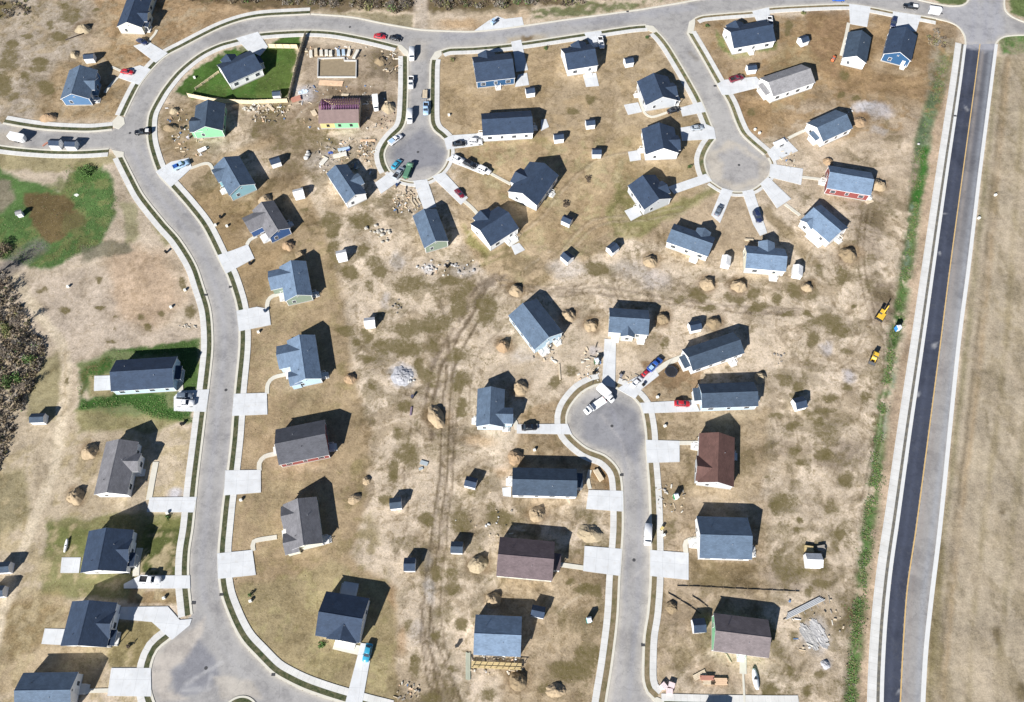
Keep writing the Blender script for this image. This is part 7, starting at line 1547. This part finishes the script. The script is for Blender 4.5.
thicket('weeds', [(926, 32), (944, 28), (948, 48), (930, 46)], 22, .4, 1.0, [.2, .3, .3, .2, 0, 0], 'dry brush by the road junction corner', seed=7, rad=(.5, 1.1))

def grass_belt(name, line, width, n, h, weights, label, seed):
    """blades and weed tufts along a ditch"""
    rng = np.random.default_rng(seed); c = crom(W(line), 1.0); i = rng.integers(0, len(c) - 1, n)
    t = np.gradient(c, axis=0); t /= np.linalg.norm(t, axis=1)[:, None]; nrm = np.stack([-t[:, 1], t[:, 0]], 1)
    off = rng.normal(0, 1, n) * width / 2.4 * (.45 + 1.1 * fbm(c[i][:, 0] / 6, c[i][:, 1] / 6, 3)); p = c[i] + t[i] * rng.uniform(0, 1, (n, 1)) + nrm[i] * off[:, None]
    keep = fbm(p[:, 0] / 3, p[:, 1] / 3, 4) > .50; p, off = p[keep], off[keep]; m = len(p)
    z = rng.uniform(.05, h, m) - .55 * np.exp(-(off / 2.2) ** 2); v, f = quads(np.stack([p[:, 0], p[:, 1], z], 1), rng.uniform(.05, .11, m), rng, 1.0, 2.0, .3)
    mi = rng.choice(6, m, p=weights); o = bpy.data.objects.new(name, leaf_mesh(name, v, f, mi, LEAFM)); COL.objects.link(o)
    return tag(o, label, 'grass', kind='stuff')
grass_belt('grass', DITCH[4:], 1.9, 18000, .16, [.02, .08, .04, .24, .46, .16], 'lush green weeds filling the long ditch', 11)
grass_belt('grass', DITCH[:5], 3.0, 3500, .15, [.04, .1, .1, .36, .36, .04], 'thin green weeds at the top of the ditch', 12)
def grass_patch(poly, n, h, weights, label, seed, size=(.05, .11)):
    rng = np.random.default_rng(seed); P = np.array(W(poly)); q = rng.uniform(P.min(0), P.max(0), (n, 2)); q = q[inside([tuple(p) for p in P], q[:, 0], q[:, 1])]
    q = q[fbm(q[:, 0] / 2.5, q[:, 1] / 2.5, 4) > .42]; m = len(q); v, f = quads(np.stack([q[:, 0], q[:, 1], rng.uniform(.03, h * .5, m)], 1), rng.uniform(*size, m), rng, 1.0, 1.6, .3)
    o = bpy.data.objects.new('grass', leaf_mesh('grass', v, f, rng.choice(6, m, p=weights), LEAFM)); COL.objects.link(o); return tag(o, label, 'grass', kind='stuff')
GR = [0, .02, 0, .14, .74, .1]
grass_patch([(66, 165), (108, 172), (118, 200), (104, 242), (66, 262), (40, 268), (4, 258), (-30, 245), (-30, 215), (24, 216), (36, 230), (50, 243), (60, 242), (88, 224), (66, 193)], 9000, .3, GR, 'bright green rank grass round the brown patch', 21)
grass_patch([(80, 398), (166, 396), (168, 408), (192, 412), (192, 422), (150, 418), (130, 406), (80, 410)], 3500, .35, GR, 'dense green grass below the long navy-roofed house', 22)
grass_patch([(78, 372), (112, 350), (200, 342), (200, 352), (112, 362), (92, 380), (82, 400), (76, 400)], 2600, .35, GR, 'dense green grass behind the long navy-roofed house', 23)
grass_patch([(24, 196), (64, 196), (84, 222), (60, 238), (50, 240), (36, 226)], 500, .2, [.6, .1, 0, .2, 0, .1], 'brown dead tufts on the bare patch in the green grass', 24)
grass_patch([(1004, 38), (1050, 36), (1050, 50), (1002, 52)], 900, .3, GR, 'green grass corner beside the road junction', 25)

def bush(px, py, r, h, m, label, name='bush', n=None, seed=0):
    rng = np.random.default_rng(int(px * 7 + py)); c = at(px, py); root = empty(name, (c.x, c.y, 0), 0, label, 'bush')
    k = n or int(120 * r * r + 30); lob = rng.normal(0, r * .45, (6, 3)); d = rng.normal(size=(k, 3)); d /= np.linalg.norm(d, axis=1)[:, None]; d *= rng.uniform(.2, 1, (k, 1)) ** .5 * r * .62
    p = d + lob[rng.integers(0, 6, k)]; p[:, 2] = np.abs(p[:, 2]) * h / r * .9 + .1; v, f = quads(p, rng.uniform(.07, .16, k), rng, .6)
    me = leaf_mesh('foliage', v, f, np.where(rng.random(k) < .8, m, 5 if m > 2 else 0), LEAFM); o = bpy.data.objects.new('foliage', me); COL.objects.link(o); o.parent = root
    s = MB()
    for i in range(5): a = rng.uniform(0, 6.28); s.tube((0, 0, 0), (math.cos(a) * r * .5, math.sin(a) * r * .5, h * .7), .04, .015, 5)
    s.build('stem', mat('bark', (.10, .075, .055), .9), root)
for q in [(30, 362, 1.7, 2.6, 4, 'bright green bush among the brown brush'), (20, 380, 1.9, 2.4, 4, 'darker green bush below the bright one in the brown brush'), (4, 250, 3.0, 3.0, 1, 'pale yellow bush beside the green grass at the picture edge'), (8, 330, 2.2, 2.4, 3, 'olive bush deep in the brown brush'), (9, 384, 2.0, 2.2, 5, 'dark bush at the edge of the brown brush'),
          (545, 49, .7, .9, 5, 'small dark shrub in the yard of the square patio house'), (647, 38.5, .7, .9, 5, 'small dark shrub at the top corner of the middle block'), (707, 27, .7, .9, 5, 'small dark shrub at the corner of the white house yard'), (690, 167, .7, .9, 5, 'small dark shrub beside the upper turning circle pavement'), (452, 61, .6, 1.0, 3, 'small thin shrub at the corner of the short cul-de-sac'), (802.5, 14, .9, 1.4, 3, 'green shrub on straw grass below the top street'),
          (88, 172, 2.4, 1.2, 4, 'bright green bush by the side street pavement'), (588, 179, 1.2, .5, 0, 'low brown weed clump above the middle yard shed'), (566, 205, 1.4, .6, 0, 'round brown weed clump beside the tilted shed'), (322, 645, .9, .8, 4, 'green shrub under the front eave of the navy house'), (250, 596, .5, 1.4, 5, 'narrow dark shrub by the curving pavement'), (168, 517, .6, .8, 4, 'small green shrub below the corner-path drive'), (129, 647, .5, 1.2, 0, 'thin bare shrub on the lawn by the turning circle')]:
    bush(*q)

def bare_tree(h, seed):
    """leafless tree: tapered trunk, forking limbs, a haze of twigs"""
    rng = random.Random(seed); t, tw = MB(), MB(); ends = []
    def grow(p, d, L, r, lv):
        q = p + d * L; (t if lv < 2 else tw).tube(p, q, r, r * .66, 6 if lv < 2 else 4, 0, False)
        if lv >= 4: ends.append(q); return
        for k in range(3 if lv else 4):
            a = rng.uniform(0, 6.28); sp = rng.uniform(.35, .8) if lv else rng.uniform(.3, .9)
            o = d.orthogonal().normalized(); o.rotate(Matrix.Rotation(a, 3, d)); nd = (d + o * sp + Vector((0, 0, .18))).normalized()
            grow(p + d * L * (rng.uniform(.55, 1) if lv else rng.uniform(.5, 1)), nd, L * rng.uniform(.5, .72), r * .56, lv + 1)
    grow(Vector((0, 0, 0)), Vector((rng.uniform(-.05, .05), rng.uniform(-.05, .05), 1)).normalized(), h * .42, h * .018, 0)
    e = np.array([tuple(q) for q in ends]); g = np.random.default_rng(seed); e = np.repeat(e, 3, 0) + g.normal(0, .22, (len(e) * 3, 3)); v, f = quads(e, .035, g, 1.0, 9)
    o = len(tw.v); tw.v += [tuple(q) for q in v]; tw.f += [tuple(int(j) + o for j in q) for q in f]; tw.m += [0] * len(f)
    return t, tw
BARK, TWIG = mat('grey_bark', (.20, .17, .14), .95, .2, 1.0), mat('twig_bark', (.28, .23, .18), .95, .2, 1.0)
protos = []
for k in range(3):
    t, tw = bare_tree(7.5 + k, 30 + k); r_ = empty('bare_tree', (0, 0, 0)); t.build('trunk', BARK, r_); tw.build('crown', TWIG, r_); protos.append(r_)
kids = kid_map()
TREES = [(330, 4, 1.0, 'bare tree above the foundation lot, tallest in the top brush'), (345, 0, .8, 'bare tree next to the tallest one in the top brush'), (300, 0, .8, 'bare tree where the outer pavement ends'), (366, 3, .9, 'bare tree above the red and black cars'), (388, 0, .8, 'bare tree beside the dirt track mouth on the bend side'), (262, -4, .8, 'bare tree near the top of the long bend'), (222, -8, .7, 'bare tree furthest along the bend towards the cream house'),
         (440, -2, .8, 'bare tree beside the dirt track mouth on the slab side'), (470, -4, .7, 'bare tree above the fresh concrete slab'), (530, -2, .8, 'bare tree above the blue-walled corner house'), (556, -6, .8, 'bare tree above the gap before the square patio house'), (585, -8, .9, 'bare tree above the square patio house'),
         (2, 300, 1.0, 'bare tree at the shady top of the side brush'), (20, 330, .8, 'bare tree beside the dirt track in the side brush'), (8, 360, .9, 'bare tree in the middle of the side brush'), (26, 392, .7, 'bare tree near the lone shed at the brush edge'), (4, 420, .9, 'bare tree low in the side brush'), (-8, 280, 1.1, 'bare tree shading the ground at the picture edge')]
for i, (px, py, s, lb) in enumerate(TREES):
    p = protos[i % 3]; o = p if i < 3 else copy_tree(p, kids); c = at(px, py); o.location = (c.x, c.y, 0); o.scale = (s,) * 3; o.rotation_euler = (0, 0, i * 1.3)
    tag(o, lb, 'tree', 'bare trees in the brush')

def clods():
    """loose clods and litter on the worked soil"""
    rng = np.random.default_rng(77); n = 5200; q = rng.uniform((-95, 8), (130, 262), (n, 2)); px, py = to_px(q[:, 0], q[:, 1])
    ok = (px > 165) & (px < 905) & ((fbm(q[:, 0] / 9, q[:, 1] / 9, 4) > .5) | (rng.random(n) < .12))
    for P_ in (POLY_A, POLY_E, POLY_D): ok &= ~inside(P_[::2], q[:, 0], q[:, 1])
    q = q[ok]; b = MB()
    for (x, y) in q:
        r = rng.uniform(.06, .22); a = rng.uniform(0, 6.28, 4); v = [(x + r * math.cos(t + k * 1.57), y + r * math.sin(t + k * 1.57) * .8, -.03) for k, t in enumerate(a * .15)] + [(x + rng.uniform(-.3, .3) * r, y, r * rng.uniform(.5, 1.1))]
        b.add(v, [(0, 1, 4), (1, 2, 4), (2, 3, 4), (3, 0, 4)], int(rng.random() < .3))
    tag(b.build('dirt_clods', [mat('clod_soil', alb(178, 156, 124), .95, .25, .4), mat('clod_dark', alb(128, 110, 84), .95, .25, .4)]), 'loose clods and litter on the worked soil', 'soil', kind='stuff')
clods()
# ------------------------------------------------------------------ sun, sky, camera
SUN_EL, SUN_AZ = 31.0, 213.0
el, az = R(SUN_EL), R(SUN_AZ)
w = bpy.data.worlds.new('World'); scene.world = w; w.use_nodes = True
nt = w.node_tree; bg = nt.nodes['Background']; sky = nt.nodes.new('ShaderNodeTexSky'); sky.sky_type = 'NISHITA'; sky.sun_disc = False
sky.sun_elevation = el; sky.sun_rotation = az; sky.altitude = 200; sky.air_density = .7; sky.dust_density = 0; sky.ozone_density = 3
nt.links.new(sky.outputs[0], bg.inputs['Color']); bg.inputs['Strength'].default_value = .05
ld = bpy.data.lights.new('sun', 'SUN'); ld.energy = 5.0; ld.angle = R(.5); ld.color = (1.0, .975, .94)
so = bpy.data.objects.new('sun', ld); COL.objects.link(so)
d = Vector((-math.sin(az) * math.cos(el), -math.cos(az) * math.cos(el), -math.sin(el)))
so.rotation_euler = d.to_track_quat('-Z', 'Y').to_euler(); so.location = (0, 0, 120)
cd = bpy.data.cameras.new('camera'); cam = bpy.data.objects.new('camera', cd); COL.objects.link(cam)
cam.location = (0, 0, CAM_H); cam.rotation_euler = (TILT, 0, 0); cd.sensor_width = 36; cd.lens = 36 * FPX / 1024; cd.clip_start = .5; cd.clip_end = 9000
scene.camera = cam
vs = scene.view_settings; vs.view_transform = 'Standard'; vs.look = 'None'; vs.gamma = 1; vs.use_curve_mapping = False; vs.exposure = .8
scene.cycles.use_denoising = True; scene.cycles.max_bounces = 6
